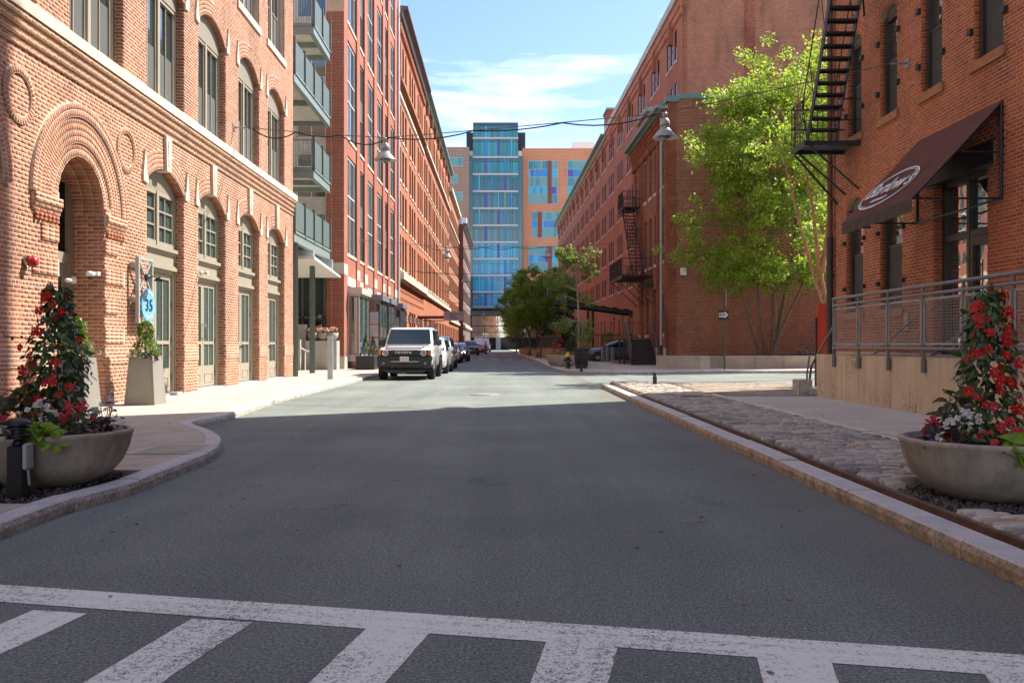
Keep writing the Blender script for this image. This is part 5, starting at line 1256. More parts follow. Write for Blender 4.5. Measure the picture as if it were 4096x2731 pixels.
b.prism([(g*.30, 14.3), (g*.62, 14.32), (g*.62, 14.52), (g*-.3, 14.62), (g*-.3, 14.5)], 48.9, 60.8, 'x'); put('gutter', b.mesh('gutter', COPPER), lowb, RFr.M)
b = MB(); FLo.box(b, XL-.14, 9.15, 14.55, 14.86, -.6, .12); FLo.box(b, 9.15, 24, 14.72, 15.02, -.6, .1); put('coping', b.mesh('coping', M('copper coping', (.14, .23, .21), .6, var=.1)), lowb, FLo.M)
b = MB(); RFr.box(b, 56.9, 60.6, 14.4, 16.2, -5.0, -.35); RFr.box(b, 56.7, 60.8, 16.2, 16.45, -5.1, -.25, 1); put('parapet_block', b.mesh('parapet_block', (WALL_RED, COPPER)), lowb, RFr.M)
for s_, h_ in ((48.72, 1.1), (51.25, 1.1)): b = MB(); RFr.box(b, s_-.04, s_+.62, .1, h_, -.05, .14); put('granite_base', b.mesh('granite_base', STONE_G), lowb, RFr.M)
dp = thing('downspout', 'pale grey downspout at the corner of the low dark brick building', 'drainpipe', (8.45, 49.9, 1))
b = MB(); P_ = RFr.pt(49.55, 0, .2); b.tube([(P_.x, P_.y, 13.9), (P_.x, P_.y, 1.25)], .07, 8); b.wobj('pipe', STEELG_L, dp); b = MB(); b.tube([(P_.x, P_.y, 1.25), (P_.x, P_.y, .8), (P_.x+.05, P_.y-.35, .55)], .085, 8); b.wobj('shoe', BLACK, dp)
wb = thing('wall_box', 'small white box lamp high on the dark brick wall behind the branches', 'light', (9.35, 48.55, 5.25)); b = MB(); b.bbox(-.16, .16, -.2, 0, -.2, .2, .03); b.obj('box', WHITE, wb)
# rusty fire escape on the street side
RUSTB = M('rusty black iron', (.05, .028, .022), .65, .2, var=.5, vs=3)
fe = thing('fire_escape', 'rusty black fire escape on the street side of the low dark brick building', 'fire escape', RFr.pt(55, 5.4, 0))
for k_, (za, s0_, s1_, wd) in enumerate(((5.45, 53.0, 58.6, 1.9), (10.2, 57.4, 59.6, 1.2))):
    b = MB(); RFr.box(b, s0_, s1_, za-.08, za, .05, wd); RFr.box(b, s0_, s1_, za-.22, za-.08, wd-.06, wd); put('platform', b.mesh('platform', RUSTB), fe, RFr.M)
    b = MB()
    for i in range(int((s1_-s0_)/.14)+1): q = s0_+i*.14; RFr.box(b, q-.01, q+.01, za, za+1.0, wd-.03, wd-.01)
    for i in range(int(wd/.14)): q = .1+i*.14; RFr.box(b, s0_, s0_+.02, za, za+1.0, q, q+.02); RFr.box(b, s1_-.02, s1_, za, za+1.0, q, q+.02)
    for zq in (za+.5, za+1.0): RFr.box(b, s0_, s1_, zq-.02, zq+.02, wd-.04, wd); RFr.box(b, s0_, s0_+.03, zq-.02, zq+.02, .05, wd); RFr.box(b, s1_-.03, s1_, zq-.02, zq+.02, .05, wd)
    put('railing', b.mesh('railing', RUSTB), fe, RFr.M)
    b = MB(); g = RFr.g
    for q in np.linspace(s0_+.2, s1_-.2, 3): b.tube([(q, g*(wd-.1), za-.1), (q, g*.05, za-1.7)], .03, 4)
    put('brace', b.mesh('brace', RUSTB), fe, RFr.M)
b = MB(); g = RFr.g
for n_ in (.45, 1.15): b.tube([(53.6, g*n_, 5.45), (58.0, g*n_, 10.2)], .05, 4); b.tube([(53.6, g*n_, 6.4), (58.0, g*n_, 11.15)], .025, 4)
put('stringer', b.mesh('stringer', RUSTB), fe, RFr.M)
for i in range(19):
    f_ = (i+.5)/19; b = MB(); q = 53.6+4.4*f_; RFr.box(b, q-.11, q+.11, 5.45+4.75*f_-.02, 5.45+4.75*f_+.02, .45, 1.15); put('tread', b.mesh('tread', RUSTB), fe, RFr.M)

# ---------------------------------------------------------------- red brick restaurant building on the right
BFr = Frame((8.519, 0, 0), (-.0051, 1, 0), (-1, -.0051, 0))
def Yb(u): return 30310/(u-2030)
rb = thing('restaurant_building', 'red brick restaurant building with awning, doorway and fire escape behind the ramp wall', 'building', (8.4, 18, 1.05))
SB = 23.5
up_b = [op(22.14-.05, 22.14-.05+.0001, 0, 0)]*0
ub = [(21.35, 22.2), (19.40, 20.28), (17.40, 18.26), (15.25, 16.2), (13.1, 14.0)]
bup = [op(a, c, 6.38, 8.66, .2, .2) for a, c in ub]
blo = [op(21.25, 22.3, 2.05, 4.62, .26, .2), op(19.15, 20.28, 2.05, 4.62, .26, .2)]
bdoor = op(15.75, 17.72, 1.06, 4.45, 0, .24)
bth = [op(a, c, 10.4, 12.7, .2, .2) for a, c in ub]
far_b = [op(12.9-2.2*i-1.0, 12.9-2.2*i, z, z+2.3, .2, .2) for i in range(1, 14) for z in (2.05, 6.38, 10.4)]
b = MB(); backing(BFr, 12.4, SB, 0, 27, bup+blo+bth+[bdoor], b, 0, 0); backing(BFr, -20, 12.4, 0, 27, far_b, b, 0, 1); g = BFr.g
b.quad((-20, 0, 27), (SB, 0, 27), (SB, -g*30, 27), (-20, -g*30, 27), 1); b.quad((SB, 0, 0), (SB, -g*30, 0), (SB, -g*30, 27), (SB, 0, 27), 1); b.quad((-20, 0, 0), (-20, -g*30, 0), (-20, -g*30, 27), (-20, 0, 27), 1); b.quad((-20, -g*30, 0), (SB, -g*30, 0), (SB, -g*30, 27), (-20, -g*30, 27), 1)
BFr.box(b, -19.5, SB-.2, 0.1, 26.8, -1.0, -.9, 1)
put('wall', b.mesh('wall', (MORTAR_G, WALL_RED)), rb, BFr.M)
def bav(z):
    r = []
    for o in bup+blo+bth:
        c, cz, R, A = segarch(o); R2 = R+.32
        if o['zs']-.0 < z < cz+R2: x = (z-cz)*math.tan(math.radians(A+2)); xx = min(math.sqrt(max(0, R2*R2-(z-cz)**2)), x); r.append((c-xx, c+xx))
    if 4.44 < z < 4.86: r.append((15.5, 18.0))
    return r
visb = lambda s, z: z < .40*s+1.9
Ms = [bricks(BFr, 13.0, SB, 1.06, 12.5, bup+blo+bth+[bdoor], Lb=.206, Hb=.068, J=.0135, avoid=bav, vis=visb, head=8)]
for o in bup+blo+bth:
    c, cz, R, A = segarch(o)
    for k in range(3): Ms.append(ringbricks(BFr, c, cz, R+.107*k, R+.107*(k+1), 90-A-2, 90+A+2, .068))
for o in bup+blo+[bdoor]:
    jf = Frame(BFr.pt(o['s1'], 0, 0), (1, .0051, 0), (.0051, -1, 0)); Ms.append(bricks(jf, 0, o['d']-.02, o['z0'], o['zs'], (), head=0, Lb=.22, Hb=.068))
pieces(rb, 'brick', np.concatenate([m for m in Ms if len(m)]), BR_RED, 300)
BRZ = M('dark bronze frame', (.055, .043, .036), .45, var=.08)
def bwindow(o, screen=True, glass=GLASS_W):
    s0, s1, z0, z1 = o['s0'], o['s1'], o['z0'], o['zs']; mid = z0+(z1-z0)*.55; f = MB(); B = lambda *q: BFr.box(f, *q)
    for a, c in ((s0, s0+.09), (s1-.09, s1)): B(a, c, z0, z1, -.28, -.10)
    B(s0+.09, s1-.09, z0, z0+.1, -.28, -.12); B(s0+.09, s1-.09, z1-.09, z1, -.28, -.12)
    B(s0+.09, s1-.09, mid-.035, mid+.035, -.22, -.15)
    wo = put('window', f.mesh('window', BRZ), rb, BFr.M)
    pts = [(s0, z1), (s1, z1)]+[(x, top(o, x)) for x in [s1-(s1-s0)*i/8 for i in range(9)]]
    h = MB(); BFr.poly(h, pts, -.28, -.11); put('arch_panel', h.mesh('arch_panel', M('bronze panel', (.11, .085, .065), .6)), wo, BFr.M)
    for a, c, n in ((z0+.1, mid-.035, -.21), (mid+.035, z1-.09, -.185)):
        p = MB(); BFr.box(p, s0+.09, s1-.09, a, c, n-.01, n); put('pane', p.mesh('pane', glass), wo, BFr.M)
    if screen: p = MB(); BFr.box(p, s0+.11, s1-.11, z0+.12, mid-.04, -.165, -.16); put('screen', p.mesh('screen', M('dark screen', (.04, .038, .036), .7)), wo, BFr.M)
    b = MB(); BFr.box(b, s0-.10, s1+.10, z0-.17, z0, -.2, .06)
    for i, v in enumerate(b.v): b.v[i] = (v[0]+random.uniform(-.012, .012), v[1]+random.uniform(-.012, .012), v[2])
    put('sill', b.mesh('sill', BROWNST), rb, BFr.M)
    for zq in (z0+.55, z0+1.7):
        b = MB(); BFr.box(b, s0-.14, s0-.02, zq, zq+.1, -.02, .07); put('shutter_pin', b.mesh('shutter_pin', BLACK_S), rb, BFr.M)
        b = MB(); BFr.box(b, s1+.02, s1+.14, zq, zq+.1, -.02, .07); put('shutter_pin', b.mesh('shutter_pin', BLACK_S), rb, BFr.M)
for o in bup+blo+bth: bwindow(o)
for o in far_b: far_window(rb, BFr, o, BRZ, GLASS, 0, 1, .08)
# glazed doorway with its iron beam
s0, s1 = 15.75, 17.72; mid = (s0+s1)/2
b = MB(); BFr.box(b, s0-.2, s1+.25, 4.45, 4.85, -.3, .035); BFr.box(b, s0-.2, s1+.25, 4.43, 4.47, -.3, .09); put('iron_beam', b.mesh('iron_beam', BLACK_S), rb, BFr.M)
f = MB(); B = lambda *q: BFr.box(f, *q); n0, n1 = -.30, -.16
for a, c in ((s0, s0+.1), (s1-.1, s1), (mid-.05, mid+.05)): B(a, c, 1.06, 4.45, n0, n1)
B(s0+.1, s1-.1, 4.33, 4.45, n0, n1-.01); B(s0+.1, s1-.1, 3.28, 3.40, n0, n1-.01); B(s0+.1, s1-.1, 1.06, 1.3, n0, n1-.01)
df = put('door_frame', f.mesh('door_frame', BRZ), rb, BFr.M)
for a, c in ((s0+.1, mid-.05), (mid+.05, s1-.1)):
    for z0, z1 in ((1.3, 3.28), (3.40, 4.33)):
        p = MB(); BFr.box(p, a, c, z0, z1, -.26, -.245); put('pane', p.mesh('pane', GLASS_W), df, BFr.M)
d = MB(); D = lambda *q: BFr.box(d, *q); a, c = s0+.1, mid-.05
D(a, a+.11, 1.3, 3.27, -.24, -.17); D(c-.11, c, 1.3, 3.27, -.24, -.17); D(a+.11, c-.11, 3.1, 3.27, -.24, -.17); D(a+.11, c-.11, 1.3, 1.5, -.24, -.17)
do = put('door', d.mesh('door', BRZ), rb, BFr.M)
h = MB(); h.tube([BFr.M @ Vector((c-.05, BFr.g*n_, z)) for n_, z in ((-.17, 1.95), (-.1, 1.95), (-.1, 2.85), (-.17, 2.85))], .016); h.wobj('handle', M('brass', (.4, .28, .12), .35, .8), do)
nb = thing('address_plate', 'narrow grey address plate on the red brick wall behind the ramp railing', 'sign', BFr.pt(18.9, 1.75, .02)); b = MB(); b.box(-.02, .02, -.09, .09, -.19, .19); b.obj('plate', GALV, nb)
# downpipe at the corner
dp = thing('downspout', 'brown drainpipe at the far corner of the red brick restaurant building', 'drainpipe', BFr.pt(23.15, 1, .1))
b = MB(); q = BFr.pt(23.12, 0, .12); b.tube([(q.x, q.y, 4.0), (q.x, q.y, 21)], .075, 8); b.wobj('pipe', M('brown pipe', (.13, .05, .03), .5), dp); b = MB(); b.tube([(q.x, q.y, .3), (q.x, q.y, 4.05)], .09, 8); b.tube([(q.x, q.y, 3.0), (q.x, q.y, 3.08)], .11, 8); b.wobj('boot', M('black brown pipe', (.03, .024, .022), .5), dp)
anchor(BFr, 18.9, 7.25, 'rusty wire anchor plate beside the upper window of the red brick restaurant building')
# ramp wall, platform
RW = M('warm board-marked concrete', (.47, .36, .25), .9, var=.13, vs=1.6, fine=.2, fs=45, bmp=.35)
m_, t_, p_, l_ = newmat('stained ramp concrete')
r1 = ramp(t_, [(.3, (.52, .40, .28)), (.7, (.66, .52, .37))]); l_(noise(t_, l_, 1.3, 6), r1.inputs[0])
sx = N(t_, 'ShaderNodeSeparateXYZ'); l_(pos(t_), sx.inputs[0])
mpv = N(t_, 'ShaderNodeMapping'); mpv.inputs['Scale'].default_value = (5, 5, .35); l_(pos(t_), mpv.inputs[0])
r2 = ramp(t_, [(.35, (.86, .84, .81)), (.58, (1, 1, 1))]); l_(noise(t_, l_, 1.6, 5, .6, mpv.outputs[0]), r2.inputs[0])
mpp = N(t_, 'ShaderNodeMapping'); mpp.inputs['Scale'].default_value = (1, 1, .45); l_(pos(t_), mpp.inputs[0])
np_ = noise(t_, l_, 26, 3, .6, mpp.outputs[0]); npm = noise(t_, l_, 1.1, 4)
ad = N(t_, 'ShaderNodeMath', operation='MULTIPLY'); l_(np_, ad.inputs[0]); l_(npm, ad.inputs[1])
r3 = ramp(t_, [(.345, (1, 1, 1)), (.385, (.42, .37, .32))]); l_(ad.outputs[0], r3.inputs[0])
l_(mixc(t_, l_, 1.0, mixc(t_, l_, 1.0, r1.outputs[0], r2.outputs[0], 'MULTIPLY'), r3.outputs[0], 'MULTIPLY'), p_.inputs['Base Color']); p_.inputs['Roughness'].default_value = .92
bump(t_, l_, p_, np_, .35, .01); RW = m_
XW = 6.72
rp_ = thing('ramp_wall', 'warm beige concrete ramp wall with vertical board marks below the grey railing', 'wall', (XW, 14, .1))
b = MB(); bys = [19.6, 18.75, 18.1, 17.2, 16.4, 15.75, 15.0, 14.2, 13.3, 12.4, 11.5, 10.6, 9.7, 8.5, 7, 5, 3, -4]
for a, c in zip(bys, bys[1:]):
    e = random.uniform(-.004, .004); b.box(XW+e, XW+.28, c+.006, a-.006, 0, 1.05); b.box(XW+.012, XW+.28, a-.006, a+.006, 0, 1.045)
b.wobj('wall', RW, rp_)
b = MB(); b.box(XW+.28, 8.5, 19.32, 19.6, 0, 1.05); b.wobj('return_wall', RW, rp_)
b = MB(); b.box(XW+.28, 8.6, -4, 19.3, .95, 1.043); b.wobj('deck', M('deck concrete', (.3, .29, .27), .9), rp_)
bx_ = thing('stone_block', 'small grey granite block on the ground at the ramp wall corner', 'block', (6.6, 20.1, .1)); b = MB(); b.bbox(-.2, .1, -.3, .15, 0, .38, .02); b.obj('block', GRANITE_S, bx_)
# railing on the ramp wall
RAILM = M('grey painted rail', (.16, .155, .155), .4, .3, var=.1)
rl = thing('ramp_railing', 'grey pipe railing with wire mesh panels along the beige ramp wall', 'railing', (XW-.05, 15, 1.05))
posts = [18.42, 17.1, 15.75, 14.41, 13.12, 11.82, 10.5, 9.2, 7.9]
xr = XW-.045
for y in posts:
    b = MB(); b.tube([(xr, y, .86), (xr, y, 2.19)], .028, 10); b.wobj('post', RAILM, rl); b = MB(); b.tube([(xr, y, .80), (xr, y, 1.02)], .038, 10); b.box(xr, XW+.01, y-.03, y+.03, .84, 1.0); b.wobj('post_socket', RAILM, rl)
for z in (2.205, 2.07, 1.19):
    b = MB(); b.tube([(xr, posts[0]+.03, z), (xr, posts[-1], z)], .03, 10); b.wobj('rail', RAILM, rl)
for a, c in zip(posts, posts[1:]):
    y0, y1 = c+.06, a-.06; b = MB(); z0, z1 = 1.27, 1.985
    b.box(xr-.012, xr+.012, y0, y1, z0-.02, z0+.02); b.box(xr-.012, xr+.012, y0, y1, z1-.02, z1+.02); b.box(xr-.012, xr+.012, y0-.02, y0+.02, z0-.02, z1+.02); b.box(xr-.012, xr+.012, y1-.02, y1+.02, z0-.02, z1+.02)
    for f_ in (.2, .5, .8): yq = y0+(y1-y0)*f_; b.box(xr-.008, xr+.008, yq-.01, yq+.01, z1, 2.05); b.box(xr-.008, xr+.008, yq-.01, yq+.01, 1.2, z0)
    po = b.wobj('mesh_frame', GALV, rl); b = MB()
    for i in range(1, 15): z = z0+(z1-z0)*i/15; b.box(xr-.003, xr+.003, y0, y1, z-.003, z+.003)
    for i in range(1, 24): yq = y0+(y1-y0)*i/24; b.box(xr-.0025, xr+.0025, yq-.0025, yq+.0025, z0, z1)
    o = b.wobj('wire_mesh', GALV, po); o['kind'] = 'stuff'
for i, (ya, yb) in enumerate(((21.2, 19.0), (18.6, 15.2))):
    t = thing('handrail', ['short sloping handrail at the far end of the ramp deck', 'sloping handrail along the brick wall behind the mesh panels'][i], 'handrail', (8.1, ya, 1.05))
    x = 8.05; b = MB(); y_ = (19.6, 17.4, 17.0) if i == 0 else (16.9, 14.6, 14.2)
    b.tube([(x, y_[0]+.4, .95), (x, y_[0], 1.1), (x, y_[1], 1.93), (x, y_[2], 1.93)], .025, 8); b.tube([(x, y_[1]+.05, 1.05), (x, y_[1]+.05, 1.9)], .025, 8); b.wobj('rail', RAILM, t)
t = thing('handrail', 'grey handrail sloping down past the end of the beige ramp wall', 'handrail', (7.2, 20, 1)); b = MB(); b.tube([(6.75, 18.5, 1.72), (7.15, 21.2, .75), (7.15, 21.4, .2)], .028, 8); b.tube([(6.62, 19.75, 1.0), (6.58, 19.8, .6), (6.62, 19.9, .25)], .02, 6); b.wobj('rail', RAILM, t)
# red slatted gate behind the corner
gt_ = thing('red_gate', 'red slatted gate behind the ramp wall corner', 'gate', (8.5, 24.2, .3)); GRED = M('red painted slats', (.42, .075, .05), .5, var=.08)
for i in range(9): b = MB(); b.box(8.33+i*.078, 8.33+i*.078+.072, 24.2, 24.23, .3, 2.38); b.wobj('slat', GRED, gt_)
b = MB(); b.box(8.27, 8.32, 24.18, 24.26, .1, 2.0); b.wobj('post', BLACK, gt_); b = MB(); b.box(8.9, 8.97, 24.12, 24.2, 1.45, 1.7); b.wobj('latch', BLACK, gt_)
# awning
AWN, t_, p_, l_ = newmat('maroon awning canvas')
r1 = ramp(t_, [(.3, (.115, .052, .042)), (.7, (.15, .068, .054))]); l_(noise(t_, l_, 1.5, 5), r1.inputs[0])
mpw = N(t_, 'ShaderNodeMapping'); mpw.inputs['Scale'].default_value = (1, 1, .5); l_(pos(t_), mpw.inputs[0])
r2 = ramp(t_, [(.735, (0, 0, 0)), (.75, (1, 1, 1))]); l_(noise(t_, l_, 17, 2, .5, mpw.outputs[0]), r2.inputs[0])
l_(mixc(t_, l_, r2.outputs[0], r1.outputs[0], (.35, .28, .25)), p_.inputs['Base Color']); p_.inputs['Roughness'].default_value = .95; p_.inputs['Specular IOR Level'].default_value = .1
VAL = M('mildewed awning edge', (.055, .042, .022), .85, var=.4, vs=7)
aw = thing('awning', 'maroon canvas awning with white oval lettering over the restaurant doorway', 'awning', BFr.pt(16.8, 4.5))
ya, yb = 15.24, 18.42; zt, zb, pj = 5.47, 3.77, 1.58
Pw = lambda s, z, n: BFr.pt(s, z, n)
b = MB(); kk = 10
for i in range(kk):
    f0, f1 = i/kk, (i+1)/kk; sg0, sg1 = -.03*math.sin(math.pi*f0), -.03*math.sin(math.pi*f1)
    a = [Pw(ya, zt+(zb-zt)*f0+sg0*.3, pj*f0), Pw(yb, zt+(zb-zt)*f0+sg0*.3, pj*f0), Pw(yb, zt+(zb-zt)*f1+sg1*.3, pj*f1), Pw(ya, zt+(zb-zt)*f1+sg1*.3, pj*f1)]
    b.quad(*a); dn = Vector((.0, 0, -.015)); b.quad(*[p+dn for p in a])
b.wobj('canvas', AWN, aw)
b = MB(); k2 = 14
for i in range(k2):
    s0_, s1_ = ya+(yb-ya)*i/k2, ya+(yb-ya)*(i+1)/k2; q = .012*(i % 2); q1 = .012*((i+1) % 2)
    b.quad(Pw(s0_, zb, pj), Pw(s1_, zb, pj), Pw(s1_, zb-.235, pj+q1), Pw(s0_, zb-.235, pj+q))
b.wobj('valance', VAL, aw)
for s_ in (ya+.02, yb-.02):
    b = MB(); n_ = 6
    b.tube([Pw(s_, zb, 0), Pw(s_, zb, pj-.02)], .02, n_); b.tube([Pw(s_, zt-.05, .03), Pw(s_, zb-.02, .03)], .028, n_); b.tube([Pw(s_, zb+.8, .0), Pw(s_, zb+.8, .72)], .016, n_); b.tube([Pw(s_, zt-.03, .0), Pw(s_, zb, pj-.02)], .018, n_); b.wobj('frame_arm', M('blue black tube', (.03, .03, .04), .45, .3), aw)
b = MB(); b.tube([Pw(ya, zb, pj-.03), Pw(yb, zb, pj-.03)], .02, 6); b.tube([Pw(ya, zb, .03), Pw(yb, zb, .03)], .02, 6); b.wobj('frame_bar', BLACK, aw)
# lettering on the slope
up = (Pw(0, zt, 0)-Pw(0, zb, pj)).normalized(); ri = -BFr.S.normalized(); nn_ = ri.cross(up).normalized()
def awm(s, f_, off=.02):
    c = Pw(s, zt+(zb-zt)*f_, pj*f_)+nn_*off
    return Matrix(((ri.x, up.x, nn_.x, c.x), (ri.y, up.y, nn_.y, c.y), (ri.z, up.z, nn_.z, c.z), (0, 0, 0, 1)))
LET = M('white lettering', (.78, .78, .76), .6)
sc_c, fc = 17.28, .70
text_obj("Barlow's", 'name_lettering', .58, LET, aw, awm(sc_c, fc-.03), shear=.35, bold=.002, space=1.0, ext=.003)
text_obj('\u2022 RESTAURANT \u2022', 'restaurant_lettering', .105, LET, aw, awm(sc_c-.02, fc+.125), bold=.002, ext=.003)
for (ra, rb_), wv_ in (((1.12, .50), .016), ((1.06, .455), .008)):
    b = MB(); nseg = 56
    for i in range(nseg):
        q0, q1 = 2*math.pi*i/nseg, 2*math.pi*(i+1)/nseg; m_ = awm(sc_c, fc)
        pt_ = lambda q, r_: m_ @ Vector((math.cos(q)*(ra+r_), math.sin(q)*(rb_+r_), 0))
        b.quad(pt_(q0, -wv_), pt_(q1, -wv_), pt_(q1, wv_), pt_(q0, wv_))
    b.wobj('oval_line', LET, aw)
lm = thing('wall_lamp', 'small black lamp under the awning edge on the brick pier', 'lamp', BFr.pt(20.7, 4.0, .05)); b = MB(); b.tube([(0, 0, 0), (-.35, 0, -.02)], .03, 6); b.box(-.5, -.3, -.09, .09, -.1, 0); b.obj('lamp', BLACK, lm)
# fire escape
fe2 = thing('fire_escape', 'black steel fire escape with steep steps on the red brick restaurant building', 'fire escape', BFr.pt(21.9, 6.15))
xp = 7.05; y0, y1, zp = 21.4, 22.45, 6.18
b = MB(); b.box(xp, 8.42, y0, y0+.05, zp-.12, zp); b.box(xp, 8.42, y1-.05, y1, zp-.12, zp); b.box(xp, xp+.05, y0+.05, y1-.05, zp-.12, zp)
for i in range(26): xq = xp+.05+i*.052; b.box(xq, xq+.012, y0+.05, y1-.05, zp-.04, zp)
b.wobj('platform', BLACK_S, fe2)
b = MB()
for i in range(9): yq = y0+.05+i*.12; b.box(xp, xp+.014, yq, yq+.014, zp, zp+1.0)
for i in range(10): xq = xp+.1+i*.14; b.box(xq, xq+.014, y1-.02, y1-.006, zp, zp+1.0)
for zq in (.5, 1.0): b.box(xp-.01, xp+.02, y0, y1, zp+zq-.015, zp+zq+.015); b.box(xp, 8.42, y1-.03, y1, zp+zq-.015, zp+zq+.015)
b.wobj('railing', BLACK_S, fe2); b = MB()
for zq in (.5, 1.0): b.box(7.85, 8.42, y0-.01, y0+.02, zp+zq-.015, zp+zq+.015)
b.box(7.85, 7.87, y0, y0+.02, zp, zp+1.0); b.wobj('railing', BLACK_S, fe2)
run, rise = 3.0, 5.6
for xq in (7.14, 7.81):
    b = MB(); d_ = Vector((0, -run, rise)).normalized(); nrm = Vector((0, rise, run)).normalized()
    p0 = Vector((xq, 21.45, zp)); p1 = p0+d_*(rise/d_.z)
    for sgn in (1,): b.add([p0-nrm*.09+Vector((-.012, 0, 0)), p0+nrm*.09+Vector((-.012, 0, 0)), p1+nrm*.09+Vector((-.012, 0, 0)), p1-nrm*.09+Vector((-.012, 0, 0)), p0-nrm*.09+Vector((.012, 0, 0)), p0+nrm*.09+Vector((.012, 0, 0)), p1+nrm*.09+Vector((.012, 0, 0)), p1-nrm*.09+Vector((.012, 0, 0))], [(0, 1, 2, 3), (4, 7, 6, 5), (0, 4, 5, 1), (1, 5, 6, 2), (2, 6, 7, 3), (3, 7, 4, 0)])
    b.wobj('stringer', BLACK_S, fe2)
    b = MB(); b.tube([p0+Vector((-.03 if xq < 7.5 else .03, 0, .15)), p0+Vector((-.03 if xq < 7.5 else .03, .25, .95)), p1+Vector((-.03 if xq < 7.5 else .03, .25, .95))], .016, 6)
    for f_ in (.15, .4, .65, .9): pq = p0.lerp(p1, f_); b.tube([pq, pq+Vector((0, .25, .9))], .012, 5)
    b.wobj('handrail', BLACK_S, fe2)
ns = 23
for i in range(1, ns):
    zq = zp+rise*i/ns; yq = 21.45-run*i/ns; b = MB(); b.box(7.15, 7.8, yq-.09, yq+.1, zq-.012, zq+.012); b.box(7.15, 7.8, yq+.09, yq+.1, zq-.05, zq); b.wobj('tread', BLACK_S, fe2)
for y_ in (y0+.1, y1-.1):
    b = MB(); b.tube([(xp+.15, y_, zp-.1), (8.4, y_, zp-1.15)], .03, 4); b.wobj('brace', BLACK_S, fe2)
b = MB(); b.tube([(7.2, 22.6, zp-.1), (8.4, 22.9, zp-1.3)], .03, 4); b.tube([(7.0, 18.5, 12), (8.3, 20.9, 9.0)], .03, 4); b.wobj('brace', BLACK_S, fe2)
b = MB(); b.box(7.0, 8.4, 17.0, 18.6, 11.75, 11.85); b.wobj('platform', BLACK_S, fe2)
# ---------------------------------------------------------------- vehicles
CARGL = glass_mat('car glass', (.01, .02, .03), .02, .5, 1.5)
LENS = glass_mat('headlight glass', (.25, .26, .27), .05, 1.0, 1.5)
LAMPW = emit('lit headlight', (1, .93, .8), 6); AMBER = M('amber lens', (.55, .14, .01), .25); PLASTIC = M('black plastic', (.028, .028, .03), .6); RIM = M('alloy rim', (.42, .43, .44), .3, .85, var=.05)
REDPL = M('red plate letters', (.4, .02, .03), .5)
def paint(name, col): return M(name, col, .3, .0, var=.03, coat=1.0)
def wheel(root, x, y, r, wd, side, spokes=6):
    w_ = MB(); w_.lathe([(r*.62, -wd/2), (r*.93, -wd/2), (r, -wd*.38), (r, wd*.38), (r*.93, wd/2), (r*.62, wd/2)], 24, axis='x')
    w_.xf(Matrix.Translation((x, y, r))); wo = w_.obj('wheel', RUBBER, root)
    m = MB(); m.lathe([(r*.62, wd*.46), (r*.66, wd*.46), (r*.62, -wd*.1), (0, -wd*.1)], 24, axis='x')
    for i in range(spokes):
        q = 2*math.pi*i/spokes; s = len(m.v); m.box(wd*.2, wd*.40, -r*.075, r*.075, 0, r*.64); m.xf(Matrix.Rotation(q, 4, 'X'), s)
    m.lathe([(r*.14, wd*.3), (r*.14, wd*.44), (0, wd*.44)], 10, axis='x')
    m.xf(Matrix.Translation((x, y, r)) @ Matrix.Rotation(0 if side > 0 else math.pi, 4, 'Z')); m.obj('rim', RIM, wo)
def loft(mb, st, prof, m=0, capm=None):
    """st: (y, zb, zt, hw, crown); prof: list of (x fraction, height fraction) from the bottom edge to the top edge"""
    n = len(prof)*2; vs = []
    for (y, zb, zt, hw, cr_) in st:
        half = [(hw*a, zb+(zt-zb)*h+(cr_*(1-a*a) if h >= .999 else 0)) for a, h in prof]
        for x, z in half: vs.append((x, y, z))
        for x, z in reversed(half): vs.append((-x, y, z))
    fs = [(i*n+j, i*n+(j+1) % n, (i+1)*n+(j+1) % n, (i+1)*n+j) for i in range(len(st)-1) for j in range(n)]
    mb.add(vs, fs, m, True)
    mb.add(vs[:n], [tuple(range(n))], m); mb.add(vs[-n:], [tuple(range(n-1, -1, -1))], m)
PROF = [(.82, 0), (.95, .05), (.995, .22), (1, .5), (.985, .74), (.95, .92), (.86, .985), (.62, 1.0), (.3, 1.0)]
def sidepts(y0, y1, z0, z1, hb, hr): return hb, hr
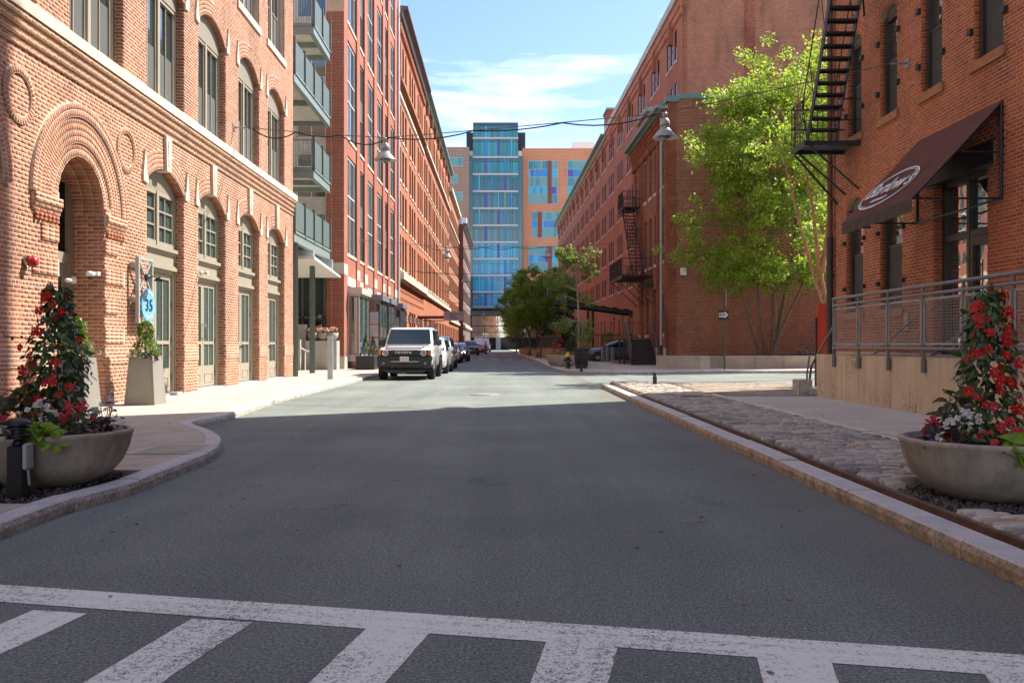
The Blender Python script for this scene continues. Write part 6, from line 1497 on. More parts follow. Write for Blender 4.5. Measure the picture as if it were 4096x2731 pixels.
def car(label, pcol, L_=4.6, W=1.85, belt=.98, roof=1.5, hood=.92, gh=(1.15, 1.85, 3.6, 4.35), rw=.33, front='plain', group=None, plate=True, lights=False, van=False, name='parked_car', nose=.0, cat='car'):
    t = thing(name, label, cat, (0, 0, 0), 0, group); hw = W/2; zb = .26
    b = MB()
    loft(b, [(0, .34+nose, hood-.16, hw*.80, .02), (.10, .27, hood-.08, hw*.90, .03), (.35, zb, hood-.03, hw*.97, .035), (gh[0]*.8, zb, hood+.02, hw, .03), (gh[0]+.1, zb, belt, hw, .02), (L_*.6, zb, belt+.02, hw, .02), (gh[3], zb, belt+.03, hw*.985, .02), (L_-.12, zb+.06, belt-.02, hw*.93, .02), (L_, zb+.14, belt-.12, hw*.82, .0)], PROF); b.obj('body', pcol, t)
    y1, y2, y3, y4 = gh; hb, hr = hw*.90, hw*.70
    g_ = MB(); st = []
    for y, z, w_ in ((y1, belt-.02, hb), (y1+(y2-y1)*.5, belt+(roof-belt)*.56, hb+(hr-hb)*.5), (y2, roof-.06, hr*1.02), (y2+.25, roof, hr), ((y2+y3)/2, roof+.015, hr), (y3-.15, roof-.01, hr*.98), (y3, roof-.05, hr*.96), (y4, belt, hb*.93)):
        st.append((y, z, w_))
    vs = []; 
    for y, z, w_ in st:
        zl = belt-.05; vs += [(-hb*1.0, y, zl), (-(hb+(w_-hb)*.5), y, (zl+z)/2+.02), (-w_, y, z-.03), (-w_*.82, y, z+.01), (w_*.82, y, z+.01), (w_, y, z-.03), (hb+(w_-hb)*.5, y, (zl+z)/2+.02), (hb, y, zl)]
    n = 8; g_.add(vs, [(i*n+j, i*n+j+1, (i+1)*n+j+1, (i+1)*n+j) for i in range(len(st)-1) for j in range(n-1)], 0, True); go = g_.obj('cabin', pcol, t)
    # glazing, a little proud of the cabin
    w_ = MB(); e = .012
    wa, wbz = (y1+.05, belt+.03), (y2-.03, roof-.09); nn = Vector((0, -(wbz[1]-wa[1]), wbz[0]-wa[0])).normalized()*.02
    w_.quad((-hb*.9, wa[0]+nn.y, wa[1]+nn.z), (hb*.9, wa[0]+nn.y, wa[1]+nn.z), (hr*.93, wbz[0]+nn.y, wbz[1]+nn.z), (-hr*.93, wbz[0]+nn.y, wbz[1]+nn.z)); 
    w_.obj('windscreen', CARGL, t)
    for sg in (-1, 1):
        for a, c in (((y1+y2)/2+.02, (y2+y3)/2-.05), ((y2+y3)/2+.03, y3-.05 if not van else y3)):
            s_ = MB(); ta, tc = max(a, y2+.12), min(c, y3-.1)
            xb, xt = hb+.012, hr+.03
            s_.quad((sg*xb, a, belt+.02), (sg*xb, c+.12, belt+.02), (sg*xt, tc, roof-.1), (sg*xt, ta, roof-.1)); s_.obj('side_window', CARGL, t)
        mr = MB(); mr.bbox(sg*hw-.02 if sg > 0 else sg*hw-.20, sg*hw+.20 if sg > 0 else sg*hw+.02, y1+.28, y1+.42, belt+.0, belt+.17, .04); mr.obj('mirror', pcol, t)
        # lamps, arches
        hl = MB(); hl.bbox(sg*hw*.60-.19, sg*hw*.60+.19, .02, .22, hood-.27, hood-.12, .03); hl.obj('headlight', LENS if not lights else LAMPW, t)
        for yw in (.88, L_-.95):
            a_ = MB(); kk = 14
            for i in range(kk):
                q0, q1 = math.pi*i/kk, math.pi*(i+1)/kk; r0, r1 = rw*1.02, rw*1.16
                P_ = lambda q, r_: (sg*(hw+.006), yw-math.cos(q)*r_, rw+math.sin(q)*r_)
                a_.quad(P_(q0, 0.02), P_(q0, r1), P_(q1, r1), P_(q1, .02))
            a_.obj('wheel_arch', PLASTIC, t)
            wheel(t, sg*(hw-.09), yw, rw, .22, sg)
    gr = MB(); gr.bbox(-hw*.42, hw*.42, -.012, .06, hood-.36, hood-.15, .015); gr.bbox(-hw*.7, hw*.7, -.02, .1, .36, .5, .02); gr.obj('grille', PLASTIC, t)
    bp = MB(); bp.bbox(-hw*.8, hw*.8, .02, .3, .24, .35, .02); bp.obj('lower_bumper', PLASTIC, t)
    if plate: p = MB(); p.box(-.16, .16, -.03, -.015, .52, .67); p.obj('number_plate', WHITE, t)
    ub = MB(); ub.box(-hw*.9, hw*.9, .3, L_-.3, .16, .3); ub.obj('underside', BLACK, t)
    return t
# the white off-roader parked nearest
WP = paint('white car paint', (.74, .74, .73))
tk = thing('parked_car', 'boxy white off-roader with black grille and bumper, first in the row on the left kerb', 'car', (0, 0, 0), 0, 'cars parked along the left kerb')
hw = .95; L_ = 4.9
b = MB(); loft(b, [(.05, .62, 1.03, hw*.93, .01), (.16, .5, 1.10, hw*.97, .02), (.5, .46, 1.14, hw, .03), (1.45, .42, 1.19, hw, .03), (1.6, .42, 1.22, hw, .0), (4.5, .42, 1.24, hw, .0), (4.85, .46, 1.2, hw*.98, .0), (4.9, .5, 1.16, hw*.95, 0)], [(.90, 0), (.985, .04), (1, .2), (1, .55), (.99, .8), (.965, .93), (.90, .985), (.6, 1.0), (.3, 1.0)]); b.obj('body', WP, tk)
b = MB(); b.bbox(-.62, .62, .12, 1.42, 1.10, 1.165, .03); b.obj('bonnet', WP, tk)
b = MB(); y1, y2, y3, y4 = 1.38, 1.92, 4.55, 4.83; st = [(y1, 1.2, .86), ((y1+y2)/2, 1.52, .82), (y2, 1.80, .775), (y2+.2, 1.86, .77), (3.2, 1.885, .77), (y3, 1.86, .77), (y4, 1.22, .84)]
vs = []
for y, z, w_ in st: vs += [(-.885, y, 1.18), (-(.885+w_)/2-.0, y, (1.18+z)/2), (-w_, y, z-.04), (-w_*.9, y, z), (w_*.9, y, z), (w_, y, z-.04), ((.885+w_)/2, y, (1.18+z)/2), (.885, y, 1.18)]
b.add(vs, [(i*8+j, i*8+j+1, i*8+9+j, i*8+8+j) for i in range(6) for j in range(7)], 0, True); b.obj('cabin', WP, tk)
b = MB(); nn = Vector((0, -.60, .54)).normalized()*.022; pts = [(-.80, y1+.02, 1.235), (.80, y1+.02, 1.235), (.715, y2-.035, 1.775), (-.715, y2-.035, 1.775)]; b.quad(*[Vector(p)+nn for p in pts]); b.obj('windscreen', CARGL, tk)
b = MB(); 
for x in (-.3, .25): b.tube([(x, y1+.05, 1.26), (x+.32, y1+.10, 1.30)], .012, 5)
b.obj('wiper', PLASTIC, tk)
for x in (-.70, .70): b = MB(); b.box(x-.02, x+.02, 2.1, 4.5, 1.90, 1.94); b.obj('roof_rail', PLASTIC, tk)
for sg in (-1, 1):
    for a, c in ((1.80, 2.75), (2.83, 3.7), (3.78, 4.5)):
        s_ = MB(); s_.quad((sg*.905, a, 1.24), (sg*.905, c, 1.24), (sg*.80, min(c, 4.5), 1.77), (sg*.80, max(a, 2.02), 1.77)); s_.obj('side_window', CARGL, tk)
    mr = MB(); x0, x1 = sorted((sg*.93, sg*1.15)); mr.bbox(x0, x1, 1.70, 1.85, 1.20, 1.42, .04); mr.obj('mirror', PLASTIC, tk)
    # fender flare and black cladding
    for yw in (.92, 3.77):
        a_ = MB(); kk = 12
        for i in range(kk):
            q0, q1 = math.pi*i/kk, math.pi*(i+1)/kk
            P_ = lambda q, r_, x_: (sg*x_, yw-math.cos(q)*r_, .40+math.sin(q)*r_)
            a_.quad(P_(q0, .44, .94), P_(q0, .44, 1.0), P_(q1, .44, 1.0), P_(q1, .44, .94)); a_.quad(P_(q0, .44, 1.0), P_(q0, .53, .995), P_(q1, .53, .995), P_(q1, .44, 1.0))
        a_.obj('fender_flare', PLASTIC if yw > 3 else WP, tk)
        d_ = MB(); d_.prism([(yw-math.cos(math.pi*i/12)*.44, .40+math.sin(math.pi*i/12)*.44) for i in range(13)], sg*.952, sg*.956, 'x'); d_.obj('wheel_well', BLACK, tk)
        wheel(tk, sg*.85, yw, .40, .26, sg, 6)
    hl = MB(); hl.bbox(sg*.70-.21, sg*.70+.21, .01, .2, .835, 1.045, .02); ho = hl.obj('headlight', PLASTIC, tk)
    c_ = MB(); c_.lathe([(.085, -.012), (.105, -.012), (.11, .02), (0, .03)], 20, c=(sg*.66, .0, .94), axis='y'); c_.obj('lamp_ring', CHROME, ho); c_ = MB(); c_.lathe([(0, -.02), (.07, -.016), (.085, -.005)], 16, c=(sg*.66, .0, .94), axis='y'); c_.obj('lamp_lens', LENS, ho)
    c_ = MB(); c_.bbox(sg*.86-.05, sg*.86+.05, .0, .2, .86, 1.03, .01); c_.obj('indicator', AMBER, ho)
    f_ = MB(); f_.lathe([(0, -.05), (.045, -.045), (.05, -.02)], 12, c=(sg*.72, .0, .58), axis='y'); f_.obj('fog_light', LENS, tk)
    c_ = MB(); x0, x1 = sorted((sg*.50, sg*.93)); c_.bbox(x0, x1, -.035, .2, .42, .80, .05); c_.obj('bumper_corner', PLASTIC, tk)
b = MB(); b.bbox(-.49, .49, -.01, .2, .84, 1.05, .02)
for i in range(5): b.box(-.47, .47, -.016, -.008, .86+i*.02, .868+i*.02)
gro = b.obj('grille', PLASTIC, tk)
text_obj('TOYOTA', 'badge', .105, WHITE, gro, Matrix(((1, 0, 0, -.04), (0, 0, -1, -.018), (0, 1, 0, .955), (0, 0, 0, 1))), space=1.25, bold=.003, sx=1.15)
b = MB(); b.bbox(-.95, .95, .0, .3, .66, .84, .03); b.bbox(-.50, .50, -.02, .2, .40, .62, .04); b.obj('bumper', PLASTIC, tk)
for sg in (-1, 1):
    for y_ in (1.72, 2.79, 3.74): b = MB(); x0, x1 = sorted((sg*.949, sg*.953)); b.box(x0, x1, y_, y_+.015, .55, 1.2); b.obj('door_gap', BLACK, tk)
    b = MB(); x0, x1 = sorted((sg*.95, sg*.975)); b.bbox(x0, x1, 2.55, 2.75, 1.02, 1.06, .005); b.obj('door_handle', PLASTIC, tk)
    b = MB(); b.box(sg*.64-.006, sg*.64+.006, .16, 1.4, 1.10, 1.168); b.obj('bonnet_gap', BLACK, tk)
b = MB(); b.bbox(-.34, .34, -.032, 0, .44, .55, .01)
for i in range(9): b.box(-.3+i*.07, -.27+i*.07, -.036, -.03, .45, .54)
b.obj('air_intake', BLACK, tk)
b = MB(); b.prism([(-.78, .36), (.78, .36), (.62, .25), (-.62, .25)], .03, .5, 'y'); b.obj('skid_plate', BLACK, tk)
b = MB(); b.box(-.155, .155, -.05, -.035, .665, .815); po = b.obj('number_plate', WHITE, tk); text_obj('X66\u00b7701', 'plate_text', .085, REDPL, po, Matrix(((1, 0, 0, 0), (0, 0, -1, -.052), (0, 1, 0, .735), (0, 0, 0, 1))))
b = MB(); b.box(-.85, .85, .4, 4.6, .3, .45); b.obj('underside', BLACK, tk)
move(tk, (-3.83, 31.6, 0), math.radians(.3), 1.03)
# the glass hides these interiors, so the cars behind are simpler
G_ = 'cars parked along the left kerb'
c2 = car('pale silver hatchback mostly hidden behind the white off-roader', paint('silver paint', (.55, .56, .57)), 4.5, 1.8, 1.0, 1.58, .98, (1.1, 1.7, 3.9, 4.4), .34, group=G_); move(c2, (-3.72, 38.2, 0))
c3 = car('dark blue black crossover with lit headlight behind the silver hatchback', paint('blue black paint', (.012, .016, .024)), 4.7, 1.92, 1.1, 1.70, 1.08, (1.1, 1.8, 4.1, 4.6), .38, group=G_, lights=True); move(c3, (-3.95, 44.4, 0))
c4 = car('white low saloon with slanting headlights behind the dark crossover', paint('pearl white paint', (.70, .71, .72)), 4.6, 1.82, .95, 1.42, .88, (1.2, 1.95, 3.4, 4.3), .33, group=G_); move(c4, (-4.45, 60, 0))
c5 = car('dark grey saloon with lit headlights beyond the white saloon', paint('dark grey paint', (.03, .033, .036)), 4.6, 1.82, .95, 1.43, .88, (1.2, 1.95, 3.4, 4.3), .33, group=G_, lights=True); move(c5, (-4.25, 66.5, 0))
c6 = car('dark blue sport utility vehicle with roof bars parked farther up the street', paint('navy paint', (.012, .018, .032)), 4.9, 1.95, 1.15, 1.78, 1.12, (1.2, 1.8, 4.4, 4.8), .39, group=G_); move(c6, (-5.05, 106, 0))
b = MB()
for y in (2.0, 3.8): b.box(-.75, .75, y, y+.05, 1.86, 1.9)
for x in (-.7, .7): b.box(x-.02, x+.02, 1.9, 4.2, 1.80, 1.88)
b.xf(Matrix.Translation((-5.05, 106, 0))); b.wobj('roof_rack', PLASTIC, c6)
c7 = car('small dark red car parked beyond the navy vehicle', paint('dark red paint', (.22, .012, .015)), 4.3, 1.76, .95, 1.45, .9, (1.1, 1.8, 3.4, 4.1), .32, group=G_); move(c7, (-4.55, 127, 0))
c8 = car('tall white delivery van parked near the far end of the street', paint('white van paint', (.72, .72, .73)), 5.9, 2.0, 1.25, 2.7, 1.15, (.7, 1.6, 5.75, 5.85), .36, group=G_, van=True, name='delivery_van', cat='van'); move(c8, (-5.7, 150, 0))
c8b = dup(c8, (-4.9, 158, 0), label='second white delivery van, half hidden behind the first one')
c9 = car('dark grey blue saloon parked side-on behind the trash can', paint('slate blue paint', (.04, .052, .068)), 4.85, 1.86, .98, 1.47, .9, (1.15, 2.15, 3.5, 4.5), .345, plate=False); move(c9, (5.1, 62.6, .1), -math.pi/2)

# ---------------------------------------------------------------- people
SKIN = M('skin', (.42, .24, .17), .55, var=.04); SKIND = M('darker skin', (.16, .085, .055), .55)
def skin_body(name, pts, edges, radii, mat, parent, smooth=2):
    me = bpy.data.meshes.new(name); me.from_pydata(pts, edges, []); o = bpy.data.objects.new(name, me); C.objects.link(o)
    md = o.modifiers.new('s', 'SKIN'); md.use_smooth_shade = True
    for i, v in enumerate(me.skin_vertices[0].data): v.radius = radii[i] if isinstance(radii[i], tuple) else (radii[i], radii[i]); v.use_root = (i == 0)
    sb = o.modifiers.new('d', 'SUBSURF'); sb.levels = smooth
    dg = bpy.context.evaluated_depsgraph_get(); m2 = bpy.data.meshes.new_from_object(o.evaluated_get(dg)); m2.name = name; bpy.data.objects.remove(o)
    m2.materials.clear(); m2.materials.append(mat); return put(name, m2, parent, WM[parent.name])
def person(name, label, loc, rz, shirt, trousers, skin, hair, seated=False, longhair=False, scale=1.0):
    t = thing(name, label, 'person', (0, 0, 0))
    if not seated:
        P_ = [(0, 0, .95), (0, .0, 1.15), (0, .01, 1.38), (0, 0, 1.50), (.17, 0, 1.40), (.22, -.02, 1.14), (.20, -.16, .92), (-.17, 0, 1.40), (-.24, 0, 1.14), (-.24, -.06, .88), (.09, 0, .88), (.10, -.03, .48), (.10, .02, .07), (.10, -.14, .04), (-.09, 0, .88), (-.11, .05, .48), (-.12, .10, .07), (-.12, -.05, .04)]
        E_ = [(0, 1), (1, 2), (2, 3), (2, 4), (4, 5), (5, 6), (2, 7), (7, 8), (8, 9), (0, 10), (10, 11), (11, 12), (12, 13), (0, 14), (14, 15), (15, 16), (16, 17)]
        R_ = [(.15, .11), (.14, .10), (.17, .11), .06, .07, .05, .035, .07, .05, .035, .095, .065, .045, .04, .095, .065, .045, .04]
        skin_body('body', P_, E_, R_, skin, t)
        skin_body('shirt', [(0, 0, .92), (0, 0, 1.15), (0, .01, 1.40), (.18, 0, 1.40), (.22, -.01, 1.2), (-.18, 0, 1.40), (-.24, 0, 1.2)], [(0, 1), (1, 2), (2, 3), (3, 4), (2, 5), (5, 6)], [(.175, .13), (.16, .12), (.185, .125), .09, .075, .09, .075], shirt, t)
        skin_body('trousers', [(0, 0, .95), (.09, 0, .86), (.10, -.03, .48), (.10, .02, .10), (-.09, 0, .86), (-.11, .05, .48), (-.12, .10, .10)], [(0, 1), (1, 2), (2, 3), (0, 4), (4, 5), (5, 6)], [(.165, .125), .11, .085, .07, .11, .085, .07], trousers, t); hz = 1.62
    else:
        P_ = [(0, 0, .50), (0, .02, .72), (0, .0, .95), (0, -.02, 1.08), (.17, 0, .97), (.22, -.06, .72), (.10, -.28, .66), (-.17, 0, .97), (-.22, -.06, .72), (-.10, -.28, .66), (.10, -.05, .48), (.11, -.42, .48), (.11, -.42, .06), (-.10, -.05, .48), (-.11, -.42, .48), (-.11, -.42, .06)]
        E_ = [(0, 1), (1, 2), (2, 3), (2, 4), (4, 5), (5, 6), (2, 7), (7, 8), (8, 9), (0, 10), (10, 11), (11, 12), (0, 13), (13, 14), (14, 15)]
        R_ = [(.15, .12), (.14, .11), (.16, .11), .055, .07, .05, .035, .07, .05, .035, .09, .07, .05, .09, .07, .05]
        skin_body('body', P_, E_, R_, skin, t)
        skin_body('shirt', [(0, 0, .48), (0, .02, .72), (0, 0, .97), (.17, 0, .97), (.22, -.05, .76), (-.17, 0, .97), (-.22, -.05, .76)], [(0, 1), (1, 2), (2, 3), (3, 4), (2, 5), (5, 6)], [(.18, .14), (.165, .125), (.18, .12), .085, .07, .085, .07], shirt, t); hz = 1.20
    h = MB(); h.ball((0, -.02, hz), .105, 16, sq=(.78, .95, 1.18)); h.ball((0, -.125, hz-.01), .02, 8, sq=(.8, 1.2, 1.3)); h.ball((.085, -.01, hz-.01), .02, 8, sq=(.5, 1, 1.5)); h.ball((-.085, -.01, hz-.01), .02, 8, sq=(.5, 1, 1.5)); h.obj('head', skin, t)
    h = MB(); h.ball((0, .012, hz+.035), .112, 14, sq=(.86, .96, 1.0))
    if longhair: h.ball((0, .05, hz-.08), .11, 12, sq=(.9, .6, 1.7))
    h.obj('hair', hair, t); f_ = MB()
    for x in (-.035, .035): f_.ball((x, -.113, hz+.012), .012, 8)
    f_.obj('eyes', M('dark eyes', (.02, .015, .012), .3), t); f_ = MB(); f_.ball((0, -.112, hz-.06), .02, 8, sq=(1.3, .4, .35)); f_.obj('mouth', M('lips', (.3, .1, .09), .5), t)
    move(t, loc, rz, scale); return t
HAIRD = M('dark hair', (.02, .014, .01), .5)
person('person', 'person in a pink shirt and khaki trousers standing beside the white van', (-3.62, 122, 0), math.radians(50), M('pink shirt', (.62, .38, .45), .8), M('khaki trousers', (.23, .18, .12), .85), SKIND, HAIRD)
person('person', 'dark-haired person in black seated in the lobby window under the balconies', (-8.98, 41.62, 1.42), math.radians(-60), M('black top', (.02, .02, .022), .85), M('black trousers', (.02, .02, .022), .85), SKIN, HAIRD, True, True)
cha = thing('stool', 'dark stool under the person seated in the lobby', 'stool', (-8.98, 41.62, .1)); b = MB(); b.lathe([(.2, 1.7), (.2, 1.76), (0, 1.77)], 16); b.tube([(0, 0, 0), (0, 0, 1.7)], .04); b.lathe([(0, .03), (.22, .02), (.22, 0)], 16); b.obj('seat', BLACK, cha)

# ---------------------------------------------------------------- street furniture
t = thing('trash_can', 'black slatted steel trash can on the cobbled corner across the street', 'trash can', (3.25, 41.6, .13))
for i in range(28):
    q = 2*math.pi*i/28; b = MB(); c_, s_ = math.cos(q), math.sin(q); 
    b.tube([(.28*c_, .28*s_, .08), (.31*c_, .31*s_, .5), (.32*c_, .32*s_, .82), (.38*c_, .38*s_, .97)], .022, 4); b.obj('slat', BLACK, t)
b = MB(); b.lathe([(.37, .96), (.40, .97), (.38, 1.0), (.36, .98)], 28); b.lathe([(.325, .70), (.335, .70), (.335, .76), (.325, .76)], 28); b.lathe([(.29, .1), (.3, .1), (.3, .16), (.29, .16)], 28); b.obj('hoop', BLACK, t)
b = MB(); b.lathe([(0, .1), (.26, .1), (.28, .9), (.25, .9)], 24); b.obj('liner', BLACK, t); b = MB(); b.lathe([(.2, 0), (.24, .0), (.27, .1), (0, .1)], 20); b.obj('base', BLACK, t)
hy = thing('fire_hydrant', 'black fire hydrant with a yellow bonnet beside the trash can', 'fire hydrant', (2.63, 41.8, .12))
b = MB(); b.lathe([(.15, 0), (.15, .04), (.11, .06), (.105, .5), (.125, .52), (.125, .56), (.11, .58)], 20); b.obj('barrel', BLACK, hy)
b = MB(); b.lathe([(.14, .57), (.145, .60), (.12, .62), (.115, .68), (.07, .75), (.03, .77), (.03, .82), (0, .82)], 20); b.obj('bonnet', M('yellow enamel', (.62, .38, .01), .45), hy)
for p0, p1, r_ in (((-.1, 0, .42), (-.2, 0, .42), .055), ((.1, 0, .42), (.18, 0, .42), .045), ((0, -.1, .38), (0, -.2, .38), .07)):
    b = MB(); b.tube([p0, p1], r_, 12); q0 = Vector(p1); q1 = q0+(q0-Vector(p0)).normalized()*.02; b.tube([q0, q1], r_*1.2, 8); b.obj('nozzle_cap', BLACK, hy)
def path_light(lab, p, h=.33):
    t = thing('path_light', lab, 'path light', p, 0); b = MB(); b.bbox(-.05, .05, -.05, .05, 0, h*.72, .006); b.obj('post', BLACK, t)
    b = MB(); b.lathe([(.03, h*.72), (.03, h*.80), (.06, h*.80), (.07, h*.84), (.045, h*.86), (.045, h*.92), (.07, h*.94), (.055, h*.99), (0, h)], 16); b.obj('lamp_head', BLACK, t); return t
path_light('short black path light at the tip of the cobbled strip by the crossing', gp(2619, 1541, .12), .36)
path_light('short black path light in front of the trash can', gp(2325, 1487, .12), .3)
path_light('thin black path light left of the fire hydrant', gp(2238, 1466, .12), .42)
path_light('tiny black path light in front of the far planter row', gp(2150, 1430, .12), .45)
t = thing('path_light', 'tall black square path light with louvred head in front of the left planter', 'path light', (-3.74, 6.72, .09))
b = MB(); b.bbox(-.055, .055, -.055, .055, 0, .40, .006); b.obj('post', BLACK, t)
b = MB(); b.lathe([(.03, .40), (.045, .41), (.03, .44), (.02, .45)], 18); b.lathe([(.085, .475), (.09, .485), (.05, .49)], 22); b.lathe([(.05, .45), (.09, .455), (.085, .465)], 22); b.lathe([(.05, .45), (.05, .56)], 18); b.lathe([(.088, .53), (.092, .54), (.05, .55)], 22); b.lathe([(.1, .56), (.1, .575), (.06, .605), (0, .615)], 22); b.obj('lamp_head', BLACK, t)
b = MB(); b.bbox(.06, .09, -.05, .05, .22, .42, .012); b.tube([(.075, 0, .22), (.075, .02, .1)], .01, 6); b.obj('outlet_box', M('grey outlet', (.42, .44, .46), .5), t)
# ONE WAY and the back of a stop sign
sp = gp(2898, 1479, .125); t = thing('street_sign', 'thin green pole with the back of an octagonal sign and an arrow plate', 'sign', (sp.x, sp.y, .12))
b = MB(); b.tube([(0, 0, 0), (0, 0, 3.55)], .035, 6); b.obj('pole', M('green painted pole', (.03, .06, .045), .5), t)
mR = Matrix.Rotation(math.radians(78), 4, 'Z'); b = MB(); b.prism([(.41*math.cos(math.pi/8+i*math.pi/4), 3.24+.41*1.02*math.sin(math.pi/8+i*math.pi/4)) for i in range(8)], -.065, -.055, 'y'); b.xf(mR); b.obj('octagon', M('bare sign back', (.55, .56, .56), .4, .4), t)
mR = Matrix.Rotation(math.radians(-57), 4, 'Z'); b = MB(); b.box(-.33, .33, -.065, -.055, 2.27, 2.72); b.xf(mR); po = b.obj('arrow_plate', M('black sign face', (.03, .02, .04), .4), t)
b = MB(); b.add([(-.28, -.069, 2.40), (.06, -.069, 2.40), (.06, -.069, 2.33), (.29, -.069, 2.495), (.06, -.069, 2.66), (.06, -.069, 2.59), (-.28, -.069, 2.59)], [(0, 1, 2, 3, 4, 5, 6)]); b.xf(mR); b.obj('arrow', WHITE, po)
WMt = WM[t.name]; text_obj('ONE WAY', 'lettering', .13, BLACK, po, WMt @ mR @ Matrix(((1, 0, 0, -.06), (0, 0, -1, -.0735), (0, 1, 0, 2.495), (0, 0, 0, 1))), sx=.72, bold=.004)
# concrete seat blocks, planter wall with soil
t = thing('seat_wall', 'low pale concrete seat wall in front of the low dark brick building', 'wall', (8.2, 42, .12)); zz0 = .12
seats = [(7.0, 43.4, 8.75, 41.9)]
b = MB(); b.prism([(7.05, 43.4), (8.85, 41.6), (9.35, 41.9), (7.45, 43.9)], .1, .74, 'z'); b.wobj('seat_wall', CONC, t)
t = thing('planter_wall', 'long pale concrete planter wall round the bed of the leafy tree', 'wall', (14, 42.9, .12)); xs = [10.3, 11.7, 13.1, 14.6, 16.1, 17.6, 19.1, 20.6]
for a, c in zip(xs, xs[1:]): b = MB(); b.bbox(a+.01, c-.01, 42.75, 43.2, .1, .74, .015); b.wobj('wall_block', CONC, t)
for a, c in (((9.2, 45.6), (9.75, 44.3)), ((9.75, 44.3), (10.3, 43.0))):
    d_ = Vector((c[0]-a[0], c[1]-a[1], 0)).normalized(); nrm = Vector((d_.y, -d_.x, 0))*.4; a_, c_ = Vector((*a, 0))+d_*.01, Vector((*c, 0))-d_*.01
    b = MB(); b.prism([(a_.x, a_.y), (c_.x, c_.y), (c_.x-nrm.x, c_.y-nrm.y), (a_.x-nrm.x, a_.y-nrm.y)], .1, .72, 'z'); b.wobj('wall_block', CONC, t)
o = sheet('planter_soil', [[(9.9, 44.6, .66), (10.45, 43.15, .66), (20.6, 43.15, .66), (20.6, 48.5, .8), (9.6, 48.5, .72)]], MULCH)
# steel steps against the low building
t = thing('steel_steps', 'black steel steps with solid side panel beside the low dark brick building', 'steps', (7.4, 51, .12)); n_ = 8; x0, x1 = 6.83, 8.16
for i in range(n_):
    b = MB(); y = 50.6+i*.28; z = .12+(i+1)*.185; b.box(x0, x1, y, y+.30, z-.03, z); b.box(x0, x1, y-.005, y, z-.185, z-.035); b.wobj('step', M('black step', (.018, .02, .023), .6) if i == 0 else BLACK_S, t)
zt_ = .12+n_*.185; b = MB(); b.box(x0-.4, x1, 52.85, 55.2, zt_-.05, zt_); b.wobj('landing', BLACK_S, t)
for x in (x0-.03, x1+.03):
    b = MB(); b.prism([(50.5, .05), (50.5, .35), (52.85, zt_+.05), (52.85, zt_-.25)], x-.02, x+.02, 'x'); b.wobj('stringer', BLACK_S, t)
b = MB(); b.prism([(50.55, .40), (50.55, 1.2), (52.85, zt_+1.05), (54.6, zt_+1.05), (54.6, zt_+.02), (52.85, zt_+.02)], x0-.05, x0-.04, 'x'); b.wobj('side_panel', BLACK, t)
b = MB(); b.tube([(x0-.05, 50.5, .5), (x0-.05, 50.5, 1.22), (x0-.05, 52.85, zt_+1.07), (x0-.05, 54.6, zt_+1.07)], .022, 6); b.tube([(x1+.1, 50.3, 1.05), (x1+.1, 52.9, zt_+1.0), (x1+.1, 53.2, zt_+1.0)], .02, 6); b.wobj('handrail', STEELG, t)
b = MB(); b.tube([(x0, 54.9, zt_), (x0, 54.9, zt_+1.05), (x1, 54.9, zt_+1.05), (x1, 54.9, zt_)], .022, 6); b.tube([(x0, 54.9, zt_+.12), (x1, 54.9, zt_+.12)], .02, 6)
for i in range(9): q = x0+(x1-x0)*i/8; b.tube([(q, 54.9, zt_), (q, 54.9, zt_+1.05)], .01, 4)
b.wobj('rear_railing', BLACK, t)
for x in (x0-.4, x0-.12): b = MB(); b.box(x-.05, x+.05, 53.0, 53.1, .1, zt_); b.wobj('post', BLACK_S, t)
for i, x in enumerate((6.16, 6.45, 6.75)):
    t = thing('stone_bollard', ['leftmost of three weathered grey stone bollards before the slate saloon', 'middle one of three weathered grey stone bollards before the slate saloon', 'rightmost of three weathered grey stone bollards, beside the steel steps'][i], 'bollard', (x, 60.1-i*.3, .11), 0, 'stone bollards in front of the parked saloon')
    b = MB(); b.lathe([(.14, 0), (.14, .96), (.12, 1.0), (0, 1.02)], 14); b.obj('shaft', M('weathered granite', (.17, .18, .185), .9, var=.25, vs=6, fine=.3), t)
for i, (a, c, y) in enumerate(((6.25, 6.9, 55.5), (6.5, 7.5, 54.0))):
    t = thing('timber_kerb', ['far short timber beam on the ground by the steel steps', 'near short timber beam on the ground by the steel steps'][i], 'timber', (a, y, .11)); b = MB(); b.bbox(0, c-a, -.12, .12, 0, .18, .01); b.obj('beam', M('old timber', (.33, .25, .15), .9, var=.2), t)
# fences
def fence(label, p0, p1, z0, h, pn=2.0):
    p0, p1 = Vector(p0), Vector(p1); t = thing('iron_fence', label, 'fence', (p0.x, p0.y, z0)); d_ = p1-p0; Ln = d_.length; n_ = max(1, round(Ln/pn)); ang = math.atan2(d_.y, d_.x); R = Matrix.Translation((p0.x, p0.y, z0)) @ Matrix.Rotation(ang, 4, 'Z')
    for i in range(n_+1): b = MB(); x = Ln*i/n_; b.box(x-.035, x+.035, -.035, .035, 0, h+.04); b.xf(R); b.wobj('post', BLACK, t)
    for z in (.1, h): b = MB(); b.box(0, Ln, -.025, .025, z-.03, z+.03); b.xf(R); b.wobj('rail', BLACK, t)
    b = MB(); k = int(Ln/.12)
    for i in range(1, k): x = Ln*i/k; b.box(x-.012, x+.012, -.012, .012, .1, h)
    b.xf(R); o = b.wobj('pickets', BLACK, t); o['kind'] = 'stuff'; return t
fence('black iron fence on the low wall along the tree-lined walk', (2.45, 86, 0), (3.25, 62, 0), 1.0, .98)
fence('black iron fence behind the slate saloon and the young tree', (3.25, 62, 0), (4.9, 64.4, 0), 1.0, .98); fence('black iron fence with a gate below the glass canopy', (4.95, 64.4, 0), (9.8, 64.4, 0), .85, 1.15, 1.6)
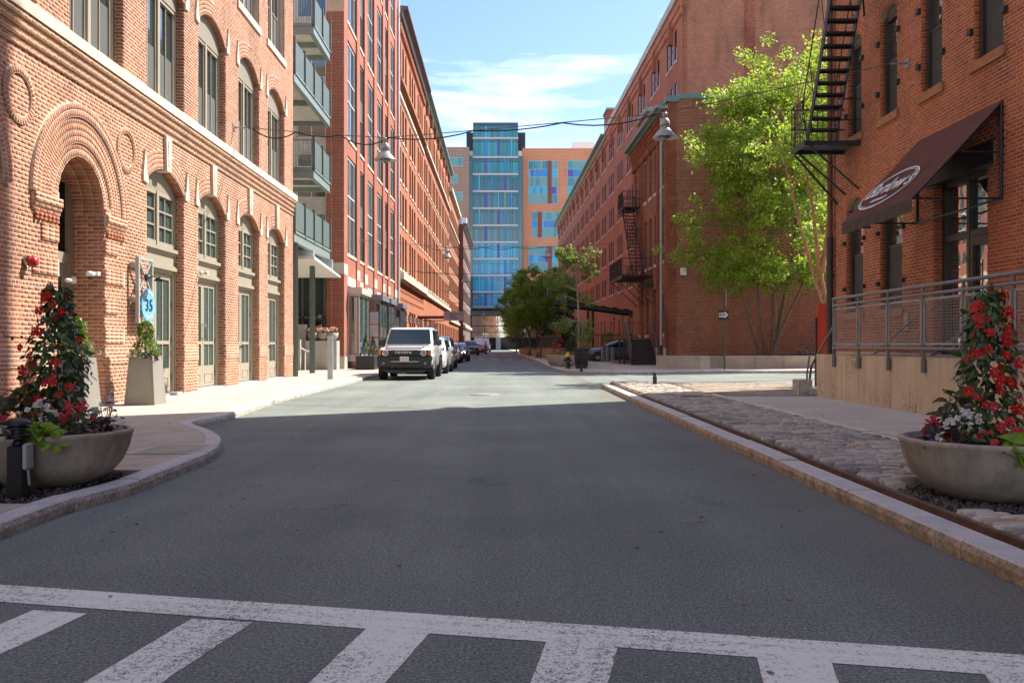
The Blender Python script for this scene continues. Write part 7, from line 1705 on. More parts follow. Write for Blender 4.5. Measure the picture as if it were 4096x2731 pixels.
t = thing('retaining_wall', 'low tan wall under the black iron fence', 'wall', (3, 70, .1)); b = MB(); b.prism([(2.45, 86), (3.25, 62), (4.9, 64.4), (9.8, 64.4), (9.8, 90), (2.6, 90)], .05, 1.0, 'z'); b.wobj('wall', M('tan wall', (.28, .22, .16), .9), t)
# glass canopy before the tall warehouse
t = thing('glass_canopy', 'dark steel and glass canopy on slanted posts in front of the tall warehouse', 'canopy', (7, 74, 1)); z0_, z1_ = 4.9, 4.0
b = MB(); nP = 7
for i in range(nP+1):
    x = 3.7+(10.2-3.7)*i/nP; z = z0_+(z1_-z0_)*i/nP; b.box(x-.05, x+.05, 73.2, 76.8, z-.16, z)
b.prism([(3.6, z0_-.02), (10.4, z1_-.02), (10.4, z1_-.28), (3.6, z0_-.28)], 73.1, 73.25, 'y'); b.prism([(3.6, z0_-.02), (10.4, z1_-.02), (10.4, z1_-.28), (3.6, z0_-.28)], 76.7, 76.85, 'y'); b.wobj('frame', BLACK, t)
for i in range(nP):
    a, c = 3.7+(6.5)*i/nP, 3.7+6.5*(i+1)/nP; za, zc = z0_+(z1_-z0_)*i/nP, z0_+(z1_-z0_)*(i+1)/nP; b = MB(); b.prism([(a+.03, za+.12), (c-.03, zc+.02), (c-.03, zc), (a+.03, za+.1)], 73.0, 77, 'y'); b.wobj('glass_panel', GLASS_G, t)
b = MB(); b.tube([(9.8, 73.6, 3.75), (11.3, 73.6, 3.75)], .28, 12); b.wobj('drum', STEELG, t)
for x in (6.35, 6.75): b = MB(); b.box(x-.1, x+.1, 74, 74.2, .9, 4.5); b.wobj('post', BLACK, t)
b = MB(); b.tube([(4.2, 74, 4.7), (5.2, 74, 1.0)], .12, 4); b.tube([(4.6, 74, 4.6), (5.6, 74, 1.0)], .12, 4); b.wobj('slanted_post', BLACK, t)
# MIDWAY sign
t = thing('studio_sign', 'grey projecting sign reading 15 Midway Artist Studios on the orange brick warehouse', 'sign', (-8.2, 80, 3.4)); SGP = M('grey mauve sign face', (.40, .36, .39), .5, var=.03)
b = MB(); b.box(-6.14, -4.45, 79.8, 80.1, 3.45, 4.26); so_ = b.wobj('panel', SGP, t); b = MB(); b.tube([(-8.4, 79.95, 3.75), (-6.14, 79.95, 3.75)], .16, 6); b.tube([(-8.4, 79.95, 3.45), (-6.14, 79.95, 3.45)], .05, 6); b.wobj('arm', M('dark red arm', (.16, .03, .025), .5), t)
SL = M('sign letters', (.05, .05, .06), .5)
def fm(x, y, z): return Matrix(((1, 0, 0, x), (0, 0, -1, y), (0, 1, 0, z), (0, 0, 0, 1)))
text_obj('15', 'number', .24, M('maroon digits', (.20, .05, .06), .5), so_, fm(-5.98, 79.79, 4.05), align='LEFT', bold=.006)
for i, s in enumerate(('MIDWAY', 'ARTIST', 'STUDIOS')): text_obj(s, 'lettering', .185, SL, so_, fm(-5.62, 79.79, 4.05-i*.19), align='LEFT', bold=.004)
b = MB(); b.box(-4.85, -4.5, 79.78, 79.8, 4.02, 4.08); b.wobj('bar', SL, so_)
# lanterns along the orange brick arcade
lanp = None
for i, s_ in enumerate((66.2, 69.0, 72.0, 75.5, 79, 84, 90, 97)):
    p = LFr.pt(s_, 3.0, .18)
    if lanp is None:
        lanp = thing('wall_lantern', 'first wall lantern on the orange brick arcade, nearest the newer block', 'lantern', (0, 0, 0), 0, 'lanterns on the orange brick arcade')
        b = MB(); b.box(-.2, .02, -.03, .03, .30, .34); b.box(-.02, .28, -.15, .15, .62, .68); b.box(-.02, .28, -.15, .15, -.04, 0); b.box(-.0, .26, -.13, .13, .29, .34); b.obj('frame', BLACK, lanp); b = MB(); b.box(.01, .25, -.12, .12, .0, .62); b.obj('glass', M('opal glass', (.5, .5, .48), .4), lanp); move(lanp, p, 0, .8)
    else: dup(lanp, p, scale=.8, label='wall lantern number %s along the orange brick arcade, counted from the newer block' % ['one','two','three','four','five','six','seven','eight'][i])
# ---------------------------------------------------------------- street lamps hung on wires
LAMPG = M('grey lamp enamel', (.33, .335, .34), .4, .15, var=.04)
lamp = thing('hanging_street_lamp', 'hanging grey street lamp', 'street lamp', (0, 0, 0), 0, 'lamps hung on wires over the street')
b = MB(); b.lathe([(.0, .02), (.05, .02), (.06, -.03), (.05, -.09), (.03, -.11)], 8); b.tube([(-.07, 0, .0), (.07, 0, .0)], .02, 6); b.obj('clamp', GALV, lamp)
b = MB(); b.lathe([(.03, -.10), (.07, -.12), (.105, -.17), (.118, -.24), (.118, -.28), (.10, -.285), (0, -.28)], 24); b.obj('cap', LAMPG, lamp)
b = MB(); b.lathe([(.075, -.28), (.08, -.36)], 20)
for i in range(8): q = i*math.pi/4; b.tube([(.1*math.cos(q), .1*math.sin(q), -.28), (.1*math.cos(q), .1*math.sin(q), -.36)], .008, 4)
b.obj('cage', STEELG_L, lamp)
b = MB(); b.lathe([(.095, -.335), (.115, -.36), (.285, -.555), (.288, -.57), (.27, -.565), (.1, -.37), (.08, -.35)], 28); b.obj('shade', LAMPG, lamp)
b = MB(); b.lathe([(.10, -.42), (.118, -.50), (.11, -.56), (.07, -.61), (0, -.625)], 20); b.obj('bulb_glass', glass_mat('ribbed lamp glass', (.22, .21, .17), .15, .7, 1.5), lamp)
b = MB()
for i in range(4): q = i*math.pi/4; b.tube([(.125*math.cos(q), .125*math.sin(q), -.44), (.12*math.cos(q), .12*math.sin(q), -.56), (0, 0, -.645), (-.12*math.cos(q), -.12*math.sin(q), -.56), (-.125*math.cos(q), -.125*math.sin(q), -.44)], .007, 4)
b.obj('guard', BLACK, lamp)
WIRE = M('grey wire', (.10, .095, .09), .5, .4); CABLE = M('black cable', (.012, .012, .013), .6)
def wire_run(label, pts, drops, r=.012):
    t = thing('suspension_wire', label, 'wire', pts[0], 0, None); P_ = [Vector(p) for p in pts]; b = MB(); fine = []
    for a, c in zip(P_, P_[1:]):
        for i in range(8): f = i/8; q = a.lerp(c, f); q.z -= .02*4*f*(1-f); fine.append(q)
    fine.append(P_[-1]); b.tube(fine, r, 5); b.wobj('messenger', WIRE, t)
    b = MB(); cb_ = []
    tot = len(fine)-1; k0, k1 = drops
    segs = np.linspace(k0, k1, int((k1-k0)*tot/2.6)+2)
    def at_(f): x = f*tot; i = min(int(x), tot-1); return fine[i].lerp(fine[i+1], x-i)
    for a, c in zip(segs, segs[1:]):
        sag = random.uniform(.06, .22)
        for j in range(6): f = j/6; q = at_(a+(c-a)*f); q = q.copy(); q.z -= sag*4*f*(1-f)+.01; cb_.append(q)
    cb_.append(at_(segs[-1])); b.tube(cb_, r*1.5, 5); b.wobj('cable', CABLE, t); return t
L1 = Vector((-3.29, 23.0, 6.62)); L2 = Vector((3.55, 20.6, 6.64)); A0 = LFr.pt(24.6, 7.28, .3); A1 = BFr.pt(18.9, 7.25, .3)
wire_run('grey wire and draped black cable spanning the street with the two nearest lamps', [A0, L1, L2, A1], (.02, .66))
move(lamp, L1-Vector((0, 0, .02))); lamp['label'] = 'large hanging grey street lamp in front of the newer brick block'
dup(lamp, L2-Vector((0, 0, .02)), label='hanging grey street lamp beside the downspout of the low dark brick building')
B0 = LFr.pt(46.5, 6.74, .2); B1 = Vector((8.4, 49.0, 7.02)); l3 = Vector((-3.44, 47, 6.45)); l4 = Vector((1.9, 48, 6.57))
wire_run('thin wire with two lamps crossing from the newer brick block to the low corner building', [B0, l3, l4, B1], (.25, .66))
anchor(LFr, 46.5, 6.74, 'grey wire anchor on a pier of the newer red brick block')
dup(lamp, l3, label='hanging grey street lamp in front of the orange brick arcade'); dup(lamp, l4, label='hanging grey street lamp in front of the cyan window panels of the orange clad building')
for i, (Y, xs_, z) in enumerate(((67, (-3.57,), 6.6), (91, (-3.67, 5.56), 6.6), (116, (-4.2,), 6.6), (140, (-4.46,), 6.6))):
    wire_run(['third', 'fourth', 'fifth', 'sixth'][i]+' wire across the street counted from the crosswalk', [LFr.pt(Y, z+.3, .1)]+[Vector((x, Y, z)) for x in xs_]+[TFr.pt(Y, z+.4, .1)], (.1, .5), .014)
    for x in xs_: dup(lamp, (x, Y, z), label=[['small hanging lamp left of the dark brown brick building, on the third wire'], ['small hanging lamp before the left edge of the glass tower', 'hanging lamp half hidden by the young tree above the glass canopy'], ['tiny hanging lamp before the lower panes of the glass tower'], ['tiniest hanging lamp, right above the glass tower entrance']][i][xs_.index(x)])
# small wall cameras and lamps on the right
t = thing('security_camera', 'white security camera on the red facade under the rusty fire escape', 'camera', (9.0, 62, 4.9)); b = MB(); b.tube([(2.2, 0, .1), (.2, 0, .1)], .05, 6); b.ball((0, 0, 0), .2, 12, sq=(1.6, 1, .7)); b.obj('camera', WHITE, t)
t = thing('wall_lamp', 'black hooded lamp above a door of the low dark brick building', 'lamp', RFr.pt(53.2, 5.0, 0)); b = MB(); RFr.poly(b, [(0, 0)]*3, 0, 0) if False else b.prism([(0, .0), (-.9, -.16), (-.9, -.24), (0, -.3)], -.22, .22, 'y'); b.obj('hood', BLACK, t)
# ---------------------------------------------------------------- trees
def leaves_np(P, size, r, up=.35, ratio=.6):
    """diamond leaves at points P (n,3) as one array of vertices and faces"""
    n = len(P); nrm = r.normal(size=(n, 3)); nrm[:, 2] = np.abs(nrm[:, 2])+up; nrm /= np.linalg.norm(nrm, axis=1)[:, None]
    q = r.normal(size=(n, 3)); a = np.cross(nrm, q); a /= np.linalg.norm(a, axis=1)[:, None]; bb = np.cross(nrm, a); s = (size*r.uniform(.6, 1.35, n))[:, None]
    V = np.stack([P-a*s, P-bb*s*ratio+nrm*s*.18, P+a*s, P+bb*s*ratio+nrm*s*.18], 1).reshape(-1, 3)
    return V, np.arange(n*4).reshape(-1, 4)
def ell_pts(ells, n, r, shell=.35):
    vol = np.array([a[3]*a[4]*a[5] for a in ells]); pk = r.choice(len(ells), n, p=vol/vol.sum()); d = r.normal(size=(n, 3)); d /= np.linalg.norm(d, axis=1)[:, None]
    E = np.array(ells)[pk]; return E[:, :3]+d*E[:, 3:]*(r.uniform(0, 1, n)**shell)[:, None]
def tree(label, base, stems, ells, ncl, per, cl_r, size, leafm, barkm, seed, group=None, twigs=40, trunk_r=.1, name='tree', flat=.75, gap=.55, twig_r=.018):
    r = np.random.default_rng(seed); t = thing(name, label, 'tree', base, 0, group); pts_all = []
    for st in stems:
        b = MB(); P_ = catmull([Vector(p) for p in st[0]], 4); n_ = len(P_); b.tube(P_, [st[1]*(1-.8*i/(n_-1)) for i in range(n_)], 8); b.wobj('trunk', barkm, t); pts_all += P_[n_//3:]
    cl = ell_pts(ells, ncl, r); k_ = np.sin(cl[:, 0]*1.9+seed)+np.sin(cl[:, 1]*2.3)+np.sin(cl[:, 2]*2.1+seed*2); cl = cl[k_ > -gap]
    A = np.array([tuple(p) for p in pts_all])
    for i in range(min(twigs, len(cl))):
        c = cl[i]; lower = A[A[:, 2] < c[2]+.2] if (A[:, 2] < c[2]+.2).any() else A; j = np.argmin(np.linalg.norm(lower-c, axis=1)); p0 = Vector(lower[j]); p1 = Vector(c); mid = p0.lerp(p1, .5)+Vector((random.uniform(-.2, .2), random.uniform(-.2, .2), .18*(p1-p0).length))
        b = MB(); b.tube(catmull([p0, mid, p1], 3), [twig_r*1.6, twig_r*1.4, twig_r*1.2, twig_r, twig_r*.8, twig_r*.6, twig_r*.4], 5, cap=False); b.wobj('branch', barkm, t)
    d = r.normal(size=(len(cl), per, 3)); d /= np.linalg.norm(d, axis=2)[:, :, None]; rad = cl_r*r.uniform(.6, 1.3, len(cl)); d *= (r.uniform(0, 1, (len(cl), per))**.5)[:, :, None]*rad[:, None, None]; d[:, :, 2] *= flat
    P_ = (cl[:, None, :]+d).reshape(-1, 3); V, Fq = leaves_np(P_, size, r); put('crown', np_mesh('crown', V, Fq, leafm), t); return t
BARK = M('brown grey bark', (.16, .115, .08), .9, var=.25, vs=6, fine=.3, fs=40, bmp=.5); BARKB = M('peeling birch bark', (.36, .215, .125), .85, var=.4, vs=9, fine=.45, fs=25, bmp=.7); BARKP = M('pale smooth bark', (.27, .23, .165), .85, var=.15)
LF1 = leaf_mat('bright foliage', [(0, (.10, .18, .018)), (.35, (.17, .27, .025)), (.7, (.27, .36, .036)), (.9, (.34, .40, .05)), (1, (.13, .22, .024))], .45, .54, (.56, .76, .08))
LF2 = leaf_mat('dark foliage', [(0, (.065, .145, .026)), (.5, (.10, .20, .03)), (1, (.17, .27, .04))], .5, .5, (.46, .70, .09))
LF3 = leaf_mat('mid foliage', [(0, (.085, .14, .03)), (.5, (.125, .195, .04)), (1, (.17, .24, .05))], .5, .48, (.5, .62, .1))
bx_, by_ = 12.95, 45.0
stems = [([(bx_-.25, by_, .6), (bx_-.7, by_, 1.8), (bx_-1.5, by_-.2, 4.2), (bx_-3.2, by_-.5, 5.6)], .13), ([(bx_-.05, by_, .6), (bx_-.3, by_+.1, 2.6), (bx_-.6, by_, 5.2), (bx_-1.4, by_, 9.5)], .12), ([(bx_+.25, by_, .6), (bx_+.35, by_, 3), (bx_+.2, by_, 6.4), (bx_+.1, by_, 11), (bx_+.2, by_, 15.5)], .17), ([(bx_+.35, by_+.1, .6), (bx_+.8, by_+.2, 3), (bx_+1.3, by_, 6), (bx_+1.6, by_, 10)], .15), ([(bx_+.1, by_-.1, .6), (bx_+.9, by_-.3, 2.6), (bx_+2.2, by_-.5, 5.5), (bx_+3.4, by_, 8)], .11)]
tree('tall leafy bright green tree with several stems in the concrete planter bed', (bx_, by_, .6), stems, [(12.6, 45, 7.4, 4.3, 3.4, 3.7), (12.9, 45, 10.9, 3.9, 3.1, 3.4), (13.0, 45, 14.2, 1.9, 1.8, 2.9), (15.6, 45, 12.0, 2.2, 2, 2.6), (8.7, 44.6, 6.0, 1.5, 1.0, .9), (12.4, 45, 4.9, 4.2, 3.2, 1.2), (12.1, 45, 11.6, 3.5, 2.8, 2.9), (13.2, 45, 13.6, 2.4, 2.0, 2.4)], 1180, 62, .56, .082, LF1, BARK, 11, twigs=150, gap=.62)
stems = [([(12.1, 33, .6), (11.55, 32.6, 2.6), (11.2, 32.4, 4.2), (10.9, 32.3, 6.5), (10.3, 32.2, 9.5)], .145), ([(11.6, 32.6, 2.4), (11.0, 32.4, 3.9), (10.3, 32.2, 6.2), (9.7, 32.1, 8.6)], .095), ([(11.3, 32.4, 3.9), (11.6, 32.4, 6.0), (11.9, 32.3, 9.6)], .12)]
tree('birch tree with peeling orange bark beside the red brick restaurant building', (12, 33, .3), stems, [(10.7, 32.3, 8.6, 1.9, 1.8, 2.3), (11.8, 32.3, 10.2, 2.2, 2.0, 2.6), (10.3, 32, 6.2, 1.3, 1.2, 1.1)], 250, 60, .5, .075, LF1, BARKB, 5, twigs=60, gap=.3)
# young street tree with a thin straight trunk
stems = [([(3.28, 44, .12), (3.30, 44, 2.4), (3.22, 44, 4.4), (3.1, 44, 6.3)], .075)]
tree('young street tree with thin pale trunk and sparse leaves behind the trash can', (3.28, 44, .12), stems, [(3.6, 44, 1.75, .55, .5, .75), (2.55, 43.8, 2.3, .5, .5, .35), (3.9, 44, 3.5, .75, .5, .22), (2.3, 44, 3.35, .5, .4, .3), (2.45, 44, 4.5, .75, .6, .4), (3.9, 44, 4.9, .6, .6, .5), (2.7, 44, 5.7, .65, .6, .5), (3.9, 44, 5.8, .45, .4, .35), (3.2, 44, 5.2, .7, .6, .5), (1.9, 44, 4.2, .4, .3, .3)], 130, 40, .27, .055, LF3, BARKP, 21, twigs=70, gap=1.2)
# the darker street trees along the fence
G2 = 'street trees along the tree-lined walk'
def st_tree(label, x, y, h, wd, seed, per=70, n_=260, m=LF2):
    stems = [([(x, y, .1), (x+.1, y, 1.6), (x-.05, y, 3.0), (x-.4, y, h*.62), (x-.5, y, h*.85)], .11), ([(x, y, 2.2), (x+.5, y, h*.5), (x+.9, y, h*.8)], .08), ([(x, y, 2.0), (x-.8, y, h*.45), (x-1.6, y, h*.6)], .06)]
    tree(label, (x, y, .1), stems, [(x-.4, y, h*.62, wd, wd, h*.27), (x+.1, y, h*.8, wd*.7, wd*.7, h*.18), (x-.9, y, h*.42, wd*.75, wd*.8, h*.14)], n_, per, .5, .10, m, BARK, seed, G2, twigs=26, gap=.6)
st_tree('dense dark green street tree nearest the crossing, above the big stone bowl', 2.55, 80, 8.9, 2.9, 31)
st_tree('dense green street tree second along the walk, leaning over the road', 1.8, 93, 9.6, 3.0, 32)
st_tree('green street tree third along the walk, sunlit on its left edge', 1.25, 108, 9.2, 3.0, 33, m=LF3)
st_tree('thin-stemmed street tree farthest along the walk', .6, 128, 7.4, 1.7, 34, 50, 130, LF1)
st_tree('street tree behind the black fence, close to the tall warehouse', 5.2, 92, 8.2, 2.8, 35)
def bush(name, label, c, rad, m, n_, size, flat=1.0, group=None, cat='shrub', stem=None):
    t = thing(name, label, cat, (c[0], c[1], c[2]-rad*flat), 0, group); r = np.random.default_rng(int(c[0]*10+c[1])); d = r.normal(size=(n_, 3)); d /= np.linalg.norm(d, axis=1)[:, None]; P_ = np.array(c)+d*(r.uniform(.0, 1, n_)**.3)[:, None]*rad*np.array([1, 1, flat]); V, Fq = leaves_np(P_, size, r); put('foliage', np_mesh('foliage', V, Fq, m), t)
    if stem: b = MB(); b.tube(stem, .02, 5); b.wobj('stem', BARK, t)
    return t
EVG = leaf_mat('evergreen leaves', [(0, (.012, .03, .009)), (.5, (.02, .045, .012)), (1, (.03, .06, .016))], .5, .15)
bush('hedge', 'dark evergreen hedge behind the black iron fence', (4.4, 76, 2.4), 1.5, EVG, 2600, .12, 1.2, None, 'hedge'); bush('hedge', 'second dark hedge clump farther behind the fence', (3.9, 84, 2.6), 1.7, EVG, 2400, .13, 1.2, None, 'hedge')
for i, x in enumerate((5.6, 7.2, 9.0)): bush('potted_shrub', ['left potted evergreen behind the fence under the glass canopy', 'middle potted evergreen behind the fence under the glass canopy', 'right potted evergreen behind the fence, by the steel steps'][i], (x, 66, 1.85), .42, LF3, 420, .06, 1.2, 'potted evergreens behind the fence'); 
# small planting in the bed
bush('shrub', 'small rose bush with red buds in the planter bed by the gate', (16.2, 45.2, 1.35), .45, LF2, 420, .07, 1.2)
for i, x in enumerate((14.6, 17.3)): bush('flowering_plant', ['low mauve flowering plant left of the small rose bush', 'low mauve flowering plant right of the small rose bush'][i], (x, 44.6, .85), .3, leaf_mat('mauve bloom', [(0, (.09, .14, .05)), (.6, (.16, .2, .1)), (.7, (.45, .3, .45)), (1, (.5, .35, .5))], .6, .2), 260, .05, .5)

# ---------------------------------------------------------------- planters and flowers
LEAFV = []
for (t_, w_, z_) in ((0, .06, 0), (.3, .46, .03), (.68, .40, .02), (1, .03, -.12)): LEAFV += [(t_, -w_*.5, z_+.05*w_*2), (t_, 0, z_-.02), (t_, w_*.5, z_+.05*w_*2)]
LEAFV = np.array(LEAFV); LEAFF = np.array([(i*3+j, i*3+j+1, i*3+4+j, i*3+3+j) for i in range(3) for j in range(2)])
HEART = []
for (t_, w_, z_) in ((-.12, .45, .02), (.15, .95, .05), (.5, .72, .03), (1, .04, -.15)): HEART += [(t_, -w_*.5, z_+.06), (max(t_, 0), 0, z_-.03), (t_, w_*.5, z_+.06)]
HEART = np.array(HEART)
def petal_flower(n_, wd, cup, seed, inner=.0):
    r = random.Random(seed); vs = []; fs = []
    for i in range(n_):
        q = 2*math.pi*i/n_+r.uniform(-.12, .12); c, s = math.cos(q), math.sin(q); tw = r.uniform(-.1, .1)
        ring = [(.02, .0, -.25), (.28, wd*.5, -.02+cup*.3), (.72, wd, cup), (1.0, wd*.55, cup*.75+r.uniform(-.12, .05))]
        b = len(vs)
        for (d, w_, z) in ring: vs += [(d*c+s*w_*.5, d*s-c*w_*.5, z+tw*w_), (d*c-s*w_*.5, d*s+c*w_*.5, z-tw*w_)]
        for k in range(3): fs.append((b+k*2, b+k*2+1, b+k*2+3, b+k*2+2))
    return np.array(vs), np.array(fs)
FLOWERS = [petal_flower(5, .85, .12, i) for i in range(3)]; BEG = [petal_flower(4, 1.0, .25, i+9) for i in range(2)]; DOUBLE = [(np.concatenate([petal_flower(5, .9, .2, i)[0], petal_flower(5, .8, .55, i+3)[0]*.7+np.array([0, 0, .1])]), np.concatenate([petal_flower(5, .9, .2, i)[1], petal_flower(5, .8, .55, i+3)[1]+40])) for i in range(2)]
def orient(p, xdir, nrm, s):
    x = Vector(xdir).normalized(); n_ = Vector(nrm); y = n_.cross(x); y = y.normalized() if y.length > 1e-4 else x.orthogonal().normalized(); z = x.cross(y)
    return [[x[i]*s, y[i]*s, z[i]*s, p[i]] for i in range(3)]+[[0, 0, 0, 1]]
MAND = leaf_mat('glossy dark leaf', [(0, (.018, .05, .014)), (.5, (.03, .075, .02)), (.85, (.05, .105, .026)), (1, (.08, .15, .035))], .28, .12)
BEGL = leaf_mat('begonia leaf', [(0, (.04, .10, .018)), (.6, (.07, .15, .03)), (1, (.03, .035, .02))], .35, .2)
LIME = leaf_mat('lime leaf', [(0, (.20, .36, .03)), (1, (.28, .45, .045))], .4, .3, (.4, .6, .05)); PURP = leaf_mat('purple black leaf', [(0, (.018, .010, .02)), (.6, (.03, .014, .03)), (1, (.055, .022, .035))], .35, .08, (.1, .02, .05))
COLE = leaf_mat('coleus leaf', [(0, (.07, .035, .02)), (.5, (.09, .075, .02)), (1, (.11, .12, .025))], .5, .2)
REDF = leaf_mat('scarlet petal', [(0, (.50, .010, .008)), (.6, (.62, .016, .012)), (1, (.55, .012, .03))], .5, .25, (.8, .02, .02)); PINKF = leaf_mat('pink red petal', [(0, (.60, .03, .05)), (1, (.68, .06, .10))], .5, .25, (.8, .1, .1)); WHTF = leaf_mat('white petal', [(0, (.68, .66, .58)), (1, (.74, .72, .66))], .5, .25, (.8, .8, .7))
YEL = M('yellow eye', (.55, .28, .02), .6)
def flowers(root, name, Ms, mat, bases, limit=120):
    pieces(root, name, Ms, mat, limit, name+'_cluster', bases)
BOWL, t_, p_, l_ = newmat('cast concrete bowl')
r1 = ramp(t_, [(.3, (.38, .33, .27)), (.7, (.50, .44, .365))]); l_(noise(t_, l_, 2.6, 6), r1.inputs[0]); mpb = N(t_, 'ShaderNodeMapping'); mpb.inputs['Scale'].default_value = (4, 4, .7); l_(pos(t_), mpb.inputs[0])
r2 = ramp(t_, [(.35, (.74, .71, .67)), (.62, (1.05,)*3)]); l_(noise(t_, l_, 2.5, 5, .6, mpb.outputs[0]), r2.inputs[0]); npz = noise(t_, l_, 60, 2, .7); r3 = ramp(t_, [(.26, (.55,)*3), (.36, (1, 1, 1))]); l_(npz, r3.inputs[0])
l_(mixc(t_, l_, 1.0, mixc(t_, l_, 1.0, r1.outputs[0], r2.outputs[0], 'MULTIPLY'), r3.outputs[0], 'MULTIPLY'), p_.inputs['Base Color']); p_.inputs['Roughness'].default_value = .85; bump(t_, l_, p_, npz, .25, .004)
def bowl(label, p, R, h, group='round concrete bowls', name='bowl_planter'):
    t = thing(name, label, 'planter', p, 0, group); b = MB()
    b.lathe([(0, 0), (R*.46, 0), (R*.56, h*.05), (R*.74, h*.2), (R*.87, h*.42), (R*.95, h*.68), (R*.985, h*.9), (R, h*.93), (R, h*.99), (R*.985, h), (R*.93, h), (R*.915, h*.86), (0, h*.82)], 56); b.obj('bowl', BOWL, t)
    b = MB(); b.lathe([(R*.915, h*.86), (R*.5, h*.9), (0, h*.93)], 24); b.obj('soil', MULCH, t); return t
def mandevilla(label, p, h, r0, seed, lean=(0, 0), nl=330, nf=24, side=None, fs=.039):
    r = random.Random(seed); t = thing('mandevilla', label, 'climbing plant', p, 0, 'mandevilla towers'); P0 = Vector(p); Ms = []; Fm = []
    b = MB(); sp_ = []
    for i in range(60):
        f = i/59; a = f*14; rr = (r0*.55)*(1-f*.75); sp_.append(P0+Vector((lean[0]*f+rr*math.cos(a), lean[1]*f+rr*math.sin(a), h*f)))
    b.tube(sp_, .007, 5); b.tube([P0, P0+Vector((lean[0], lean[1], h*.95))], .008, 5); b.wobj('stem', M('vine stem', (.10, .07, .03), .8), t)
    def rad(f): return r0*(1-f)**.62*(1+.22*math.sin(9*f+seed))+.05
    for i in range(nl):
        f = r.random()**1.15; a = r.uniform(0, 6.283); q = rad(f)*r.uniform(.45, 1.0); out_ = Vector((math.cos(a), math.sin(a), 0)); pp = P0+Vector((lean[0]*f, lean[1]*f, h*f))+out_*q
        d = (out_*r.uniform(.5, 1)+Vector((r.uniform(-.6, .6), r.uniform(-.6, .6), r.uniform(-.75, .35)))).normalized(); nn = (out_*1.1+Vector((r.uniform(-.5, .5), r.uniform(-.6, .2), r.uniform(.1, .8)))).normalized(); d = (d-nn*d.dot(nn)*.8).normalized(); Ms.append(orient(pp, d, nn, r.uniform(.055, .095)))
    if side:
        for k in range(16):
            f = k/15; pp = P0+Vector((lean[0]*.6, lean[1]*.6, h*.62))+Vector(side)*f; Ms.append(orient(pp, (r.uniform(-1, 1), -.4, r.uniform(-.3, .6)), (0, -.4, 1), r.uniform(.045, .07)))
        b = MB(); b.tube([P0+Vector((0, 0, h*.6)), P0+Vector((lean[0]*.6, lean[1]*.6, h*.62))+Vector(side)*.5, P0+Vector((0, 0, h*.62))+Vector(side)], .004, 4); b.wobj('tendril', M('green tendril', (.06, .10, .03), .7), t)
    pieces(t, 'leaf', Ms, MAND, 300, 'foliage', [(LEAFV, LEAFF)], True)
    # flowers are set on the side that faces the street
    for i in range(nf):
        f = min(.99, (i+.6)/nf+r.uniform(-.03, .03)); a = r.uniform(-2.75, -.4); q = rad(f)*1.05; out_ = Vector((math.cos(a), math.sin(a), 0)); pp = P0+Vector((lean[0]*f, lean[1]*f, h*f))+out_*q
        for k in range(r.choice([1, 2, 2, 3])):
            nn = (out_+Vector((r.uniform(-.5, .5), r.uniform(-.5, .2), r.uniform(-.1, .6)))).normalized(); Fm.append(orient(pp+Vector((r.uniform(-.06, .06), r.uniform(-.03, .03), r.uniform(-.06, .06))), nn.orthogonal(), nn, r.uniform(fs*.8, fs*1.15)))
    flowers(t, 'flower', Fm, REDF, FLOWERS)
    b = MB()
    for M_ in Fm: c = Vector((M_[0][3], M_[1][3], M_[2][3])); b.ball(c, .007, 6)
    o = b.wobj('flower_eyes', YEL, t); o['kind'] = 'stuff'
    for i in range(8):
        f = r.random(); a = r.uniform(-3, 0); pp = P0+Vector((lean[0]*f, lean[1]*f, h*f))+Vector((math.cos(a), math.sin(a), 0))*rad(f)*1.05; b = MB(); b.tube([pp, pp+Vector((r.uniform(-.02, .02), -.01, .03)), pp+Vector((r.uniform(-.03, .03), -.02, .06))], [.004, .008, .002], 6); b.wobj('bud', PINKF, t)
    return t
def mound(name, label, cat, c, rx, ry, h, nl, leafm, seed, lsz=.05, nf=0, fm=None, fsz=.025, bases=None, leaf=(LEAFV, LEAFF), droop=.0, group=None, fname='flower', fdir=None):
    r = random.Random(seed); t = thing(name, label, cat, c, 0, group); c = Vector(c); Ms = []; Fm = []
    for i in range(nl):
        a = r.uniform(0, 6.283); q = r.random()**.6; zz = h*(1-q*q)*r.uniform(.55, 1.05)-droop*q*q; pp = c+Vector((rx*q*math.cos(a), ry*q*math.sin(a), zz)); d = Vector((math.cos(a), math.sin(a), r.uniform(-.5, .5)-droop*2*q)); Ms.append(orient(pp, d+Vector((r.uniform(-.6, .6), r.uniform(-.6, .6), 0)), (r.uniform(-.5, .5), r.uniform(-1.6, -.1), .9), lsz*r.uniform(.7, 1.25)))
    pieces(t, 'leaf', Ms, leafm, 130, 'foliage', [leaf], True)
    for i in range(nf):
        a = r.uniform(0, 6.283) if fdir is None else r.gauss(fdir, .9); q = r.random()**.5; pp = c+Vector((rx*q*math.cos(a), ry*q*math.sin(a), h*(1-.8*q*q)*r.uniform(.9, 1.25)+.015)); nn = Vector((r.uniform(-.5, .5), r.uniform(-1, -.1), r.uniform(.2, .9))).normalized(); Fm.append(orient(pp, nn.orthogonal(), nn, fsz*r.uniform(.75, 1.25)))
    if nf: flowers(t, fname, Fm, fm, bases)
    b = MB()
    for i in range(6): a = r.uniform(0, 6.28); b.tube([c, c+Vector((rx*.5*math.cos(a), ry*.5*math.sin(a), h*.7))], .004, 4)
    b.wobj('stem', M('plant stem', (.08, .11, .03), .7), t); return t
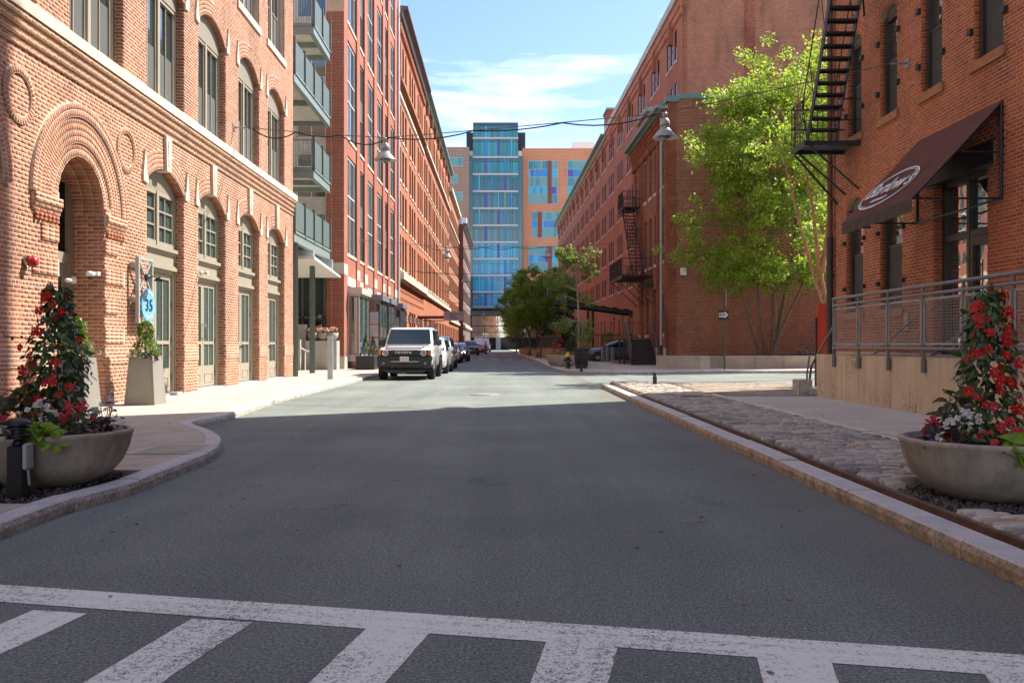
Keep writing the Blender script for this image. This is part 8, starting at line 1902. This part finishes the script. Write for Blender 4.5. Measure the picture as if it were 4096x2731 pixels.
# left bowl
lc = Vector((-3.86, 7.46, .09)); bowl('big round concrete bowl planter full of red flowers, on gravel by the left kerb', lc, .63, .45); zt0 = lc.z+.40
mandevilla('tall mandevilla with red flowers growing out of the left bowl planter', (lc.x+.02, lc.y+.02, zt0), 1.25, .265, 3, (.02, .0), 760, 19, (-.42, -.05, .06))
mound('begonia', 'bright red begonias at the left rim of the left bowl', 'flowers', (lc.x-.36, lc.y-.30, zt0), .22, .16, .20, 70, BEGL, 4, .05, 24, PINKF, .026, DOUBLE, group='begonias in the two near bowls')
mound('begonia', 'white begonias in the middle of the left bowl', 'flowers', (lc.x+.02, lc.y-.34, zt0), .26, .16, .26, 90, BEGL, 5, .055, 34, WHTF, .022, BEG, group='begonias in the two near bowls')
mound('begonia', 'pink red begonias at the right side of the left bowl', 'flowers', (lc.x+.33, lc.y-.24, zt0), .20, .16, .26, 60, BEGL, 6, .05, 24, PINKF, .027, DOUBLE, group='begonias in the two near bowls')
mound('begonia', 'tall white begonia sprays leaning out at the right rim of the left bowl', 'flowers', (lc.x+.42, lc.y+.05, zt0), .16, .14, .34, 26, BEGL, 16, .04, 22, WHTF, .024, BEG, group='begonias in the two near bowls')
mound('coleus', 'brown and green coleus left of the mandevilla in the left bowl', 'plant', (lc.x-.20, lc.y-.10, zt0+.08), .24, .2, .36, 60, COLE, 7, .11, leaf=(HEART, LEAFF)); mound('purple_leaf_plant', 'purple black leaves at the right rim of the left bowl', 'plant', (lc.x+.44, lc.y-.14, zt0), .14, .16, .2, 60, PURP, 8, .06, leaf=(HEART, LEAFF), droop=.0)
mound('potato_vine', 'lime green vine leaves hanging over the rim of the left bowl', 'plant', (lc.x+.17, lc.y-.54, zt0+.03), .2, .12, .11, 46, LIME, 9, .095, leaf=(HEART, LEAFF), droop=.10)
# right bowl
rc_ = Vector((3.62, 6.72, .10)); bowl('big round concrete bowl planter with red flowers, among the cobbles by the right kerb', rc_, .64, .45); zt0 = rc_.z+.40
mandevilla('tall mandevilla crowded with red flowers in the right bowl planter', (rc_.x-.02, rc_.y+.02, zt0), 1.17, .265, 13, (-.0, .0), 760, 30, None, .039)
mound('begonia', 'white begonias at the left side of the right bowl', 'flowers', (rc_.x-.30, rc_.y-.22, zt0), .20, .16, .22, 70, BEGL, 14, .05, 40, WHTF, .021, BEG, group='begonias in the two near bowls')
mound('begonia', 'pink red begonias in the middle of the right bowl', 'flowers', (rc_.x-.08, rc_.y-.34, zt0), .16, .14, .17, 50, BEGL, 15, .05, 14, PINKF, .028, DOUBLE, group='begonias in the two near bowls')
mound('begonia', 'small pink begonia at the far left rim of the right bowl', 'flowers', (rc_.x-.47, rc_.y-.10, zt0), .11, .1, .17, 24, BEGL, 17, .04, 14, PINKF, .032, DOUBLE, group='begonias in the two near bowls')
mound('begonia', 'white begonias at the right edge of the right bowl', 'flowers', (rc_.x+.36, rc_.y-.20, zt0), .2, .18, .32, 60, BEGL, 18, .055, 34, WHTF, .023, BEG, group='begonias in the two near bowls')
mound('purple_leaf_plant', 'purple black leaves at the left rim of the right bowl', 'plant', (rc_.x-.44, rc_.y-.18, zt0), .13, .14, .18, 56, PURP, 19, .055, leaf=(HEART, LEAFF), droop=.0)
mound('coleus', 'brown edged coleus at the back left of the right bowl', 'plant', (rc_.x-.28, rc_.y-.02, zt0+.06), .16, .16, .34, 40, COLE, 20, .10, leaf=(HEART, LEAFF))
mound('potato_vine', 'large lime green leaves spilling over the rim of the right bowl', 'plant', (rc_.x+.14, rc_.y-.52, zt0+.03), .36, .15, .17, 96, LIME, 21, .105, leaf=(HEART, LEAFF), droop=.10)
# loose stones round the bowls
GRV = brick_mat('dark gravel', [(0, (.06, .06, .06)), (.5, (.12, .115, .11)), (.8, (.2, .18, .155)), (1, (.09, .085, .08))]); Ms = []
for cx, cy, x0, x1, y0, y1 in ((0, 0, -6.5, -3.45, 6.4, 8.0), (0, 0, 2.98, 4.3, 5.75, 7.6)):
    for i in range(2600):
        x, y = random.uniform(x0, x1), random.uniform(y0, y1)
        if x0 > 0 and ((3.62-x)/.64)**2+((6.55-y)/.78)**2 > 1.15: continue
        s = random.uniform(.012, .036); Ms.append(np.array(Matrix.Translation((x, y, .092+s*.25)) @ Euler((random.random()*6, random.random()*6, random.random()*6)).to_matrix().to_4x4() @ Matrix.Diagonal((s, s*.7, s*.6, 1))))
gr_ = bpy.data.objects.new('gravel', None); C.objects.link(gr_); WM[gr_.name] = I4; gr_['kind'] = 'stuff'
pieces(gr_, 'pebble', Ms, GRV, 0, 'gravel_stones')
# tapered pots with clipped bushes by the entrance
BOX = leaf_mat('boxwood leaves', [(0, (.06, .12, .015)), (.5, (.11, .19, .022)), (1, (.18, .26, .03))], .45, .25, (.3, .4, .05))
def tapered(label, p, seed):
    t = thing('tapered_pot', label, 'planter', p, 0, 'tapered pots beside the entrance arch'); b = MB(); w0, w1, h = .29, .22, .93
    b.add([(-w0, -w0, 0), (w0, -w0, 0), (w0, w0, 0), (-w0, w0, 0), (-w1, -w1, h), (w1, -w1, h), (w1, w1, h), (-w1, w1, h), (-w1+.04, -w1+.04, h), (w1-.04, -w1+.04, h), (w1-.04, w1-.04, h), (-w1+.04, w1-.04, h), (-w1+.04, -w1+.04, h-.1), (w1-.04, -w1+.04, h-.1), (w1-.04, w1-.04, h-.1), (-w1+.04, w1-.04, h-.1)], [(0, 1, 5, 4), (1, 2, 6, 5), (2, 3, 7, 6), (3, 0, 4, 7), (4, 5, 9, 8), (5, 6, 10, 9), (6, 7, 11, 10), (7, 4, 8, 11), (8, 9, 13, 12), (9, 10, 14, 13), (10, 11, 15, 14), (11, 8, 12, 15), (12, 13, 14, 15)])
    for sx_ in (-1, 1): b.tube([(sx_*w0*.86, -w0-.002, 0), (sx_*w1*.86, -w1-.002, h)], .006, 4)
    b.obj('pot', GREYP, t); return t
def clipped(label, p, seed):
    t = thing('clipped_bush', label, 'shrub', p, 0, 'clipped bushes in the tapered pots'); r = np.random.default_rng(seed); n_ = 1500; f = r.uniform(0, 1, n_); a = r.uniform(0, 6.283, n_); rad = .265*np.sqrt(np.clip(1-f, 0, 1))*(.85+.15*np.sin(f*9))+.03; q = r.uniform(.55, 1.06, n_); P_ = np.stack([p[0]+rad*q*np.cos(a), p[1]+rad*q*np.sin(a), p[2]+.05+f*.68], 1); V, Fq = leaves_np(P_, .026, r, .2); put('foliage', np_mesh('foliage', V, Fq, BOX), t); b = MB(); b.tube([p, (p[0], p[1], p[2]+.5)], .02, 5); b.wobj('stem', BARK, t); return t
for i, pp in enumerate(((-7.02, 17.0, .118), (-7.0, 14.25, .118))):
    tapered(['tapered grey square pot under the round 35 sign', 'tapered grey square pot left of the entrance arch, behind the big bowl'][i], pp, i); q = (pp[0], pp[1], pp[2]+.86); clipped(['pointed clipped bush in the pot under the round 35 sign', 'pointed clipped bush in the pot behind the big bowl'][i], q, 40+i)
    mound('annuals', ['cream and orange blooms round the clipped bush under the sign', 'cream blooms round the clipped bush behind the big bowl'][i], 'flowers', (q[0]-.07, q[1]-.14, q[2]), .22, .18, .13, 60, BEGL, 50+i, .04, 60, WHTF, .022, BEG, droop=.08); mound('purple_leaf_plant', ['dark purple leaves trailing from the pot under the sign', 'dark purple leaves trailing from the pot behind the big bowl'][i], 'plant', (q[0]+.13, q[1]-.14, q[2]+.03), .14, .14, .1, 70, PURP, 60+i, .05, leaf=(HEART, LEAFF), droop=.05)
# bowls across the street
def small_bowl(label, p, R, h, seed, kind, lab2):
    bowl(label, p, R, h); z = p[2]+h*.9; r = random.Random(seed); t = thing('bedding_plants', lab2, 'flowers', (p[0], p[1], z), 0, 'bedding plants in the far bowls'); b = MB(); blob_plant(b, (p[0], p[1], z+.08), R*.95, 260, .05, .35, r); b.wobj('foliage', LF3, t)
    for m_, nn_ in ((PINKF, 60), (YEL, 30)): b = MB(); blob_plant(b, (p[0], p[1], z+.14), R*.9, nn_, .045, .35, r); b.wobj('blooms', m_, t)
small_bowl('round concrete bowl behind the fire hydrant, left of the trash can', (2.75, 45.6, .12), .62, .62, 1, 0, 'red and yellow flowers in the bowl behind the fire hydrant'); small_bowl('round concrete bowl partly hidden left of the hydrant bowl', (2.45, 48.5, .12), .6, .6, 2, 0, 'red flowers in the bowl left of the hydrant')
small_bowl('large round concrete bowl farther along the tree-lined walk', (2.65, 84, .12), .85, .65, 3, 0, 'red flowers in the large bowl along the walk'); small_bowl('middle concrete bowl of the far row, behind the large one', (1.95, 98, .12), .8, .65, 4, 0, 'yellow and red flowers in the middle far bowl'); small_bowl('farthest concrete bowl of the row, by the tree trunks', (1.65, 108, .12), .85, .7, 5, 0, 'pale flowers in the farthest bowl')
def topiary(label, x, y, z, rr):
    t = thing('topiary', label, 'topiary', (x, y, z), 0, 'two-ball topiaries in the bowls')
    for k, zz in enumerate((.55, 1.3)): r = np.random.default_rng(int(x*100)+k); n_ = 900; d = r.normal(size=(n_, 3)); d /= np.linalg.norm(d, axis=1)[:, None]; V, Fq = leaves_np(np.array([x, y, z+zz])+d*rr*(r.uniform(.6, 1, n_)**.4)[:, None], .035, r, 0); put('leaf_ball', np_mesh('leaf_ball', V, Fq, EVG), t)
    b = MB(); b.tube([(x, y, z), (x, y, z+1.3)], .03, 6); b.wobj('stem', BARK, t)
topiary('two-ball topiary in the bowl behind the fire hydrant', 3.0, 45.7, .7, .30); topiary('two-ball topiary in the large far bowl by the fence', 3.05, 84, .75, .42)
mandevilla('mandevilla tower in the bowl left of the fire hydrant', (2.45, 48.5, .65), 1.6, .3, 33, (0, 0), 200, 10, None, .07)
# potted conifers and box by the shop windows
for i, (u, Y) in enumerate(((1462, 41.0), (1493, 43.5))):
    x = (u-CX)/F*Y; t = thing('potted_conifer', ['small dark conifer nearest the shop window in a black planter', 'second small dark conifer in the black planter'][i], 'shrub', (x, Y, .7), 0, 'conifers in the black planter'); r = np.random.default_rng(70+i); n_ = 700; f = r.uniform(0, 1, n_); a = r.uniform(0, 6.283, n_); rad = .28*(1-f); V, Fq = leaves_np(np.stack([x+rad*np.cos(a), Y+rad*np.sin(a), .75+f*.95], 1), .035, r); put('foliage', np_mesh('foliage', V, Fq, EVG), t)
t = thing('black_planter', 'long black box planter under the conifers by the shop window', 'planter', (-6.75, 42, .12)); b = MB(); b.bbox(-7.15, -6.3, 40.6, 44.2, .12, .75, .02); b.wobj('box', BLACK, t)
